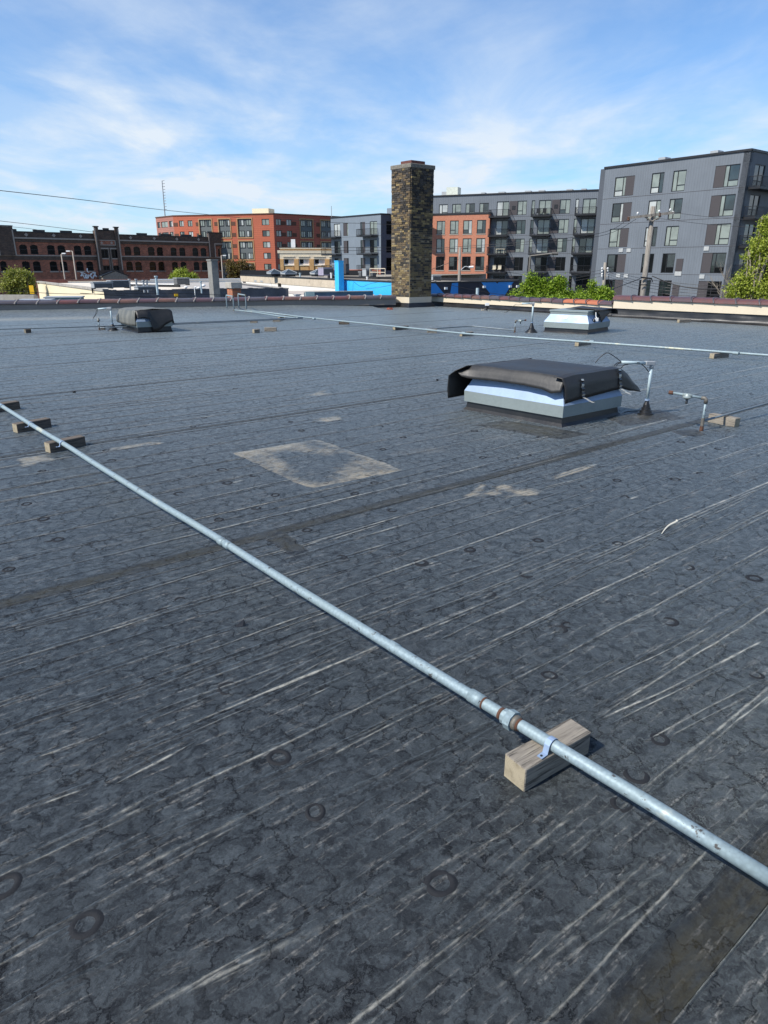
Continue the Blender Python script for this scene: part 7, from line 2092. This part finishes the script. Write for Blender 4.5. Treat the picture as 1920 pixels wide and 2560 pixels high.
wire('thin wire leaving the tall pole crossarm to the right, the lower one', [(1640, 545, 46.5), (1780, 562, 46), (1930, 570, 45)], .010)
wire('bright guy cable dropping from the short grey pole', [(1518, 680, 59), (1524, 705, 58), (1532, 730, 57)], .022)
wire('thin cable drooping across the bright blue wall', [(885, 705, 52), (905, 717, 52), (930, 708, 52), (1000, 697, 50)], .012)
wire('second cable drooping across the bright blue wall', [(915, 722, 52), (950, 718, 52), (1010, 706, 50)], .012)
# lattice radio mast far off
a_ = atd(405, 452, 300); b_ = atd(413, 545, 300); base = Vector((a_.x, a_.y, GROUND))
rm = thing('radio_mast', 'thin guyed radio mast rising behind the left end of the red building', 'radio mast', base)
mb = MB(); mb.tube([(b_.x, b_.y, GROUND), (b_.x, b_.y, b_.z), a_], [.28, .22, .16], 6); build('mast_tube', mb, M_UNIT, rm)
for i in range(11):
    q_ = a_.lerp(b_, i / 13); mb = MB(); mb.tube([q_, q_ + Vector((.9, 0, .1))], .12, 5); build('antenna_element', mb, M_UNIT, rm)

# ---------------------------------------------- trees
def leaf_mat(name, c1, c2, trans=0.35):
    m, t, b = new_mat(name)
    at_ = N(t, 'ShaderNodeAttribute'); at_.attribute_name = 'tone'
    c = mixc(t, at_.outputs['Fac'], (*c1, 1), (*c2, 1))
    t.links.new(c, b.inputs['Base Color']); b.inputs['Roughness'].default_value = .55; b.inputs['Specular IOR Level'].default_value = .3
    tr = N(t, 'ShaderNodeBsdfTranslucent'); mx = N(t, 'ShaderNodeMixShader'); mx.inputs[0].default_value = trans
    c2n = mixc(t, 1.0, c, (1.0, 1.15, 0.5, 1), 'MULTIPLY'); t.links.new(c2n, tr.inputs[0])
    t.links.new(b.outputs[0], mx.inputs[1]); t.links.new(tr.outputs[0], mx.inputs[2])
    t.links.new(mx.outputs[0], t.nodes['Material Output'].inputs[0])
    return m
ML_G = leaf_mat('fresh_green_leaf', (0.10, 0.17, 0.02), (0.33, 0.44, 0.05))
ML_Y = leaf_mat('yellow_green_leaf', (0.15, 0.19, 0.03), (0.42, 0.47, 0.07))
ML_O = leaf_mat('olive_leaf', (0.12, 0.14, 0.03), (0.34, 0.34, 0.09))
ML_R = leaf_mat('bronze_leaf', (0.10, 0.05, 0.025), (0.16, 0.13, 0.04))
M_BARK = plain('bark', (0.11, 0.09, 0.07), .95, var=.4, scale=6)
M_TWIG = plain('grey_twig', (0.22, 0.19, 0.15), .95, var=.3, scale=8)
def tree(label, base, blobs, n, leaf, mat, seed, trunk_r=.14, name='leafy_tree', cat='tree', group=None, twigs=14, shell=0.55, clump=6, bark=None, up=0.3):
    """blobs: (x, y, z, rx, ry, rz) ellipsoids; leaves grow in clumps on twigs spread through them"""
    r2 = np.random.RandomState(seed)
    root = thing(name, label, cat, base, group)
    vol = np.array([b[3] * b[4] * b[5] for b in blobs]) ** 0.75; pr_ = vol / vol.sum()
    nc = n // clump
    idx = r2.choice(len(blobs), nc, p=pr_)
    B = np.array(blobs)[idx]
    d = r2.normal(size=(nc, 3)); d /= np.linalg.norm(d, axis=1)[:, None]
    rr = shell + (1 - shell) * r2.rand(nc) ** 0.7
    rr *= 1 + 0.18 * r2.normal(size=nc) * (r2.rand(nc) < .35)
    cen = B[:, :3] + d * B[:, 3:] * rr[:, None]
    tone_c = np.clip(.5 + .28 * r2.normal(size=nc), 0, 1)
    c = np.repeat(cen, clump, axis=0) + r2.normal(size=(nc * clump, 3)) * leaf * 1.5
    tone = np.clip(np.repeat(tone_c, clump) + .15 * r2.normal(size=nc * clump), 0, 1)
    m = len(c)
    nrm = r2.normal(size=(m, 3)); nrm[:, 2] = np.abs(nrm[:, 2]) + up; nrm /= np.linalg.norm(nrm, axis=1)[:, None]
    t1 = np.cross(nrm, r2.normal(size=(m, 3))); t1 /= np.linalg.norm(t1, axis=1)[:, None]; t2 = np.cross(nrm, t1)
    s = leaf * (0.6 + .8 * r2.rand(m))[:, None]
    v = np.stack([c - t1 * s, c + t2 * s * .55 + nrm * s * .12, c + t1 * s, c - t2 * s * .55 + nrm * s * .12], axis=1).reshape(-1, 3)
    v -= np.array(base)
    me = bpy.data.meshes.new('crown'); me.from_pydata(v.tolist(), [], np.arange(m * 4).reshape(-1, 4).tolist()); me.materials.append(mat)
    a = me.attributes.new('tone', 'FLOAT', 'POINT'); a.data.foreach_set('value', np.repeat(tone, 4))
    o = bpy.data.objects.new('crown', me); coll.objects.link(o); o.parent = root
    mb = MB(); b0 = Vector(base); r3 = random.Random(seed)
    topb = max(blobs, key=lambda b_: b_[2]); tz = b0.lerp(Vector(topb[:3]), .75)
    cx = sum(b_[0] for b_ in blobs) / len(blobs); cy = sum(b_[1] for b_ in blobs) / len(blobs)
    mid = Vector((cx, cy, b0.z + (tz.z - b0.z) * .45))
    mb.tube(curve([b0, mid, tz], 6), [trunk_r * (1 - .8 * i / 12) for i in range(13)], 8)
    for k in range(twigs):
        b_ = blobs[k % len(blobs)]
        e = Vector((b_[0] + r3.uniform(-.8, .8) * b_[3], b_[1] + r3.uniform(-.8, .8) * b_[4], b_[2] + r3.uniform(-.3, .95) * b_[5]))
        st = b0.lerp(mid, r3.uniform(.5, 1)) if r3.random() < .5 else mid.lerp(tz, r3.uniform(0, .7))
        mb.tube([st, st.lerp(e, .5) + Vector((r3.uniform(-.2, .2), r3.uniform(-.2, .2), r3.uniform(.0, .4))), e], [trunk_r * .35, trunk_r * .22, trunk_r * .06], 5)
        for q in range(3):
            s2_ = st.lerp(e, r3.uniform(.4, .9)); mb.tube([s2_, s2_ + Vector((r3.uniform(-1, 1), r3.uniform(-1, 1), r3.uniform(0, 1))) * (b_[3] * .5)], [trunk_r * .12, trunk_r * .04], 4)
    build('trunk', mb, bark or M_BARK, root, smooth=True)
    return root
def blob(u, v, dist, ru, rv, depth=None):
    """ellipsoid seen at (u, v) with half sizes in photo pixels"""
    c = atd(u, v, dist); zc_ = c.y * CP - (c.z - EYE) * SP; m = zc_ / FPX
    return (c.x, c.y, c.z, ru * m, (depth or ru * m), rv * m)
def gb(u, dist):
    c = atd(u, 700, dist); return (c.x, c.y, GROUND)
D = 37
SB = ((1307, 718, 8, 12), (1323, 700, 7, 21), (1338, 703, 8, 19), (1322, 725, 16, 18), (1345, 728, 14, 18), (1360, 712, 8, 16), (1378, 714, 11, 15), (1395, 706, 10, 17), (1409, 712, 8, 15), (1375, 732, 22, 15), (1400, 732, 18, 18), (1425, 740, 13, 11), (1330, 745, 40, 10), (1400, 748, 50, 10), (1285, 738, 9, 11), (1443, 748, 20, 8))
tree('bright green leafy growth rising in three peaks behind the right parapet', gb(1370, D), [blob(a, b_, D, c_, d_) for a, b_, c_, d_ in SB], 17000, .058, ML_G, 3, .06, shell=.1, up=.6)
D = 41
SB = ((1482, 710, 7, 10), (1478, 728, 9, 12), (1503, 732, 20, 14), (1520, 738, 13, 12), (1449, 733, 8, 10), (1462, 745, 18, 9), (1500, 748, 34, 9))
tree('rounded bright green shrub below the short grey utility pole', gb(1500, D), [blob(a, b_, D, c_, d_) for a, b_, c_, d_ in SB], 8000, .060, ML_G, 4, .06, shell=.1, up=.6)
D = 30
tree('large yellow-green tree filling the right edge of the frame', gb(1950, D), [blob(1912, 565, D, 16, 26), blob(1900, 610, D, 26, 24), blob(1880, 640, D, 22, 16), blob(1925, 640, D, 40, 60), blob(1885, 672, D, 24, 14), blob(1865, 700, D, 30, 20), blob(1850, 725, D, 34, 22), blob(1905, 725, D, 50, 34), blob(1940, 590, D, 40, 60), blob(1980, 660, D, 60, 110), blob(1838, 748, D, 24, 12)], 36000, .046, ML_Y, 5, .28, twigs=110, shell=.2, clump=5, bark=M_TWIG, up=.3)
D = 33
br_ = thing('bare_tree', 'leafless grey twiggy sapling left of the large yellow-green tree', 'tree', gb(1835, D))
mb = MB(); r3 = random.Random(9)
def limb(p, d, L, r, k):
    e = p + d * L; mb.tube([p, p.lerp(e, .5) + Vector((r3.uniform(-.03, .03), 0, 0)) * L, e], [r, r * .8, r * .6], 5)
    if k <= 0: return
    for _ in range(3):
        nd = (d + Vector((r3.uniform(-.6, .6), r3.uniform(-.6, .6), r3.uniform(-.1, .4)))).normalized(); limb(p.lerp(e, r3.uniform(.5, 1)), nd, L * r3.uniform(.5, .72), r * .55, k - 1)
for du in (0, 8, -7, 16):
    q_ = atd(1835 + du, 760, D); limb(Vector((q_.x, q_.y, -1.5)), Vector((r3.uniform(-.1, .1), 0, 1)).normalized(), 1.5, .035, 4)
mb.tube([gb(1835, D), (q_.x, q_.y, -1.4)], .06, 6); build('branches', mb, M_TWIG, br_)
D = 78
tree('sparse yellow-green tree at the far left before the warehouse', gb(40, D), [blob(45, 700, D, 34, 26), blob(20, 715, D, 20, 18), blob(62, 690, D, 18, 14), blob(50, 735, D, 30, 16), blob(30, 690, D, 16, 12), blob(75, 715, D, 12, 20)], 6500, .11, ML_O, 6, .22, twigs=50, shell=.15, clump=4, bark=M_TWIG)
D = 92
tree('vivid yellow-green bush before the warehouse', gb(455, D), [blob(455, 695, D, 26, 12), blob(445, 686, D, 12, 11), blob(460, 682, D, 10, 10), blob(478, 692, D, 14, 9), blob(435, 694, D, 9, 7)], 7000, .10, ML_Y, 7, .15, shell=.2, clump=4, up=.5)
D = 125
tree('bronze and green tree between the warehouse and the yellow brick building', gb(590, D), [blob(590, 675, D, 24, 18), blob(575, 662, D, 12, 12), blob(605, 665, D, 16, 14), blob(590, 695, D, 20, 12), blob(625, 672, D, 14, 8)], 5200, .16, ML_R, 8, .25, twigs=40, shell=.15, clump=4)
# distant tree line and low houses closing the horizon
rd = random.Random(31); bl = []
for az in range(-48, 50, 3):
    q_ = azv(az + rd.uniform(-1, 1)) * rd.uniform(330, 420); h_ = rd.uniform(6.5, 9.5)
    bl.append((q_.x, q_.y, GROUND + h_ * .5, rd.uniform(9, 15), 6, h_ * .55))
ft = tree('hazy mass of far street trees closing the gaps between the buildings', (0, 370, GROUND), bl, 14000, 1.0, ML_O, 100, .1, name='far_trees', twigs=0, shell=.3, clump=4); del ft['category']; ft['kind'] = 'stuff'
